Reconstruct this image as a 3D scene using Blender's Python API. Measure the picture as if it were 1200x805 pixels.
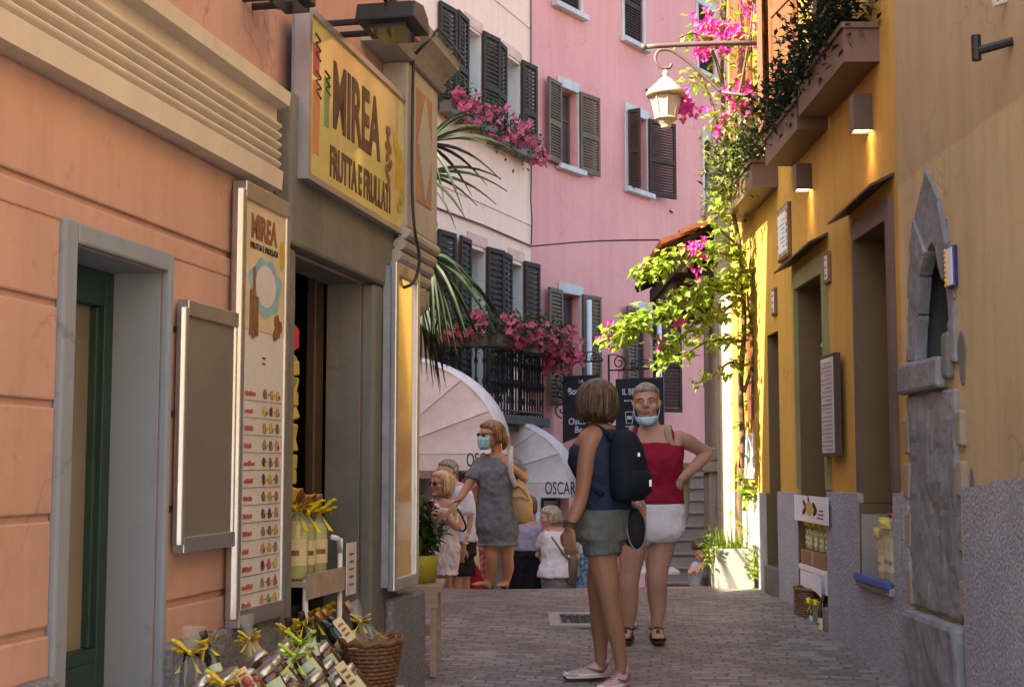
import bpy, math, random
from mathutils import Vector, Matrix, Quaternion
rnd = random.Random(7)
SC = bpy.context.scene
COL = SC.collection
for o in list(bpy.data.objects): bpy.data.objects.remove(o)

# ------------------------------------------------------------------ camera
PITCH = math.atan(145 / 1600)
cam_d = bpy.data.cameras.new('camera'); cam_d.lens = 48; cam_d.sensor_width = 36
cam_d.clip_end = 500; cam_d.clip_start = .05
cam = bpy.data.objects.new('camera', cam_d); COL.objects.link(cam)
cam.location = (0, 0, 1.6); cam.rotation_euler = (math.pi / 2 + PITCH, 0, 0)
SC.camera = cam
# ------------------------------------------------------------------ light
SUN_TO = Vector((-.85, -.53, .74)).normalized()          # direction towards the sun
SUN_EL = math.asin(SUN_TO.z)
world = bpy.data.worlds.new('World'); SC.world = world; world.use_nodes = True
wn = world.node_tree.nodes; wl = world.node_tree.links
bg = wn['Background']; bg.inputs['Strength'].default_value = .15
sky = wn.new('ShaderNodeTexSky'); sky.sky_type = 'NISHITA'; sky.sun_disc = False
sky.sun_elevation = SUN_EL; sky.sun_rotation = math.atan2(SUN_TO.x, SUN_TO.y)
sky.dust_density = 2.5
wl.new(sky.outputs[0], bg.inputs['Color'])
sun_d = bpy.data.lights.new('sun', 'SUN'); sun_d.energy = 5; sun_d.angle = math.radians(.5)
sun_d.color = (1, .87, .68)
sun = bpy.data.objects.new('sun', sun_d); COL.objects.link(sun)
sun.rotation_euler = SUN_TO.to_track_quat('Z', 'Y').to_euler(); sun.location = (-20, -12, 25)
SC.view_settings.view_transform = 'Standard'; SC.view_settings.look = 'None'
SC.view_settings.exposure = 2.1; SC.view_settings.gamma = 1
SC.view_settings.use_white_balance = True; SC.view_settings.white_balance_temperature = 6450; SC.view_settings.white_balance_tint = 8
SC.cycles.max_bounces = 8; SC.cycles.diffuse_bounces = 5; SC.cycles.transparent_max_bounces = 12
SC.cycles.sample_clamp_indirect = 8

# ------------------------------------------------------------------ helpers
F_, CX_, CY_ = 1600., 600., 402.5
cp_, sp_ = math.cos(PITCH), math.sin(PITCH)
def ray(px, py):
    u = (px - CX_) / F_; v = -(py - CY_) / F_; d = cp_ - v * sp_
    return u / d, (sp_ + v * cp_) / d
def at(px, py, Y):
    a, b = ray(px, py); return Vector((a * Y, Y, 1.6 + b * Y))
class Frame:                                  # a wall: u along it, n out of it, z up
    def __init__(s, o, t):
        L = math.hypot(t, 1); s.o = o; s.U = Vector((t / L, 1 / L, 0)); s.N = Vector((1 / L, -t / L, 0))
    def pt(s, u, n, z): return Vector((s.o[0], s.o[1], 0)) + s.U * u + s.N * n + Vector((0, 0, z))
    def px(s, px, py, n=0):
        a, b = ray(px, py); ox = s.o[0] + s.N.x * n; oy = s.o[1] + s.N.y * n
        k = (ox - a * oy) / (a * s.U.y - s.U.x); Y = oy + s.U.y * k
        return k, 1.6 + b * Y
class FlipFrame(Frame):                       # right hand wall, facing the street
    def __init__(s, o, t):
        L = math.hypot(t, 1); s.o = o; s.U = Vector((t / L, 1 / L, 0)); s.N = Vector((-1 / L, t / L, 0))

class MB:
    def __init__(s): s.v = []; s.f = []; s.m = []
    def add(s, vs, fs, mi=0):
        b = len(s.v); s.v.extend([Vector(v) for v in vs])
        for f in fs: s.f.append([i + b for i in f]); s.m.append(mi)
        return s
    def box(s, c, size, R=None, mi=0):
        x, y, z = size[0] / 2, size[1] / 2, size[2] / 2
        vs = [Vector(p) for p in ((-x,-y,-z),(x,-y,-z),(x,y,-z),(-x,y,-z),(-x,-y,z),(x,-y,z),(x,y,z),(-x,y,z))]
        if R is not None: vs = [R @ v for v in vs]
        return s.add([v + Vector(c) for v in vs], [(0,3,2,1),(4,5,6,7),(0,1,5,4),(1,2,6,5),(2,3,7,6),(3,0,4,7)], mi)
    def fbox(s, fr, u0, u1, n0, n1, z0, z1, mi=0):
        q = [fr.pt(u, n, z) for z in (z0, z1) for u, n in ((u0,n0),(u1,n0),(u1,n1),(u0,n1))]
        return s.add(q, [(0,3,2,1),(4,5,6,7),(0,1,5,4),(1,2,6,5),(2,3,7,6),(3,0,4,7)], mi)
    def fpoly(s, fr, pts, n0, n1, mi=0):      # outline (u,z) extruded from n0 to n1
        k = len(pts)
        vs = [fr.pt(u, n0, z) for u, z in pts] + [fr.pt(u, n1, z) for u, z in pts]
        fs = [tuple(range(k)), tuple(reversed(range(k, 2 * k)))] + [(i, i + k, (i + 1) % k + k, (i + 1) % k) for i in range(k)]
        return s.add(vs, fs, mi)
    def prism(s, pts, z0, z1, mi=0):
        k = len(pts)
        vs = [(p[0], p[1], z0) for p in pts] + [(p[0], p[1], z1) for p in pts]
        return s.add(vs, [tuple(reversed(range(k))), tuple(range(k, 2 * k))] + [(i, (i + 1) % k, (i + 1) % k + k, i + k) for i in range(k)], mi)
    def loft(s, rings, mi=0, cap=True, closed=True):
        k = len(rings[0]); b = [v for r in rings for v in r]; fs = []
        for i in range(len(rings) - 1):
            for j in range(k if closed else k - 1):
                j2 = (j + 1) % k
                fs.append((i * k + j, i * k + j2, (i + 1) * k + j2, (i + 1) * k + j))
        if cap:
            fs.append(tuple(reversed(range(k)))); fs.append(tuple(range((len(rings) - 1) * k, len(rings) * k)))
        return s.add(b, fs, mi)
    def tube(s, pts, r, seg=8, mi=0, smooth=0, cap=True):
        pts = [Vector(p) for p in pts]
        rs = list(r) if isinstance(r, (list, tuple)) else [r] * len(pts)
        if smooth: pts, rs = catmull(pts, rs, smooth)
        rings = []; prev = None
        for i, p in enumerate(pts):
            t = (pts[min(i + 1, len(pts) - 1)] - pts[max(i - 1, 0)])
            t = t.normalized() if t.length > 1e-9 else Vector((0, 0, 1))
            if prev is None:
                prev = t.orthogonal().normalized()
            x = prev - t * prev.dot(t)
            x = x.normalized() if x.length > 1e-6 else t.orthogonal().normalized()
            y = t.cross(x); prev = x
            rings.append([p + (x * math.cos(a) + y * math.sin(a)) * rs[i] for a in [2 * math.pi * j / seg for j in range(seg)]])
        return s.loft(rings, mi, cap)
    def lathe(s, c, prof, seg=16, mi=0, R=None):   # prof: (radius, z)
        c = Vector(c); rings = []
        for r, z in prof:
            ring = [Vector((r * math.cos(2 * math.pi * j / seg), r * math.sin(2 * math.pi * j / seg), z)) for j in range(seg)]
            if R is not None: ring = [R @ v for v in ring]
            rings.append([c + v for v in ring])
        return s.loft(rings, mi)
    def ball(s, c, r, seg=12, mi=0, R=None):
        r = Vector(r) if hasattr(r, '__len__') else Vector((r, r, r)); c = Vector(c); n = seg // 2 + 1; rings = []
        for i in range(n + 1):
            th = math.pi * (i + .02 if i == 0 else (i - .02 if i == n else i)) / n
            ring = [Vector((r.x * math.sin(th) * math.cos(2*math.pi*j/seg), r.y * math.sin(th) * math.sin(2*math.pi*j/seg), -r.z * math.cos(th))) for j in range(seg)]
            if R is not None: ring = [R @ v for v in ring]
            rings.append([c + v for v in ring])
        return s.loft(rings, mi)
    def leaf(s, p, d, up, L, W, mi=0, fold=.25):
        d = d.normalized(); sd = d.cross(up)
        sd = sd.normalized() if sd.length > 1e-5 else d.orthogonal().normalized()
        nn = sd.cross(d)
        m = p + d * L * .45
        return s.add([p, m + sd * W / 2 + nn * W * fold, p + d * L - nn * L * .08, m - sd * W / 2 + nn * W * fold, m], [(0, 4, 1), (4, 2, 1), (0, 3, 4), (4, 3, 2)], mi)

def catmull(pts, rs, n):
    if len(pts) < 3: return pts, rs
    out, ro = [], []
    for i in range(len(pts) - 1):
        a = pts[max(i - 1, 0)]; b = pts[i]; c = pts[i + 1]; d = pts[min(i + 2, len(pts) - 1)]
        ra = rs[max(i - 1, 0)]; rb = rs[i]; rc = rs[i + 1]; rd = rs[min(i + 2, len(pts) - 1)]
        for k in range(n):
            t = k / n
            h = lambda A, B, C, D: (B * 2 + (C - A) * t + (A * 2 - B * 5 + C * 4 - D) * t * t + (B * 3 - A - C * 3 + D) * t ** 3) * .5
            out.append(h(a, b, c, d)); ro.append(max(h(ra, rb, rc, rd), .0005))
    out.append(pts[-1]); ro.append(rs[-1])
    return out, ro

def wloc(o):
    v = Vector((0, 0, 0))
    while o is not None: v += o.location; o = o.parent
    return v
def empty(name, loc, label, cat, group=None):
    o = bpy.data.objects.new(name, None); COL.objects.link(o); o.location = loc
    o.empty_display_size = .1; tag(o, label, cat, group); return o
def tag(o, label=None, cat=None, group=None, kind=None):
    if label: o['label'] = label
    if cat: o['category'] = cat
    if group: o['group'] = group
    if kind: o['kind'] = kind
    return o
def build(mb, name, mats, parent=None, smooth=False, label=None, cat=None, group=None, kind=None, bevel=0, angle=None):
    if not isinstance(mats, (list, tuple)): mats = [mats]
    if parent is not None: off = wloc(parent)
    else:
        xs = [v.x for v in mb.v]; ys = [v.y for v in mb.v]; zs = [v.z for v in mb.v]
        off = Vector(((min(xs) + max(xs)) / 2, (min(ys) + max(ys)) / 2, min(zs)))
    me = bpy.data.meshes.new(name)
    me.from_pydata([v - off for v in mb.v], [], mb.f)
    for m in mats: me.materials.append(m)
    me.polygons.foreach_set('material_index', mb.m)
    if smooth: me.polygons.foreach_set('use_smooth', [True] * len(me.polygons))
    me.update()
    o = bpy.data.objects.new(name, me); COL.objects.link(o)
    if parent is not None: o.parent = parent
    else: o.location = off
    tag(o, label, cat, group, kind)
    if bevel:
        b = o.modifiers.new('bevel', 'BEVEL'); b.width = bevel; b.segments = 2; b.limit_method = 'ANGLE'; b.angle_limit = math.radians(40)
    return o
def solid(mb, name, mat_, parent, voxel, it=4, label=None):   # union of closed shapes melted into one skin
    o = build(mb, name, mat_, parent, smooth=True, label=label)
    r = o.modifiers.new('remesh', 'REMESH'); r.mode = 'VOXEL'; r.voxel_size = voxel; r.use_smooth_shade = True
    if it:
        s = o.modifiers.new('smooth', 'SMOOTH'); s.iterations = it; s.factor = .5
    return o
def rough(o, s=.014, size=.16, lv=4):             # hewn and worn stone
    sb_ = o.modifiers.new('subdivide', 'SUBSURF'); sb_.subdivision_type = 'SIMPLE'; sb_.levels = lv; sb_.render_levels = lv
    for nm, sz, st_ in (('stone_wear', size, s), ('stone_pits', size * .3, s * .5)):
        t = bpy.data.textures.get(nm) or bpy.data.textures.new(nm, 'CLOUDS'); t.noise_scale = sz; t.noise_depth = 3
        dm = o.modifiers.new(nm, 'DISPLACE'); dm.texture = t; dm.strength = s if nm == 'stone_wear' else s * .5; dm.texture_coords = 'GLOBAL'
    return o
def copy_tree(o, parent=None):
    c = o.copy(); COL.objects.link(c)
    if parent is not None: c.parent = parent
    for ch in list(o.children): copy_tree(ch, c)
    return c
def text(name, s, fr, u, z, n, size, m, parent, align='CENTER', sx=1, bold=0, shear=0, extr=.002):
    cu = bpy.data.curves.new(name, 'FONT'); cu.body = s; cu.size = size; cu.align_x = align; cu.align_y = 'BOTTOM_BASELINE'
    cu.extrude = extr; cu.offset = bold; cu.shear = shear; cu.resolution_u = 3
    t = bpy.data.objects.new(name, cu); COL.objects.link(t)
    dg = bpy.context.evaluated_depsgraph_get()
    me = bpy.data.meshes.new_from_object(t.evaluated_get(dg)); bpy.data.objects.remove(t); bpy.data.curves.remove(cu)
    me.materials.clear(); me.materials.append(m); me.name = name
    off = wloc(parent)
    flip = -1 if fr.U.cross(Vector((0, 0, 1))).dot(fr.N) < 0 else 1
    for v in me.vertices:
        x, y, w = v.co; v.co = fr.pt(u + x * sx * flip, n + w, z + y) - off
    o = bpy.data.objects.new(name, me); COL.objects.link(o); o.parent = parent
    return o

# ------------------------------------------------------------------ materials
class NT:
    def __init__(s, name):
        s.m = bpy.data.materials.new(name); s.m.use_nodes = True; s.t = s.m.node_tree
        s.b = s.t.nodes['Principled BSDF']; s.out = s.t.nodes['Material Output']
    def n(s, typ, **kw):
        x = s.t.nodes.new(typ)
        for k, v in kw.items():
            if k.startswith('i_'):
                k = k[2:]; k = int(k) if k.isdigit() else k.replace('_', ' ')
                x.inputs[k].default_value = v
            else: setattr(x, k, v)
        return x
    def l(s, a, b): s.t.links.new(a, b)
    def noise(s, vec, scale, detail=4, rough=.6):
        x = s.n('ShaderNodeTexNoise'); x.inputs['Scale'].default_value = scale; x.inputs['Detail'].default_value = detail; x.inputs['Roughness'].default_value = rough
        s.l(vec, x.inputs['Vector']); return x.outputs['Fac']
    def ramp(s, fac, stops):
        r = s.n('ShaderNodeValToRGB'); e = r.color_ramp.elements
        while len(e) < len(stops): e.new(.5)
        for i, (p, c) in enumerate(stops):
            e[i].position = p; e[i].color = (*c, 1) if len(c) == 3 else c
        s.l(fac, r.inputs[0]); return r.outputs[0]
    def mix(s, fac, a, b, mode='MIX'):
        x = s.n('ShaderNodeMix', data_type='RGBA', blend_type=mode)
        for sock, v in ((0, fac), (6, a), (7, b)):
            if hasattr(v, 'is_linked') or hasattr(v, 'links'): s.l(v, x.inputs[sock])
            elif isinstance(v, (int, float)): x.inputs[sock].default_value = v
            else: x.inputs[sock].default_value = (*v, 1)
        return x.outputs[2]
    def bump(s, h, strength, dist=.01):
        b = s.n('ShaderNodeBump'); b.inputs['Strength'].default_value = strength; b.inputs['Distance'].default_value = dist
        s.l(h, b.inputs['Height'])
        if s.b.inputs['Normal'].is_linked:
            s.l(s.b.inputs['Normal'].links[0].from_socket, b.inputs['Normal'])
        s.l(b.outputs[0], s.b.inputs['Normal'])
    def pos(s): return s.n('ShaderNodeNewGeometry').outputs['Position']
    def obj(s): return s.n('ShaderNodeTexCoord').outputs['Object']

def mul(c, k): return tuple(min(x * k, 1) for x in c)
def mat(name, col, rough=.75, var=.15, vs=3, bs=60, bst=.15, metal=0, spec=.4, col2=None, stretch=None, coord='pos', bd=.004, fine=.08, rndobj=0):
    N = NT(name); v = N.pos() if coord == 'pos' else N.obj()
    if stretch:
        mp = N.n('ShaderNodeMapping'); mp.inputs['Scale'].default_value = stretch; N.l(v, mp.inputs['Vector']); v = mp.outputs[0]
    a, b = (mul(col, 1 - var), mul(col, 1 + var)) if col2 is None else (col, col2)
    c = N.ramp(N.noise(v, vs, 5), [(.3, a), (.7, b)])
    if fine: c = N.mix(fine, c, N.ramp(N.noise(v, vs * 14, 3), [(.35, (.25,) * 3), (.65, (1, 1, 1))]), 'MULTIPLY')
    if rndobj:
        oi = N.n('ShaderNodeObjectInfo'); hs = N.n('ShaderNodeHueSaturation'); mr = N.n('ShaderNodeMapRange')
        mr.inputs[3].default_value = 1 - rndobj; mr.inputs[4].default_value = 1 + rndobj
        N.l(oi.outputs['Random'], mr.inputs[0]); N.l(mr.outputs[0], hs.inputs['Value']); N.l(c, hs.inputs['Color']); c = hs.outputs[0]
    N.l(c, N.b.inputs['Base Color'])
    N.b.inputs['Roughness'].default_value = rough; N.b.inputs['Metallic'].default_value = metal; N.b.inputs['Specular IOR Level'].default_value = spec
    if bst: N.bump(N.noise(v, bs, 3), bst, bd)
    return N.m
def leafmat(name, a, b, trans=.35, sc=9, rough=.45):
    N = NT(name); v = N.pos()
    c = N.ramp(N.noise(v, sc, 3), [(.3, a), (.5, mul(tuple((x + y) / 2 for x, y in zip(a, b)), 1)), (.72, b)])
    N.l(c, N.b.inputs['Base Color']); N.b.inputs['Roughness'].default_value = rough
    t = N.n('ShaderNodeBsdfTranslucent'); N.l(N.mix(.5, c, (1, 1, .3), 'MULTIPLY'), t.inputs[0])
    mx = N.n('ShaderNodeMixShader'); mx.inputs[0].default_value = trans
    N.l(N.b.outputs[0], mx.inputs[1]); N.l(t.outputs[0], mx.inputs[2]); N.l(mx.outputs[0], N.out.inputs[0])
    return N.m
def glassmat(name, tint, alpha=.3, rough=.05):
    N = NT(name); N.b.inputs['Base Color'].default_value = (*tint, 1); N.b.inputs['Roughness'].default_value = rough
    nz = N.noise(N.pos(), 4, 2); N.bump(nz, .05, .01)
    tr = N.n('ShaderNodeBsdfTransparent'); tr.inputs[0].default_value = (*mul(tint, 1.6), 1)
    mx = N.n('ShaderNodeMixShader'); mx.inputs[0].default_value = alpha
    N.l(tr.outputs[0], mx.inputs[1]); N.l(N.b.outputs[0], mx.inputs[2]); N.l(mx.outputs[0], N.out.inputs[0])
    return N.m
def emit(name, col, st):
    N = NT(name); N.b.inputs['Base Color'].default_value = (*col, 1)
    N.b.inputs['Emission Color'].default_value = (*col, 1); N.b.inputs['Emission Strength'].default_value = st
    return N.m
def plaster(name, col, stain=.25, streak=.2, bump=.25, patch=None):
    N = NT(name); v = N.pos()
    c = N.ramp(N.noise(v, .9, 6, .65), [(.25, mul(col, 1 - stain)), (.55, col), (.8, mul(col, 1 + stain * .5))])
    mp = N.n('ShaderNodeMapping'); mp.inputs['Scale'].default_value = (5, 5, .35); N.l(v, mp.inputs['Vector'])
    c = N.mix(streak, c, N.ramp(N.noise(mp.outputs[0], 1.3, 5), [(.3, (.45, .42, .4)), (.6, (1, 1, 1))]), 'MULTIPLY')
    c = N.mix(.35, c, N.ramp(N.noise(v, 14, 4, .7), [(.28, (.6, .58, .55)), (.42, (1, 1, 1))]), 'MULTIPLY')
    wv = N.n('ShaderNodeVectorMath', operation='MULTIPLY_ADD'); nc = N.n('ShaderNodeTexNoise'); nc.inputs['Scale'].default_value = 3; nc.inputs['Detail'].default_value = 5; N.l(v, nc.inputs['Vector'])
    N.l(nc.outputs['Color'], wv.inputs[0]); wv.inputs[1].default_value = (.5, .5, .5); N.l(v, wv.inputs[2])
    vo = N.n('ShaderNodeTexVoronoi', feature='DISTANCE_TO_EDGE'); vo.inputs['Scale'].default_value = .9; N.l(wv.outputs[0], vo.inputs['Vector'])
    ck = N.ramp(vo.outputs['Distance'], [(.0, (1, 1, 1)), (.008, (0, 0, 0))]); mk = N.ramp(N.noise(v, .7, 2), [(.52, (0, 0, 0)), (.6, (.55,) * 3)])
    mc = N.n('ShaderNodeMath', operation='MULTIPLY'); N.l(ck, mc.inputs[0]); N.l(mk, mc.inputs[1])
    c = N.mix(mc.outputs[0], c, mul(col, .45))
    pt = N.ramp(N.noise(v, 2.1, 7, .75), [(.63, (0, 0, 0)), (.66, (.5,) * 3)]); c = N.mix(pt, c, mul(tuple(x * .6 + .4 * sum(col) / 3 for x in col), .9 + stain))
    if patch:
        sx = N.n('ShaderNodeSeparateXYZ'); N.l(v, sx.inputs[0])
        ad = N.n('ShaderNodeMath', operation='MULTIPLY_ADD'); N.l(N.noise(v, 2.5, 4), ad.inputs[0]); ad.inputs[1].default_value = .09; N.l(sx.outputs['Z'], ad.inputs[2])
        st = N.n('ShaderNodeMapRange'); st.inputs[1].default_value = patch[0]; st.inputs[2].default_value = patch[0] + .02; N.l(ad.outputs[0], st.inputs[0])
        c = N.mix(st.outputs[0], c, N.mix(.4, c, patch[1]))
    N.l(c, N.b.inputs['Base Color']); N.b.inputs['Roughness'].default_value = .88; N.b.inputs['Specular IOR Level'].default_value = .25
    N.bump(N.noise(v, 5, 5), bump, .02); N.bump(N.noise(v, 90, 3), bump * .7, .003)
    return N.m
def roughcast(name, a, b, sc=38, st=.8):
    N = NT(name); v = N.pos()
    vo = N.n('ShaderNodeTexVoronoi', feature='F1'); vo.inputs['Scale'].default_value = sc; N.l(v, vo.inputs['Vector'])
    c = N.ramp(vo.outputs['Distance'], [(.1, b), (.75, a)])
    c = N.mix(.5, c, N.ramp(N.noise(v, 2.2, 6, .7), [(.3, (.55, .55, .56)), (.65, (1, 1, 1))]), 'MULTIPLY')
    c = N.mix(.5, c, N.ramp(N.noise(v, 60, 3), [(.35, (.45,) * 3), (.6, (1, 1, 1))]), 'MULTIPLY')
    N.l(c, N.b.inputs['Base Color']); N.b.inputs['Roughness'].default_value = .9
    iv = N.n('ShaderNodeMath', operation='SUBTRACT'); iv.inputs[0].default_value = 1; N.l(vo.outputs['Distance'], iv.inputs[1])
    N.bump(iv.outputs[0], st, .012); N.bump(N.noise(v, 45, 4, .7), .6, .012); N.bump(N.noise(v, 6, 3), .2, .03)
    return N.m
def paving():
    N = NT('porphyry_paving'); v = N.pos()
    wob = N.noise(v, 1.1, 3); 
    mp = N.n('ShaderNodeMapping'); mp.inputs['Rotation'].default_value = (0, 0, .08); N.l(v, mp.inputs['Vector'])
    ad = N.n('ShaderNodeVectorMath', operation='MULTIPLY_ADD'); cx = N.n('ShaderNodeCombineXYZ')
    N.l(wob, cx.inputs[0]); N.l(wob, cx.inputs[1]); N.l(cx.outputs[0], ad.inputs[0]); ad.inputs[1].default_value = (.30, .30, 0); N.l(mp.outputs[0], ad.inputs[2])
    br = N.n('ShaderNodeTexBrick'); br.offset = .5
    for k, x in (('Scale', 1), ('Mortar Size', .008), ('Mortar Smooth', .4), ('Brick Width', .135), ('Row Height', .078), ('Bias', -.1)): br.inputs[k].default_value = x
    br.inputs['Color1'].default_value = (.345, .30, .265, 1); br.inputs['Color2'].default_value = (.18, .152, .135, 1); br.inputs['Mortar'].default_value = (.14, .125, .118, 1)
    N.l(ad.outputs[0], br.inputs['Vector'])
    c = N.mix(.6, br.outputs['Color'], N.ramp(N.noise(v, 1.4, 5), [(.3, (.5, .46, .44)), (.7, (1, .98, .96))]), 'MULTIPLY')
    c = N.mix(.5, c, N.ramp(N.noise(v, 40, 3), [(.3, (.55,) * 3), (.6, (1, 1, 1))]), 'MULTIPLY')
    # pale lime worn into some joints
    lm = N.ramp(N.noise(v, 2.3, 3), [(.6, (0, 0, 0)), (.68, (.75,) * 3)])
    mm = N.n('ShaderNodeMath', operation='MULTIPLY'); N.l(br.outputs['Fac'], mm.inputs[0]); N.l(lm, mm.inputs[1])
    c = N.mix(mm.outputs[0], c, (.5, .46, .43))
    N.l(c, N.b.inputs['Base Color'])
    N.l(N.ramp(N.noise(v, 3, 3), [(.3, (.5,) * 3), (.7, (.78,) * 3)]), N.b.inputs['Roughness'])
    iv = N.n('ShaderNodeMath', operation='SUBTRACT'); iv.inputs[0].default_value = 1; N.l(br.outputs['Fac'], iv.inputs[1])
    N.bump(iv.outputs[0], .7, .010); N.bump(N.noise(v, 7, 4), .7, .04)
    return N.m
def clothmat(name, col, var=.12, weave=260, fold=.6, col2=None, rough=.85, fs=7, coord='obj'):
    N = NT(name); v = N.obj() if coord == 'obj' else N.pos()
    a, b = (mul(col, 1 - var), mul(col, 1 + var)) if col2 is None else (col, col2)
    c = N.ramp(N.noise(v, 9 if col2 is None else 22, 4), [(.38, a), (.62, b)])
    N.l(c, N.b.inputs['Base Color']); N.b.inputs['Roughness'].default_value = rough; N.b.inputs['Specular IOR Level'].default_value = .2
    mp = N.n('ShaderNodeMapping'); mp.inputs['Scale'].default_value = (1, 1, .45); N.l(v, mp.inputs['Vector'])
    N.bump(N.noise(mp.outputs[0], fs, 3, .5), fold, .05); N.bump(N.noise(v, weave, 2), .15, .002)
    return N.m

def wall_holes(mb, fr, u0, u1, z0, z1, holes, n=0, mi=0, rmi=None, top=None):
    us = sorted({u0, u1, *[h[0] for h in holes], *[h[1] for h in holes]}); zs = sorted({z0, z1, *[h[2] for h in holes], *[h[3] for h in holes]})
    us = [x for x in us if u0 <= x <= u1]; zs = [x for x in zs if z0 <= x <= z1]
    for a, b in zip(us, us[1:]):
        for c, d in zip(zs, zs[1:]):
            mu, mz = (a + b) / 2, (c + d) / 2
            if any(h[0] < mu < h[1] and h[2] < mz < h[3] for h in holes): continue
            mb.add([fr.pt(a, n, c), fr.pt(b, n, c), fr.pt(b, n, d), fr.pt(a, n, d)], [(0, 1, 2, 3)], mi)
    for h in holes:
        a, b, c, d, dep = h[:5]; lo, hi = c < z0, d > z1; c = max(c, z0); d = min(d, z1); rm = h[5] if len(h) > 5 else mi
        for p, q in (((a, c), (a, d)), ((b, d), (b, c))) + ((((a, d), (b, d)),) if not hi else ()) + ((((b, c), (a, c)),) if not lo else ()):
            mb.add([fr.pt(p[0], n, p[1]), fr.pt(q[0], n, q[1]), fr.pt(q[0], n - dep, q[1]), fr.pt(p[0], n - dep, p[1])], [(0, 1, 2, 3)], rm)
M = {}
M['salmon'] = plaster('salmon_plaster', (.49, .292, .236), .2, .25, .22)
M['gold'] = plaster('gold_plaster', (.54, .325, .07), .2, .3, .2)
M['ochre'] = plaster('old_ochre_plaster', (.50, .395, .215), .18, .3, .22, patch=(3.2, (.27, .19, .125)))
M['pink'] = plaster('pink_plaster', (.80, .335, .285), .1, .14, .14)
M['peach'] = plaster('peach_plaster', (.97, .60, .43), .05, .1, .14)
M['cream'] = plaster('cream_stucco', (.58, .50, .42), .16, .2, .15)
M['pierstucco'] = plaster('grey_stucco', (.40, .37, .33), .2, .4, .2)
M['quoin'] = plaster('tan_quoin', (.33, .27, .20), .3, .3, .5); M['shadestone'] = plaster('recess_shade_stone', (.115, .115, .125), .35, .4, .5)  # arch recess stone is darkened to paint in its shade
M['white_plaster'] = plaster('white_plaster', (.72, .66, .58), .15, .25, .2)
M['greybrown'] = plaster('greybrown_plaster', (.30, .25, .20), .2, .3, .2)
M['grey_paint'] = plaster('grey_painted_stone', (.235, .26, .31), .12, .12, .12)
M['stone'] = plaster('weathered_stone', (.175, .168, .150), .35, .4, .5)
M['greystone'] = plaster('grey_stone', (.25, .26, .275), .45, .5, 1)
M['whitestone'] = plaster('pale_stone', (.62, .57, .53), .2, .35, .3)
M['roughcast'] = roughcast('roughcast_plinth', (.43, .45, .50), (.30, .31, .345), 55, .45)
M['granite'] = roughcast('bush_hammered_stone', (.25, .25, .275), (.17, .17, .19), 70, .35)
M['alu'] = mat('brushed_aluminium', (.55, .55, .58), .35, .08, 6, 200, .05, metal=.9)
M['galv'] = mat('galvanised_sheet', (.30, .32, .36), .5, .25, 7, 40, .05, metal=.4)
M['black'] = mat('black_metal', (.02, .02, .024), .45, .2, 6, 120, .1)
M['iron'] = mat('wrought_iron', (.018, .017, .018), .6, .3, 12, 80, .2)
M['greendoor'] = mat('dark_green_paint', (.022, .048, .042), .4, .15, 4, 30, .05)
M['doorglass'] = mat('dim_door_glass', (.21, .18, .135), .08, .3, .7, 3, .03, spec=.6)
M['darkglass'] = mat('window_glass', (.045, .055, .06), .06, .25, 2, 2, .06, spec=.7)
M['boardgrey'] = mat('empty_board', (.16, .145, .13), .35, .12, 2, 20, .02)
M['paper'] = mat('printed_paper', (.62, .58, .57), .5, .05, 3, 10, .02)
M['paperw'] = mat('white_card', (.72, .72, .74), .6, .05, 3, 10, .02)
M['papercream'] = mat('cream_label', (.62, .52, .30), .6, .1, 20, 10, .02)
M['papergreen'] = mat('pale_green_label', (.45, .55, .38), .6, .1, 20, 10, .02)
M['signyellow'] = mat('yellow_sign_acrylic', (.62, .53, .20), .22, .08, 1.2, 3, .03, spec=.6)
M['poster_reflection'] = mat('poster_wall_reflection', (.62, .40, .10), .12, .12, 1.5, 2, .03, spec=.8, col2=(.72, .50, .22), stretch=(1, 1, .5))  # reflection of the sunlit yellow wall put into the sheet's base colour
for k_ in ('poster_reflection', 'signyellow', 'paper'):
    p_ = M[k_].node_tree.nodes['Principled BSDF']; p_.inputs['Coat Weight'].default_value = 1 if k_ == 'poster_reflection' else .6; p_.inputs['Coat Roughness'].default_value = .04; p_.inputs['Coat IOR'].default_value = 1.6
M['ink'] = mat('dark_brown_ink', (.10, .045, .02), .5, .25, 9, 10, 0)
M['inkblack'] = mat('black_ink', (.02, .018, .018), .5, .1, 9, 10, 0)
M['inkred'] = mat('red_ink', (.38, .08, .08), .5, .1, 9, 10, 0)
M['inkblue'] = mat('pale_blue_print', (.22, .38, .46), .5, .25, 14, 10, 0)
M['inkorange'] = mat('orange_print', (.48, .20, .06), .4, .15, 9, 10, 0)
M['inkgreen'] = mat('green_print', (.17, .26, .08), .4, .15, 9, 10, 0)
M['inkgold'] = mat('banana_print', (.50, .34, .05), .4, .2, 9, 10, 0)
M['inkbrown'] = mat('brown_print', (.20, .085, .04), .4, .3, 20, 10, 0)
M['white'] = mat('white_paint', (.72, .70, .68), .5, .06, 4, 40, .08)
M['brownwood'] = mat('dark_brown_wood', (.062, .034, .022), .5, .25, 4, 60, .2, stretch=(6, 6, .5))
M['shutter'] = mat('dark_brown_shutter', (.07, .038, .03), .7, .2, 4, 60, .15, stretch=(3, 3, 1))
M['shuttergrey'] = mat('olive_brown_shutter', (.055, .042, .03), .75, .2, 4, 60, .15, stretch=(3, 3, 1))
M['shutterbeige'] = mat('faded_olive_shutter', (.15, .10, .062), .6, .2, 4, 60, .15, stretch=(3, 3, 1))
M['shutterorange'] = mat('chestnut_shutter', (.23, .085, .035), .5, .15, 4, 60, .1, stretch=(3, 3, 1))
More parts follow.
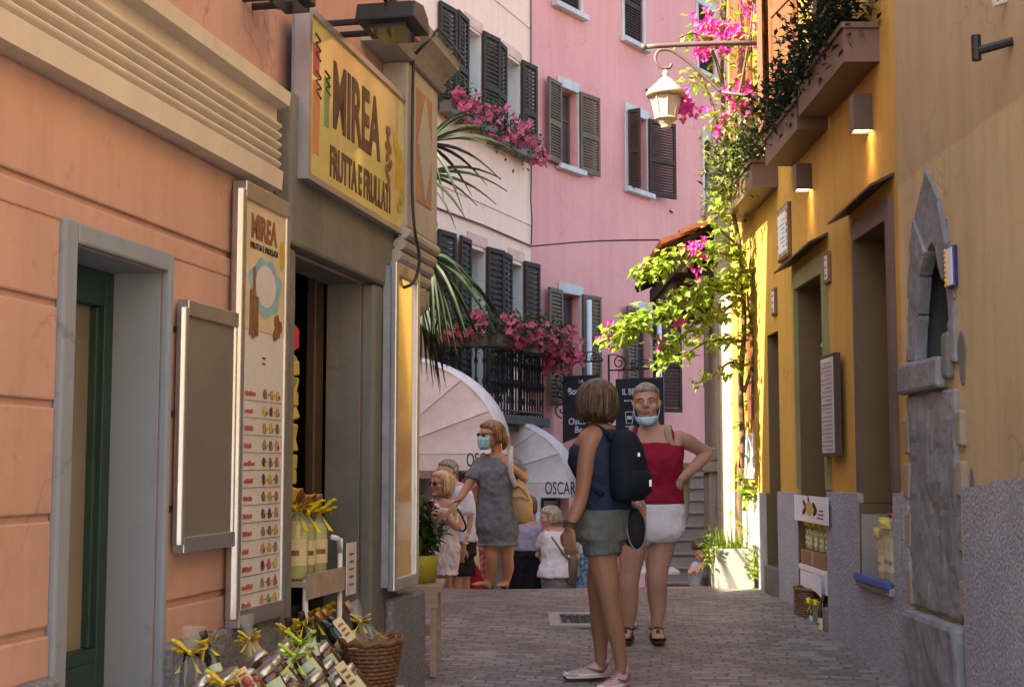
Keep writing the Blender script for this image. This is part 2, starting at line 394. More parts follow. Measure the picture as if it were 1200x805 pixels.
M['frameoak'] = mat('oak_window_frame', (.17, .085, .05), .5, .2, 4, 60, .1, stretch=(6, 6, .5))
M['door_reveal_shade'] = mat('dark_door_reveal_shade', (.125, .082, .034), .6, .15, 2, 40, .1)  # dark door colour; on the opening reveals it paints in their shade
M['mauve'] = mat('mauve_brown_frame', (.12, .075, .06), .55, .15, 3, 40, .1)
M['greenframe'] = mat('green_bronze_frame', (.22, .22, .09), .5, .2, 3, 40, .1)
M['palewood'] = mat('greyed_wood', (.36, .29, .22), .7, .2, 5, 70, .3, stretch=(.6, 4, 4))
M['box_pink'] = mat('brown_copper_sheet', (.15, .088, .06), .45, .14, 2.5, 40, .05)
M['box_green'] = mat('olive_sheet', (.12, .10, .065), .5, .12, 2.5, 40, .05)
M['wicker'] = mat('wicker', (.15, .075, .035), .6, .35, 40, 120, .4)
M['cardboard'] = mat('cardboard', (.26, .14, .075), .8, .1, 4, 60, .1)
M['blue'] = mat('blue_plastic', (.04, .10, .42), .4, .1, 4, 20, .02)
M['glass'] = glassmat('clear_glass', (.55, .58, .5), .3)
M['cello'] = glassmat('cellophane', (.6, .6, .58), .17, .06)
M['lemon'] = mat('lemon_liqueur', (.55, .47, .09), .15, .1, 8, 5, .02, spec=.6, coord='obj', rndobj=.25)
M['wine'] = mat('dark_wine_glass', (.014, .012, .012), .07, .2, 8, 5, .03, spec=.8, coord='obj')
M['wineg'] = mat('green_wine_glass', (.02, .035, .014), .07, .2, 8, 5, .03, spec=.8, coord='obj')
M['foil'] = mat('bronze_foil', (.30, .15, .05), .3, .2, 30, 60, .1, metal=.6, coord='obj')
M['jam'] = mat('dark_preserve', (.085, .028, .014), .1, .4, 18, 9, .05, spec=.7, coord='obj')
M['steel'] = mat('jar_lid', (.5, .47, .42), .3, .15, 20, 60, .05, metal=.8, coord='obj')
M['ribbon'] = mat('yellow_ribbon', (.72, .56, .02), .4, .2, 20, 60, .05, coord='obj')
M['lime'] = mat('lime_ribbon', (.42, .60, .03), .4, .2, 20, 60, .05)
M['rose'] = mat('crimson_card', (.55, .03, .10), .6, .1, 5, 10, .02)
M['straw'] = mat('straw', (.42, .24, .10), .7, .3, 30, 60, .1)
M['awning'] = clothmat('cream_awning', (.80, .72, .67), .05, 200, .12, fs=3, coord='pos')
M['tile'] = mat('terracotta_tile', (.46, .15, .06), .8, .3, 6, 50, .3)
M['soffit'] = mat('dark_roof_timber', (.05, .028, .018), .7, .3, 5, 50, .2)
M['bark'] = mat('bark', (.16, .10, .055), .9, .35, 9, 60, .6)
M['lampcream'] = mat('cream_lamp_enamel', (.50, .40, .27), .5, .15, 9, 60, .1)
M['lampglass'] = mat('frosted_lamp_glass', (.55, .48, .38), .35, .08, 9, 30, .03)
M['bulb'] = emit('warm_led', (1, .62, .3), 9)
M['planterstone'] = plaster('lichen_concrete', (.42, .40, .33), .4, .5, .3)
M['limepot'] = mat('olive_yellow_pot', (.36, .33, .03), .45, .1, 6, 30, .05)
M['leafdark'] = leafmat('oleander_leaf', (.012, .024, .014), (.03, .055, .028), .1, 14, .38)
M['leafmid'] = leafmat('shrub_leaf', (.09, .12, .025), (.22, .24, .05), .3, 12)
M['leafvine'] = leafmat('bougainvillea_leaf', (.14, .26, .015), (.40, .48, .05), .5, 10)
M['leafpot'] = leafmat('potted_leaf', (.02, .05, .012), (.06, .12, .02), .25, 14)
M['leafgeran'] = leafmat('geranium_leaf', (.02, .045, .015), (.06, .10, .025), .2, 14)
M['leafpalm'] = leafmat('palm_leaf', (.012, .022, .012), (.035, .055, .022), .15, 8, .4)
M['magenta'] = leafmat('magenta_bract', (.62, .035, .30), (.80, .10, .48), .35, 20, .6)
M['pinkflower'] = leafmat('pink_petal', (.65, .07, .16), (.80, .20, .28), .3, 20, .6)
M['paving'] = paving()
M['stairstone'] = plaster('stair_stone', (.38, .34, .32), .25, .3, .4)

for k_ in ('shutter', 'shuttergrey', 'shutterbeige'): M[k_].node_tree.nodes['Principled BSDF'].inputs['Specular IOR Level'].default_value = .12
# ------------------------------------------------------------------ ground
PROF = [(-12, -.7), (0, 0), (3, .14), (7.4, .43), (8.95, .488), (10, .553), (11.3, .56), (12, .545), (12.5, .51), (13.2, .30), (14, .06), (16, -.46), (20, -.95), (26, -1.15), (90, -1.15)]
def gz(y):
    for (a, za), (b, zb) in zip(PROF, PROF[1:]):
        if a <= y <= b:
            i = PROF.index((a, za)); t = (y - a) / (b - a)
            m = lambda k: 0 if k <= 0 or k >= len(PROF) - 1 else (PROF[k + 1][1] - PROF[k - 1][1]) / (PROF[k + 1][0] - PROF[k - 1][0])
            h = b - a; m0, m1 = m(i) * h, m(i + 1) * h
            return (2*t**3 - 3*t*t + 1) * za + (t**3 - 2*t*t + t) * m0 + (-2*t**3 + 3*t*t) * zb + (t**3 - t*t) * m1
    return PROF[-1][1]
g = MB(); ys = [-12 + .5 * i for i in range(24)] + [.2 * i for i in range(0, 121)] + [25 + 2.5 * i for i in range(27)]; ys = sorted(set(ys))
xs = [-45, -20, -10, -6, -4] + [-3 + .25 * i for i in range(29)] + [5, 7, 10, 20, 45]
for y in ys:
    for x in xs: g.v.append(Vector((x, y, gz(y) + .012 * math.sin(1.7 * x + .9 * y) - .02 * math.exp(-((x - .55) / .5) ** 2) * (1 if y < 12 else 0))))
W_ = len(xs)
for j in range(len(ys) - 1):
    for i in range(W_ - 1): g.f.append([j*W_+i, j*W_+i+1, (j+1)*W_+i+1, (j+1)*W_+i]); g.m.append(0)
build(g, 'street_paving', M['paving'], kind='structure', smooth=True)
# drain grating let into the paving
dr = empty('drain_grate', at(683, 728, 9.6), 'flat iron drain grating let into the paving behind the two standing women', 'drain')
sl0 = math.atan((gz(10) - gz(9.5)) / .5); RG = Matrix.Rotation(sl0, 3, 'X'); gc = Vector((.56, 9.75, gz(9.75) - .012))
m = MB()
for x_, y_, w_, h_ in ((0, -.24, .60, .08), (0, .24, .60, .08), (-.26, 0, .08, .40), (.26, 0, .08, .40)): m.box(gc + RG @ Vector((x_, y_, .004)), (w_, h_, .02), RG)
build(m, 'stone_surround', M['stairstone'], dr, bevel=.004)
m = MB()
for i in range(8): m.box(gc + RG @ Vector((-.19 + i * .054, 0, .002)), (.026, .40, .012), RG)
m.box(gc + RG @ Vector((0, 0, -.012)), (.46, .42, .01), RG)
build(m, 'iron_bars', M['iron'], dr)

# ------------------------------------------------------------------ left shop house
L1 = Frame((-1.94, 0), .2031)
_o = L1.pt(-.14, 0, 0); L1s = Frame((_o.x, _o.y), .2031)
house = empty('shop_house', (-2.2, 4.5, gz(4.5)), 'salmon plastered shop house with ribbed cornice and grey stone doorways, left side of the lane', 'building')
D1 = (3.73, 4.28, -1, 2.2, .17); D2 = (5.31, 6.29, -1, 2.43, .16)
m = MB(); wall_holes(m, L1, -2, 7.08, -1.2, 7.5, [D1[:5] + (1,), D2[:5] + (2,)])
c0 = L1.pt(7.08, 0, 0); cb = L1.pt(-2, 0, 0); c1 = L1.pt(7.43, 0, 0) + Vector((-1.64, 1.40, 0)); c2 = Vector((-4.6, 7.6, 0)); c3 = Vector((-6.5, -1.2, 0))
pl = [c0, c1, c2, c3, cb]
for a, b in zip(pl, pl[1:]): m.add([a + Vector((0,0,-1.2)), b + Vector((0,0,-1.2)), b + Vector((0,0,7.5)), a + Vector((0,0,7.5))], [(0,1,2,3)])
m.add([p + Vector((0, 0, 7.5)) for p in pl], [(0,1,2,3,4)])
m.prism([(-6, 8.2), (-2.3, 8.8), (-2.3, 12.9), (-6, 12.9)], -1.2, 4.1)       # unseen block added to keep the sun off the walkers
build(m, 'wall', [M['salmon'], M['grey_paint'], M['stone']], house)
# horizontal joints cut in the plaster: courses of slightly proud bands between grooves
m = MB(); gro = [1.18, 1.47, 1.765, 2.03, 2.33, 2.62]
for a, b in zip(gro, gro[1:]):
    for u0, u1 in ((-1.9, 3.66), (4.30, 5.185)):
        if u0 > 4 and b > 2.5: u0 = 3.2
        if u0 < 0 and b > 2.5: continue
        if a > 2.2 and u0 < 0: continue
        if a > 2.3: u0 = -1.9
        m.fbox(L1, u0, u1, .0, .013, a + .009, b - .009)
m.fbox(L1, -1.9, 3.66, .0, .018, 1.06, 1.168); m.fbox(L1, 4.30, 5.185, .0, .018, 1.06, 1.168)
m.fbox(L1, -1.9, 5.185, .0, .018, 2.042 + .21, 2.318)
build(m, 'plaster_course', M['salmon'], house, bevel=.008)
# ribbed string cornice
m = MB()
prof = [(.0, 2.62), (.075, 2.62), (.08, 2.69), (.055, 2.695)]
for i in range(5):
    z0 = 2.70 + i * .036
    for k in range(7):
        t = math.pi * k / 6; prof.append((.05 + .022 * math.sin(t), z0 + .036 * (k / 6)))
prof += [(.05, 2.885), (.05, 2.925), (.10, 2.935), (.105, 2.985), (.0, 3.0)]
rings = [[L1.pt(u, n, z) for n, z in prof] for u in (-1.95, 5.10)]
m.loft(rings); build(m, 'ribbed_cornice', M['cream'], house)
m = MB(); m.fbox(L1, 5.08, 5.16, .0, .02, 3.0, 5.2); m.fbox(L1, 4.46, 4.50, 0, .012, 3.0, 4.4); build(m, 'plaster_edge', M['salmon'], house)
# plinth
m = MB(); m.fbox(L1, -1.9, 3.665, 0, .05, -1, 1.062); m.fbox(L1, 4.305, 5.185, 0, .05, -1, 1.062); build(m, 'stone_plinth', M['granite'], house, bevel=.012)
# entrance with painted surround
m = MB(); m.fbox(L1, 3.66, 3.728, .0, .03, -1, 2.262); m.fbox(L1, 4.282, 4.315, .0, .03, -1, 2.262); m.fbox(L1, 3.728, 4.282, .0, .03, 2.202, 2.262)
build(m, 'door_surround', M['grey_paint'], house, bevel=.008)
m = MB(); n0 = -.165
for a in ((3.70, 3.73, -1, 2.2), (4.225, 4.278, -1, 2.2), (3.73, 4.225, 2.09, 2.198), (3.73, 4.225, -1, 1.02), (3.73, 4.225, 1.02, 1.06)): m.fbox(L1, a[0], a[1], n0 - .05, n0 + .012, a[2], a[3])
m.fbox(L1, 4.205, 4.225, n0 - .04, n0 - .004, 1.06, 2.09)
dd = build(m, 'shop_door', M['greendoor'], house, bevel=.004)
m = MB(); m.fbox(L1, 3.70, 4.225, n0 - .035, n0 - .03, 1.0, 2.09); build(m, 'glass_pane', M['doorglass'], dd)
m = MB(); m.fbox(L1, 3.86, 3.90, n0 - .028, n0 - .024, 1.15, 2.09); build(m, 'roller_blind', mat('olive_blind', (.30, .30, .15), .7), dd)
m = MB(); m.fbox(L1, 3.82, 3.93, n0 - .022, n0 - .005, 1.55, 1.70); build(m, 'lock_plate', M['galv'], dd, bevel=.004)
m = MB()
for k in range(3): m.fbox(L1, 3.83, 3.90, n0 - .027, n0 - .022, 1.145 + k * .03, 1.165 + k * .03)
build(m, 'sticker', M['paperw'], dd)
# stone doorway of the fruit shop
m = MB()
m.fbox(L1, 5.19, 5.308, .0, .06, -1, 2.432)
m.fbox(L1, 6.292, 6.62, .0, .065, -1, 2.432); rough(build(m, 'stone_jamb', M['stone'], house, bevel=.015), .010)
m = MB(); m.fbox(L1, 5.19, 6.60, .0, .08, 2.435, 3.02); rough(build(m, 'stone_lintel', M['stone'], house, bevel=.015), .010)
m = MB(); m.fbox(L1, 6.622, 6.74, .0, .055, -1, 2.43); build(m, 'stone_moulding', M['stone'], house, bevel=.02)
m = MB(); m.fbox(L1, 6.48, 7.06, 0.066, .11, -1, 1.0); m.fbox(L1, 6.75, 7.06, 0, .066, -1, 1.0); rough(build(m, 'corner_plinth', M['granite'], house, bevel=.02), .010)
# door leaves and dim shop room
m = MB()
for a, b, n_ in ((6.05, 6.13, -.35), (6.18, 6.285, -.17)): m.fbox(L1, a, b, n_ - .05, n_, -.8, 2.46)
dl = build(m, 'door_leaf', M['brownwood'], house, bevel=.01)
m = MB(); m.fbox(L1, 6.22, 6.235, -.17, -.155, 1.3, 1.33); build(m, 'lock', M['iron'], dl)
m = MB(); m.fbox(L1, 5.312, 5.37, -.24, -.165, -.8, 2.42); build(m, 'door_frame', M['brownwood'], house, bevel=.006)
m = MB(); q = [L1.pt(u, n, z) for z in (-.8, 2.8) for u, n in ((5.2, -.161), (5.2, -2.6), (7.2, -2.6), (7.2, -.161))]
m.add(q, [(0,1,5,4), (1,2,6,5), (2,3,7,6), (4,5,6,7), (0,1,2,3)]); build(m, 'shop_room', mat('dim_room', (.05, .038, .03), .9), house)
# corner pier with painted lozenge and scrolled foot
m = MB(); m.fbox(L1, 6.59, 7.16, 0, .13, 2.74, 3.55); build(m, 'corner_pier', M['pierstucco'], house, bevel=.01)
u0, u1, z0, z1 = 6.74, 7.03, 2.90, 3.46; uc = (u0 + u1) / 2; zc = (z0 + z1) / 2
m = MB(); m.fbox(L1, u0, u1, .128, .134, z0, z1); build(m, 'painted_panel', mat('rust_paint', (.36, .19, .11), .8), house)
m = MB(); m.fpoly(L1, [(uc, z0 + .02), (u1 - .015, zc), (uc, z1 - .02), (u0 + .015, zc)], .134, .142); build(m, 'lozenge', M['pierstucco'], house)
m = MB()
prof = [(.0, 3.552), (.15, 3.552), (.17, 3.575), (.15, 3.60), (.18, 3.63), (.23, 3.67), (.24, 3.71), (.0, 3.71)]
m.loft([[L1.pt(u, n, z) for n, z in prof] for u in (6.25, 7.20)]); build(m, 'pier_cornice', M['pierstucco'], house)
m = MB()
for i in range(4):
    zz = 2.51 + i * .055
    m.tube([L1.pt(6.50 + .012 * i, .08 + .016 * i, zz + .03), L1.pt(7.12, .08 + .016 * i, zz + .03)], .031, 10)
m.fbox(L1, 6.52, 7.10, 0, .07, 2.49, 2.738)
build(m, 'scroll_bracket', M['pierstucco'], house, smooth=False)
m = MB(); prof = [(.0, 2.49), (.11, 2.49), (.09, 2.41), (.05, 2.35), (.0, 2.32)]
m.loft([[L1.pt(u, n, z) for n, z in prof] for u in (6.76, 7.10)]); build(m, 'bracket_foot', M['pierstucco'], house)
m = MB(); m.tube([L1.pt(6.62, .15, 3.6), L1.pt(6.61, .15, 3.5), L1.pt(6.60, .15, 3.0), L1.pt(6.61, .16, 2.75), L1.pt(6.67, .17, 2.60), L1.pt(6.64, .15, 2.48), L1.pt(6.55, .10, 2.44)], .008, 6, smooth=4)
m.tube([L1.pt(6.62, .15, 3.58), L1.pt(6.66, .26, 3.72), L1.pt(6.9, .26, 3.73), L1.pt(7.2, .26, 3.72)], .008, 6)
build(m, 'electric_cable', M['black'], house, smooth=True)

# wall-mounted things of the left wall
def frame_box(name, u0, u1, z0, z1, n0, n1, w, label, cat, facem, L1=L1):
    r = empty(name, L1.pt((u0 + u1) / 2, (n0 + n1) / 2, z0), label, cat)
    m = MB()
    m.tube([L1.pt(u0, (n0 + n1) / 2, z0), L1.pt(u0, (n0 + n1) / 2, z1)], (n1 - n0) / 2, 8); m.tube([L1.pt(u1, (n0 + n1) / 2, z0), L1.pt(u1, (n0 + n1) / 2, z1)], (n1 - n0) / 2, 8)
    m.fbox(L1, u0, u1, n0, n1, z0 - w / 2, z0 + w / 2); m.fbox(L1, u0, u1, n0, n1, z1 - w / 2, z1 + w / 2)
    build(m, 'metal_frame', M['alu'], r, bevel=.003)
    m = MB(); m.fbox(L1, u0 + .004, u1 - .004, n0, n1 - .012, z0, z1); build(m, 'panel', facem, r)
    return r
frame_box('notice_case', 4.355, 4.755, 1.36, 2.10, .022, .062, .05, 'empty grey notice case in an aluminium frame on the salmon wall', 'notice case', M['boardgrey'])
mn = frame_box('menu_board', 4.91, 5.33, 1.09, 2.56, .022, .075, .06, 'tall illustrated fruit menu board in an aluminium frame, left of the shop doorway', 'menu board', M['paper'], L1s)
nn = .065
m = MB(); m.fbox(L1s, 4.93, 5.31, nn - .003, nn, 2.08, 2.53, 0); build(m, 'header_background', mat('sandy_print', (.55, .44, .30), .4, .15, 6), mn)
text('header_lettering', 'MIREA', L1s, 5.095, 2.405, nn + .001, .12, M['inkbrown'], mn, sx=.72, bold=.003)
text('header_subtitle', 'FRUTTA E FRULLATI', L1s, 5.10, 2.365, nn + .001, .032, M['inkblack'], mn, sx=.9)
m = MB(); r2 = random.Random(3)
m.fpoly(L1s, [(5.12 + (.15 + .02 * math.sin(5 * a)) * math.cos(a), 2.24 + (.105 + .01 * math.sin(7 * a)) * math.sin(a)) for a in [i * math.pi / 14 for i in range(28)]], nn, nn + .001); build(m, 'blue_splash', M['inkblue'], mn)
m = MB(); m.fpoly(L1s, [(5.12 + .095 * math.cos(a), 2.245 + .075 * math.sin(a)) for a in [i * math.pi / 12 for i in range(24)]], nn + .001, nn + .002); build(m, 'milk_circle', M['paper'], mn)
m = MB()
for u, a, b in ((4.985, 2.06, 2.22), (5.01, 2.05, 2.30), (5.04, 2.06, 2.20)): m.fbox(L1s, u - .011, u + .011, nn + .001, nn + .003, a, b)
build(m, 'bottle_print', M['inkbrown'], mn)
m = MB()
for k in range(9):
    a = r2.uniform(0, 6.28); d = r2.uniform(0, .035); c = L1s.pt(5.235 + d * math.cos(a) , nn + .001, 2.10 + 1.4 * d * math.sin(a)); m.fpoly(L1s, [(5.235 + d * math.cos(a) + .018 * math.cos(t), 2.11 + 1.3 * d * math.sin(a) + .022 * math.sin(t)) for t in [i * math.pi / 5 for i in range(10)]], nn + .001, nn + .002 + .0003 * k)
build(m, 'nut_print', M['inkbrown'], mn)
m = MB(); m.fpoly(L1s, [(5.275 + .025 * math.cos(t), 2.38 + .055 * math.sin(t)) for t in [i * math.pi / 6 for i in range(12)]], nn + .001, nn + .002); build(m, 'pineapple_print', M['inkgold'], mn)
m = MB(); m.fbox(L1s, 5.10, 5.13, nn, nn + .001, 1.985, 1.99); m.fbox(L1s, 5.10, 5.13, nn, nn + .001, 1.965, 1.97)
rows = [1.86 - i * .0605 for i in range(13)]
for z in rows: m.fbox(L1s, 4.945, 5.295, nn, nn + .001, z - .028, z - .0265)
build(m, 'row_line', M['inkblack'], mn)
m = MB()
for z in rows:
    u = 4.95
    for k in range(r2.randint(5, 8)):
        w = r2.uniform(.006, .011); m.fbox(L1s, u, u + w, nn, nn + .001, z - .012, z - .012 + r2.uniform(.010, .018)); u += w + .003
build(m, 'row_name', M['inkred'], mn)
fm = [M['inkorange'], M['inkgreen'], M['inkgold'], M['inkbrown'], M['inkred'], mat('dark_fruit_print', (.06, .04, .04), .4)]
m = MB()
for z in rows:
    for k in range(3):
        u = 5.13 + k * .062; mi = r2.randrange(6)
        m.fpoly(L1s, [(u + (.012 + .007 * r2.random()) * math.cos(t), z + (.015 + .007 * r2.random()) * math.sin(t)) for t in [i * math.pi / 5 for i in range(10)]], nn, nn + .001, mi)
        m.fpoly(L1s, [(u + .013 + .008 * math.cos(t), z - .008 + .008 * math.sin(t)) for t in [i * math.pi / 4 for i in range(8)]], nn, nn + .0015, r2.randrange(6))
        if k < 2: m.fbox(L1s, u + .029, u + .035, nn, nn + .001, z - .002, z + .002, 5)
build(m, 'fruit_print', fm, mn)
class MapFrame(Frame):                       # slides and scales the sign's own layout onto the wall
    def pt(s, u, n, z):
        k = (u - 4.86) / 1.32; w = (z - 2.62) / .635
        return L1.pt(QA[0] + (QB[0] - QA[0]) * k, n - .14, QA[1] + (QB[1] - QA[1]) * w)
QA = L1.px(358, 208, .11); QB = (L1.px(478, 190, .11)[0], L1.px(358, 5, .11)[1])
LQ = MapFrame((-1.94, 0), .2031)
# illuminated shop sign box
S0, S1, SZ0, SZ1, SN = 4.86, 6.18, 2.62, 3.255, .25
sg = empty('shop_sign', LQ.pt(5.5, .15, SZ0), 'big yellow box sign with fruit and juice glasses over the shop door', 'shop sign')
m = MB(); m.fbox(LQ, S0, S1, .185, SN - .01, SZ0, SZ1); build(m, 'sign_case', M['galv'], sg, bevel=.004)
m = MB()
for a in ((S0 - .005, S1 + .005, SZ0 - .004, SZ0 + .02), (S0 - .005, S1 + .005, SZ1 - .02, SZ1 + .004), (S0 - .005, S0 + .022, SZ0 + .02, SZ1 - .02), (S1 - .022, S1 + .005, SZ0 + .02, SZ1 - .02)): m.fbox(LQ, a[0], a[1], SN - .05, SN + .012, a[2], a[3])
build(m, 'sign_frame', M['alu'], sg)
m = MB(); m.fbox(LQ, S0 + .02, S1 - .02, SN - .012, SN, SZ0 + .018, SZ1 - .018); build(m, 'sign_face', M['signyellow'], sg)
fs = SN + .001
t_ = text('lettering', 'MIREA', LQ, 5.44, 2.885, fs, .36, M['ink'], sg, sx=.60, bold=.010)
t_ = text('lettering', 'FRUTTA E FRULLATI', LQ, 5.51, 2.685, fs, .165, M['ink'], sg, sx=.535, bold=.005)
def glass_print(u, z, w, h, mm, nm):
    m = MB(); m.fpoly(LQ, [(u - w * .42, z), (u + w * .42, z), (u + w * .5, z + h), (u - w * .5, z + h)], fs - .001, fs + .001); build(m, nm, mm, sg)
glass_print(4.96, 2.73, .075, .27, M['inkorange'], 'orange_juice_print'); glass_print(4.955, 3.02, .07, .12, M['inkred'], 'red_juice_print'); glass_print(5.075, 2.86, .06, .19, M['inkgreen'], 'green_juice_print')
m = MB()
for u, z, h in ((4.97, 3.14, .09), (4.98, 3.0, .09), (5.08, 3.04, .08)):
    m.tube([LQ.pt(u + .03 * math.cos(2.2 * k) , fs, z - .05 + h * k / 7) for k in range(8)], .004, 5, smooth=4)
build(m, 'straw_curl_print', M['inkblack'], sg)
m = MB()
for k in range(16):
    a = k * 2.4; d = .012 * math.sqrt(k); m.fpoly(LQ, [(5.87 + d * math.cos(a) * .8 + .018 * math.cos(t), 2.93 + d * math.sin(a) * 3 + .02 * math.sin(t)) for t in [i * math.pi / 5 for i in range(10)]], fs, fs + .001 + .0002 * k)
build(m, 'grape_print', M['inkbrown'], sg)
m = MB()
for i, (da, db) in enumerate(((0, .02), (.05, 0), (.10, -.03))):
    arc = [(5.94 + da * .7 + .10 * math.sin(t), 2.88 + .16 * math.cos(t) + db) for t in [.1 + .25 * k for k in range(9)]]; arc2 = [(5.94 + da * .7 + .045 * math.sin(t), 2.86 + .12 * math.cos(t) + db) for t in [.1 + .25 * k for k in range(9)]]
    m.fpoly(LQ, arc + arc2[::-1], fs, fs + .0012 + .0006 * i)
m.fpoly(LQ, [(6.05 + .055 * math.cos(t), 2.76 + .045 * math.sin(t)) for t in [i * math.pi / 7 for i in range(14)]], fs, fs + .003)
build(m, 'banana_print', M['inkgold'], sg)
m = MB(); m.fpoly(LQ, [(6.045 + .02 * math.cos(t), 2.76 + .017 * math.sin(t)) for t in [i * math.pi / 7 for i in range(14)]], fs + .003, fs + .004); build(m, 'lemon_print', M['inkgreen'], sg)
# floodlights
def flood(c, s, label):
    r = empty('floodlight', c, label, 'floodlight')
    m = MB(); U, N_ = L1.U, L1.N
    prof = [(-.5, .0), (-.42, .34), (.1, .46), (.38, .30), (.5, .06), (.5, -.05), (.42, -.10), (-.5, -.06)]
    rg = [[c + U * (x * s) + N_ * (k * s * .55 * f) + Vector((0, 0, z * s * (.75 if f else 1))) for x, z in prof] for k, f in ((-1, .9), (-.8, 1), (.8, 1), (1, .9))]
    m.loft(rg); build(m, 'housing', M['black'], r, bevel=.006)
    m = MB()
    for k in range(6): m.box(c + U * (-.3 * s + k * .1 * s) + Vector((0, 0, .36 * s)), (.012, s * .8, .2 * s), Matrix.Rotation(-math.atan(.2031), 3, 'Z'))
    build(m, 'cooling_fin', M['black'], r)
    m = MB(); m.box(c + U * .12 * s + Vector((0, 0, -.095 * s)), (.85 * s, .62 * s, .02), Matrix.Rotation(math.pi / 2 - math.atan(.2031), 3, 'Z')); build(m, 'glass', M['darkglass'], r)
    m = MB(); m.tube([c - U * .3 * s, c - U * .3 * s - N_ * .22, c - U * .3 * s - N_ * .36], .014, 8); m.tube([c + U * .3 * s, c + U * .3 * s - N_ * .36], .014, 8); build(m, 'bracket', M['black'], r)
flood(L1.pt(5.66, .33, 3.41), .25, 'black floodlight projecting above the yellow shop sign')
flood(L1.pt(4.93, .16, 3.28), .15, 'small black floodlight on the salmon wall at the near end of the yellow sign')
# narrow poster case at the corner
lb = empty('poster_case', L1.pt(6.62, .1, 1.03), 'narrow tall poster case with a painted yellow reflection on its sheet at the house corner', 'poster case')
a, b = 6.41, 6.825
m = MB(); m.fbox(L1, a, b, .068, .115, 1.055, 2.53); build(m, 'case', M['galv'], lb, bevel=.004)
m = MB()
for q in ((a, a + .045, 1.04, 2.55), (b - .045, b, 1.04, 2.55), (a + .045, b - .045, 2.49, 2.55), (a + .045, b - .045, 1.04, 1.095)): m.fbox(L1, q[0], q[1], .10, .135, q[2], q[3])
build(m, 'metal_frame', M['alu'], lb, bevel=.005)
m = MB(); m.fbox(L1, a + .045, b - .045, .116, .119, 1.095, 2.49); build(m, 'poster', M['poster_reflection'], lb)
# ------------------------------------------------------------------ windows and shutters
def gframe(o, U, N):
    f = Frame.__new__(Frame); f.o = (o.x, o.y); f.U = U; f.N = N; return f
def shutter(fr, uh, n, z0, z1, w, ang, side, m_, parent, slats=16, label=None, panel=False):
    d = fr.U * (side * math.cos(ang)) + fr.N * math.sin(ang); o = fr.pt(uh, n, 0)
    t = Vector((-d.y, d.x, 0)); f2 = gframe(o, d, t if t.dot(fr.N) > 0 else -t)
    m = MB(); th = .02; st = .055
    m.fbox(f2, 0, st, -th, th, z0, z1); m.fbox(f2, w - st, w, -th, th, z0, z1)
    zm = z0 + (z1 - z0) * .47
    for a, b in ((z0, z0 + .08), (zm - .04, zm + .04), (z1 - .07, z1)): m.fbox(f2, st, w - st, -th, th, a, b)
    for a, b in ((z0 + .08, zm - .04), (zm + .04, z1 - .07)):
        if panel:
            m.fbox(f2, st, w - st, -.008, .008, a, b); continue
        k = max(3, int(slats * (b - a) / (z1 - z0)))
        for i in range(k):
            z = a + (b - a) * (i + .5) / k; h = (b - a) / k * .42
            q = [f2.pt(u, nn_, zz) for u in (st, w - st) for nn_, zz in ((-.014, z + h), (-.014, z + h + .01), (.014, z - h + .01), (.014, z - h))]
            m.add(q, [(0,1,2,3), (7,6,5,4), (0,4,5,1), (1,5,6,2), (2,6,7,3), (3,7,4,0)])
    return build(m, 'shutter', m_, parent, label=label)
def window(fr, parent, u0, u1, z0, z1, dep, fm_, gm, surround=None, sill=True, sw=.09, open_=False):
    m = MB(); n0 = -dep + .06; w = .05
    for a in ((u0, u0 + w, z0, z1), (u1 - w, u1, z0, z1), (u0 + w, u1 - w, z0, z0 + w), (u0 + w, u1 - w, z1 - w, z1), ((u0 + u1) / 2 - .03, (u0 + u1) / 2 + .03, z0 + w, z1 - w), (u0 + w, (u0 + u1) / 2 - .03, z0 + (z1 - z0) * .62, z0 + (z1 - z0) * .62 + .03), ((u0 + u1) / 2 + .03, u1 - w, z0 + (z1 - z0) * .62, z0 + (z1 - z0) * .62 + .03)): m.fbox(fr, a[0], a[1], n0 - .03, n0 + .02, a[2], a[3])
    wd = build(m, 'window', fm_, parent)
    m = MB(); m.fbox(fr, u0, u1, n0 - .012, n0 - .006, z0, z1); build(m, 'pane', gm, wd)
    if surround:
        m = MB(); m.fbox(fr, u0 - sw, u0 - .002, .0, .025, z0, z1); m.fbox(fr, u1 + .002, u1 + sw, .0, .025, z0, z1); m.fbox(fr, u0 - sw, u1 + sw, .0, .03, z1 + .002, z1 + sw * 1.9)
        build(m, 'surround', surround, wd, bevel=.006)
    if sill:
        m = MB(); m.fbox(fr, u0 - .14, u1 + .14, .0, .13, z0 - .10, z0 - .003); build(m, 'sill', M['whitestone'], wd, bevel=.015)
    return wd

# ------------------------------------------------------------------ peach house (left, beyond the palm)
CR = Vector((.3025, 22, 0))
L2 = Frame((.3025, 22), .406)
ph = empty('peach_house', (-1.2, 20, -.95), 'pale peach house with grey green shutters, flower boxes and an iron balcony', 'building')
def lu(x, y, n=0): return L2.px(x, y, n)[0]
m = MB()
w1 = (lu(546, 120), lu(563, 120), 6.62, 8.06); w2 = (lu(591, 120), lu(609, 120), 6.62, 8.06)
w3 = (lu(549, 350), lu(568, 350), 2.75, 4.80); w4 = (lu(597, 350), lu(612, 350), 3.1, 4.80)
sh1 = (-4.7, -3.45, -1.5, 1.45); sh2 = (-2.4, -.7, -1.5, 1.1)
dpth = .32
wall_holes(m, L2, -13.8, 0, -1.3, 12, [(*w, dpth, 1) for w in (w1, w2, w3, w4)] + [(*w, dpth, 1) for w in (sh1, sh2)])
a = L2.pt(0, 0, 0); b = Vector((-9, 24, 0)); c = Vector((-12, 11, 0)); d = L2.pt(-13.8, 0, 0)
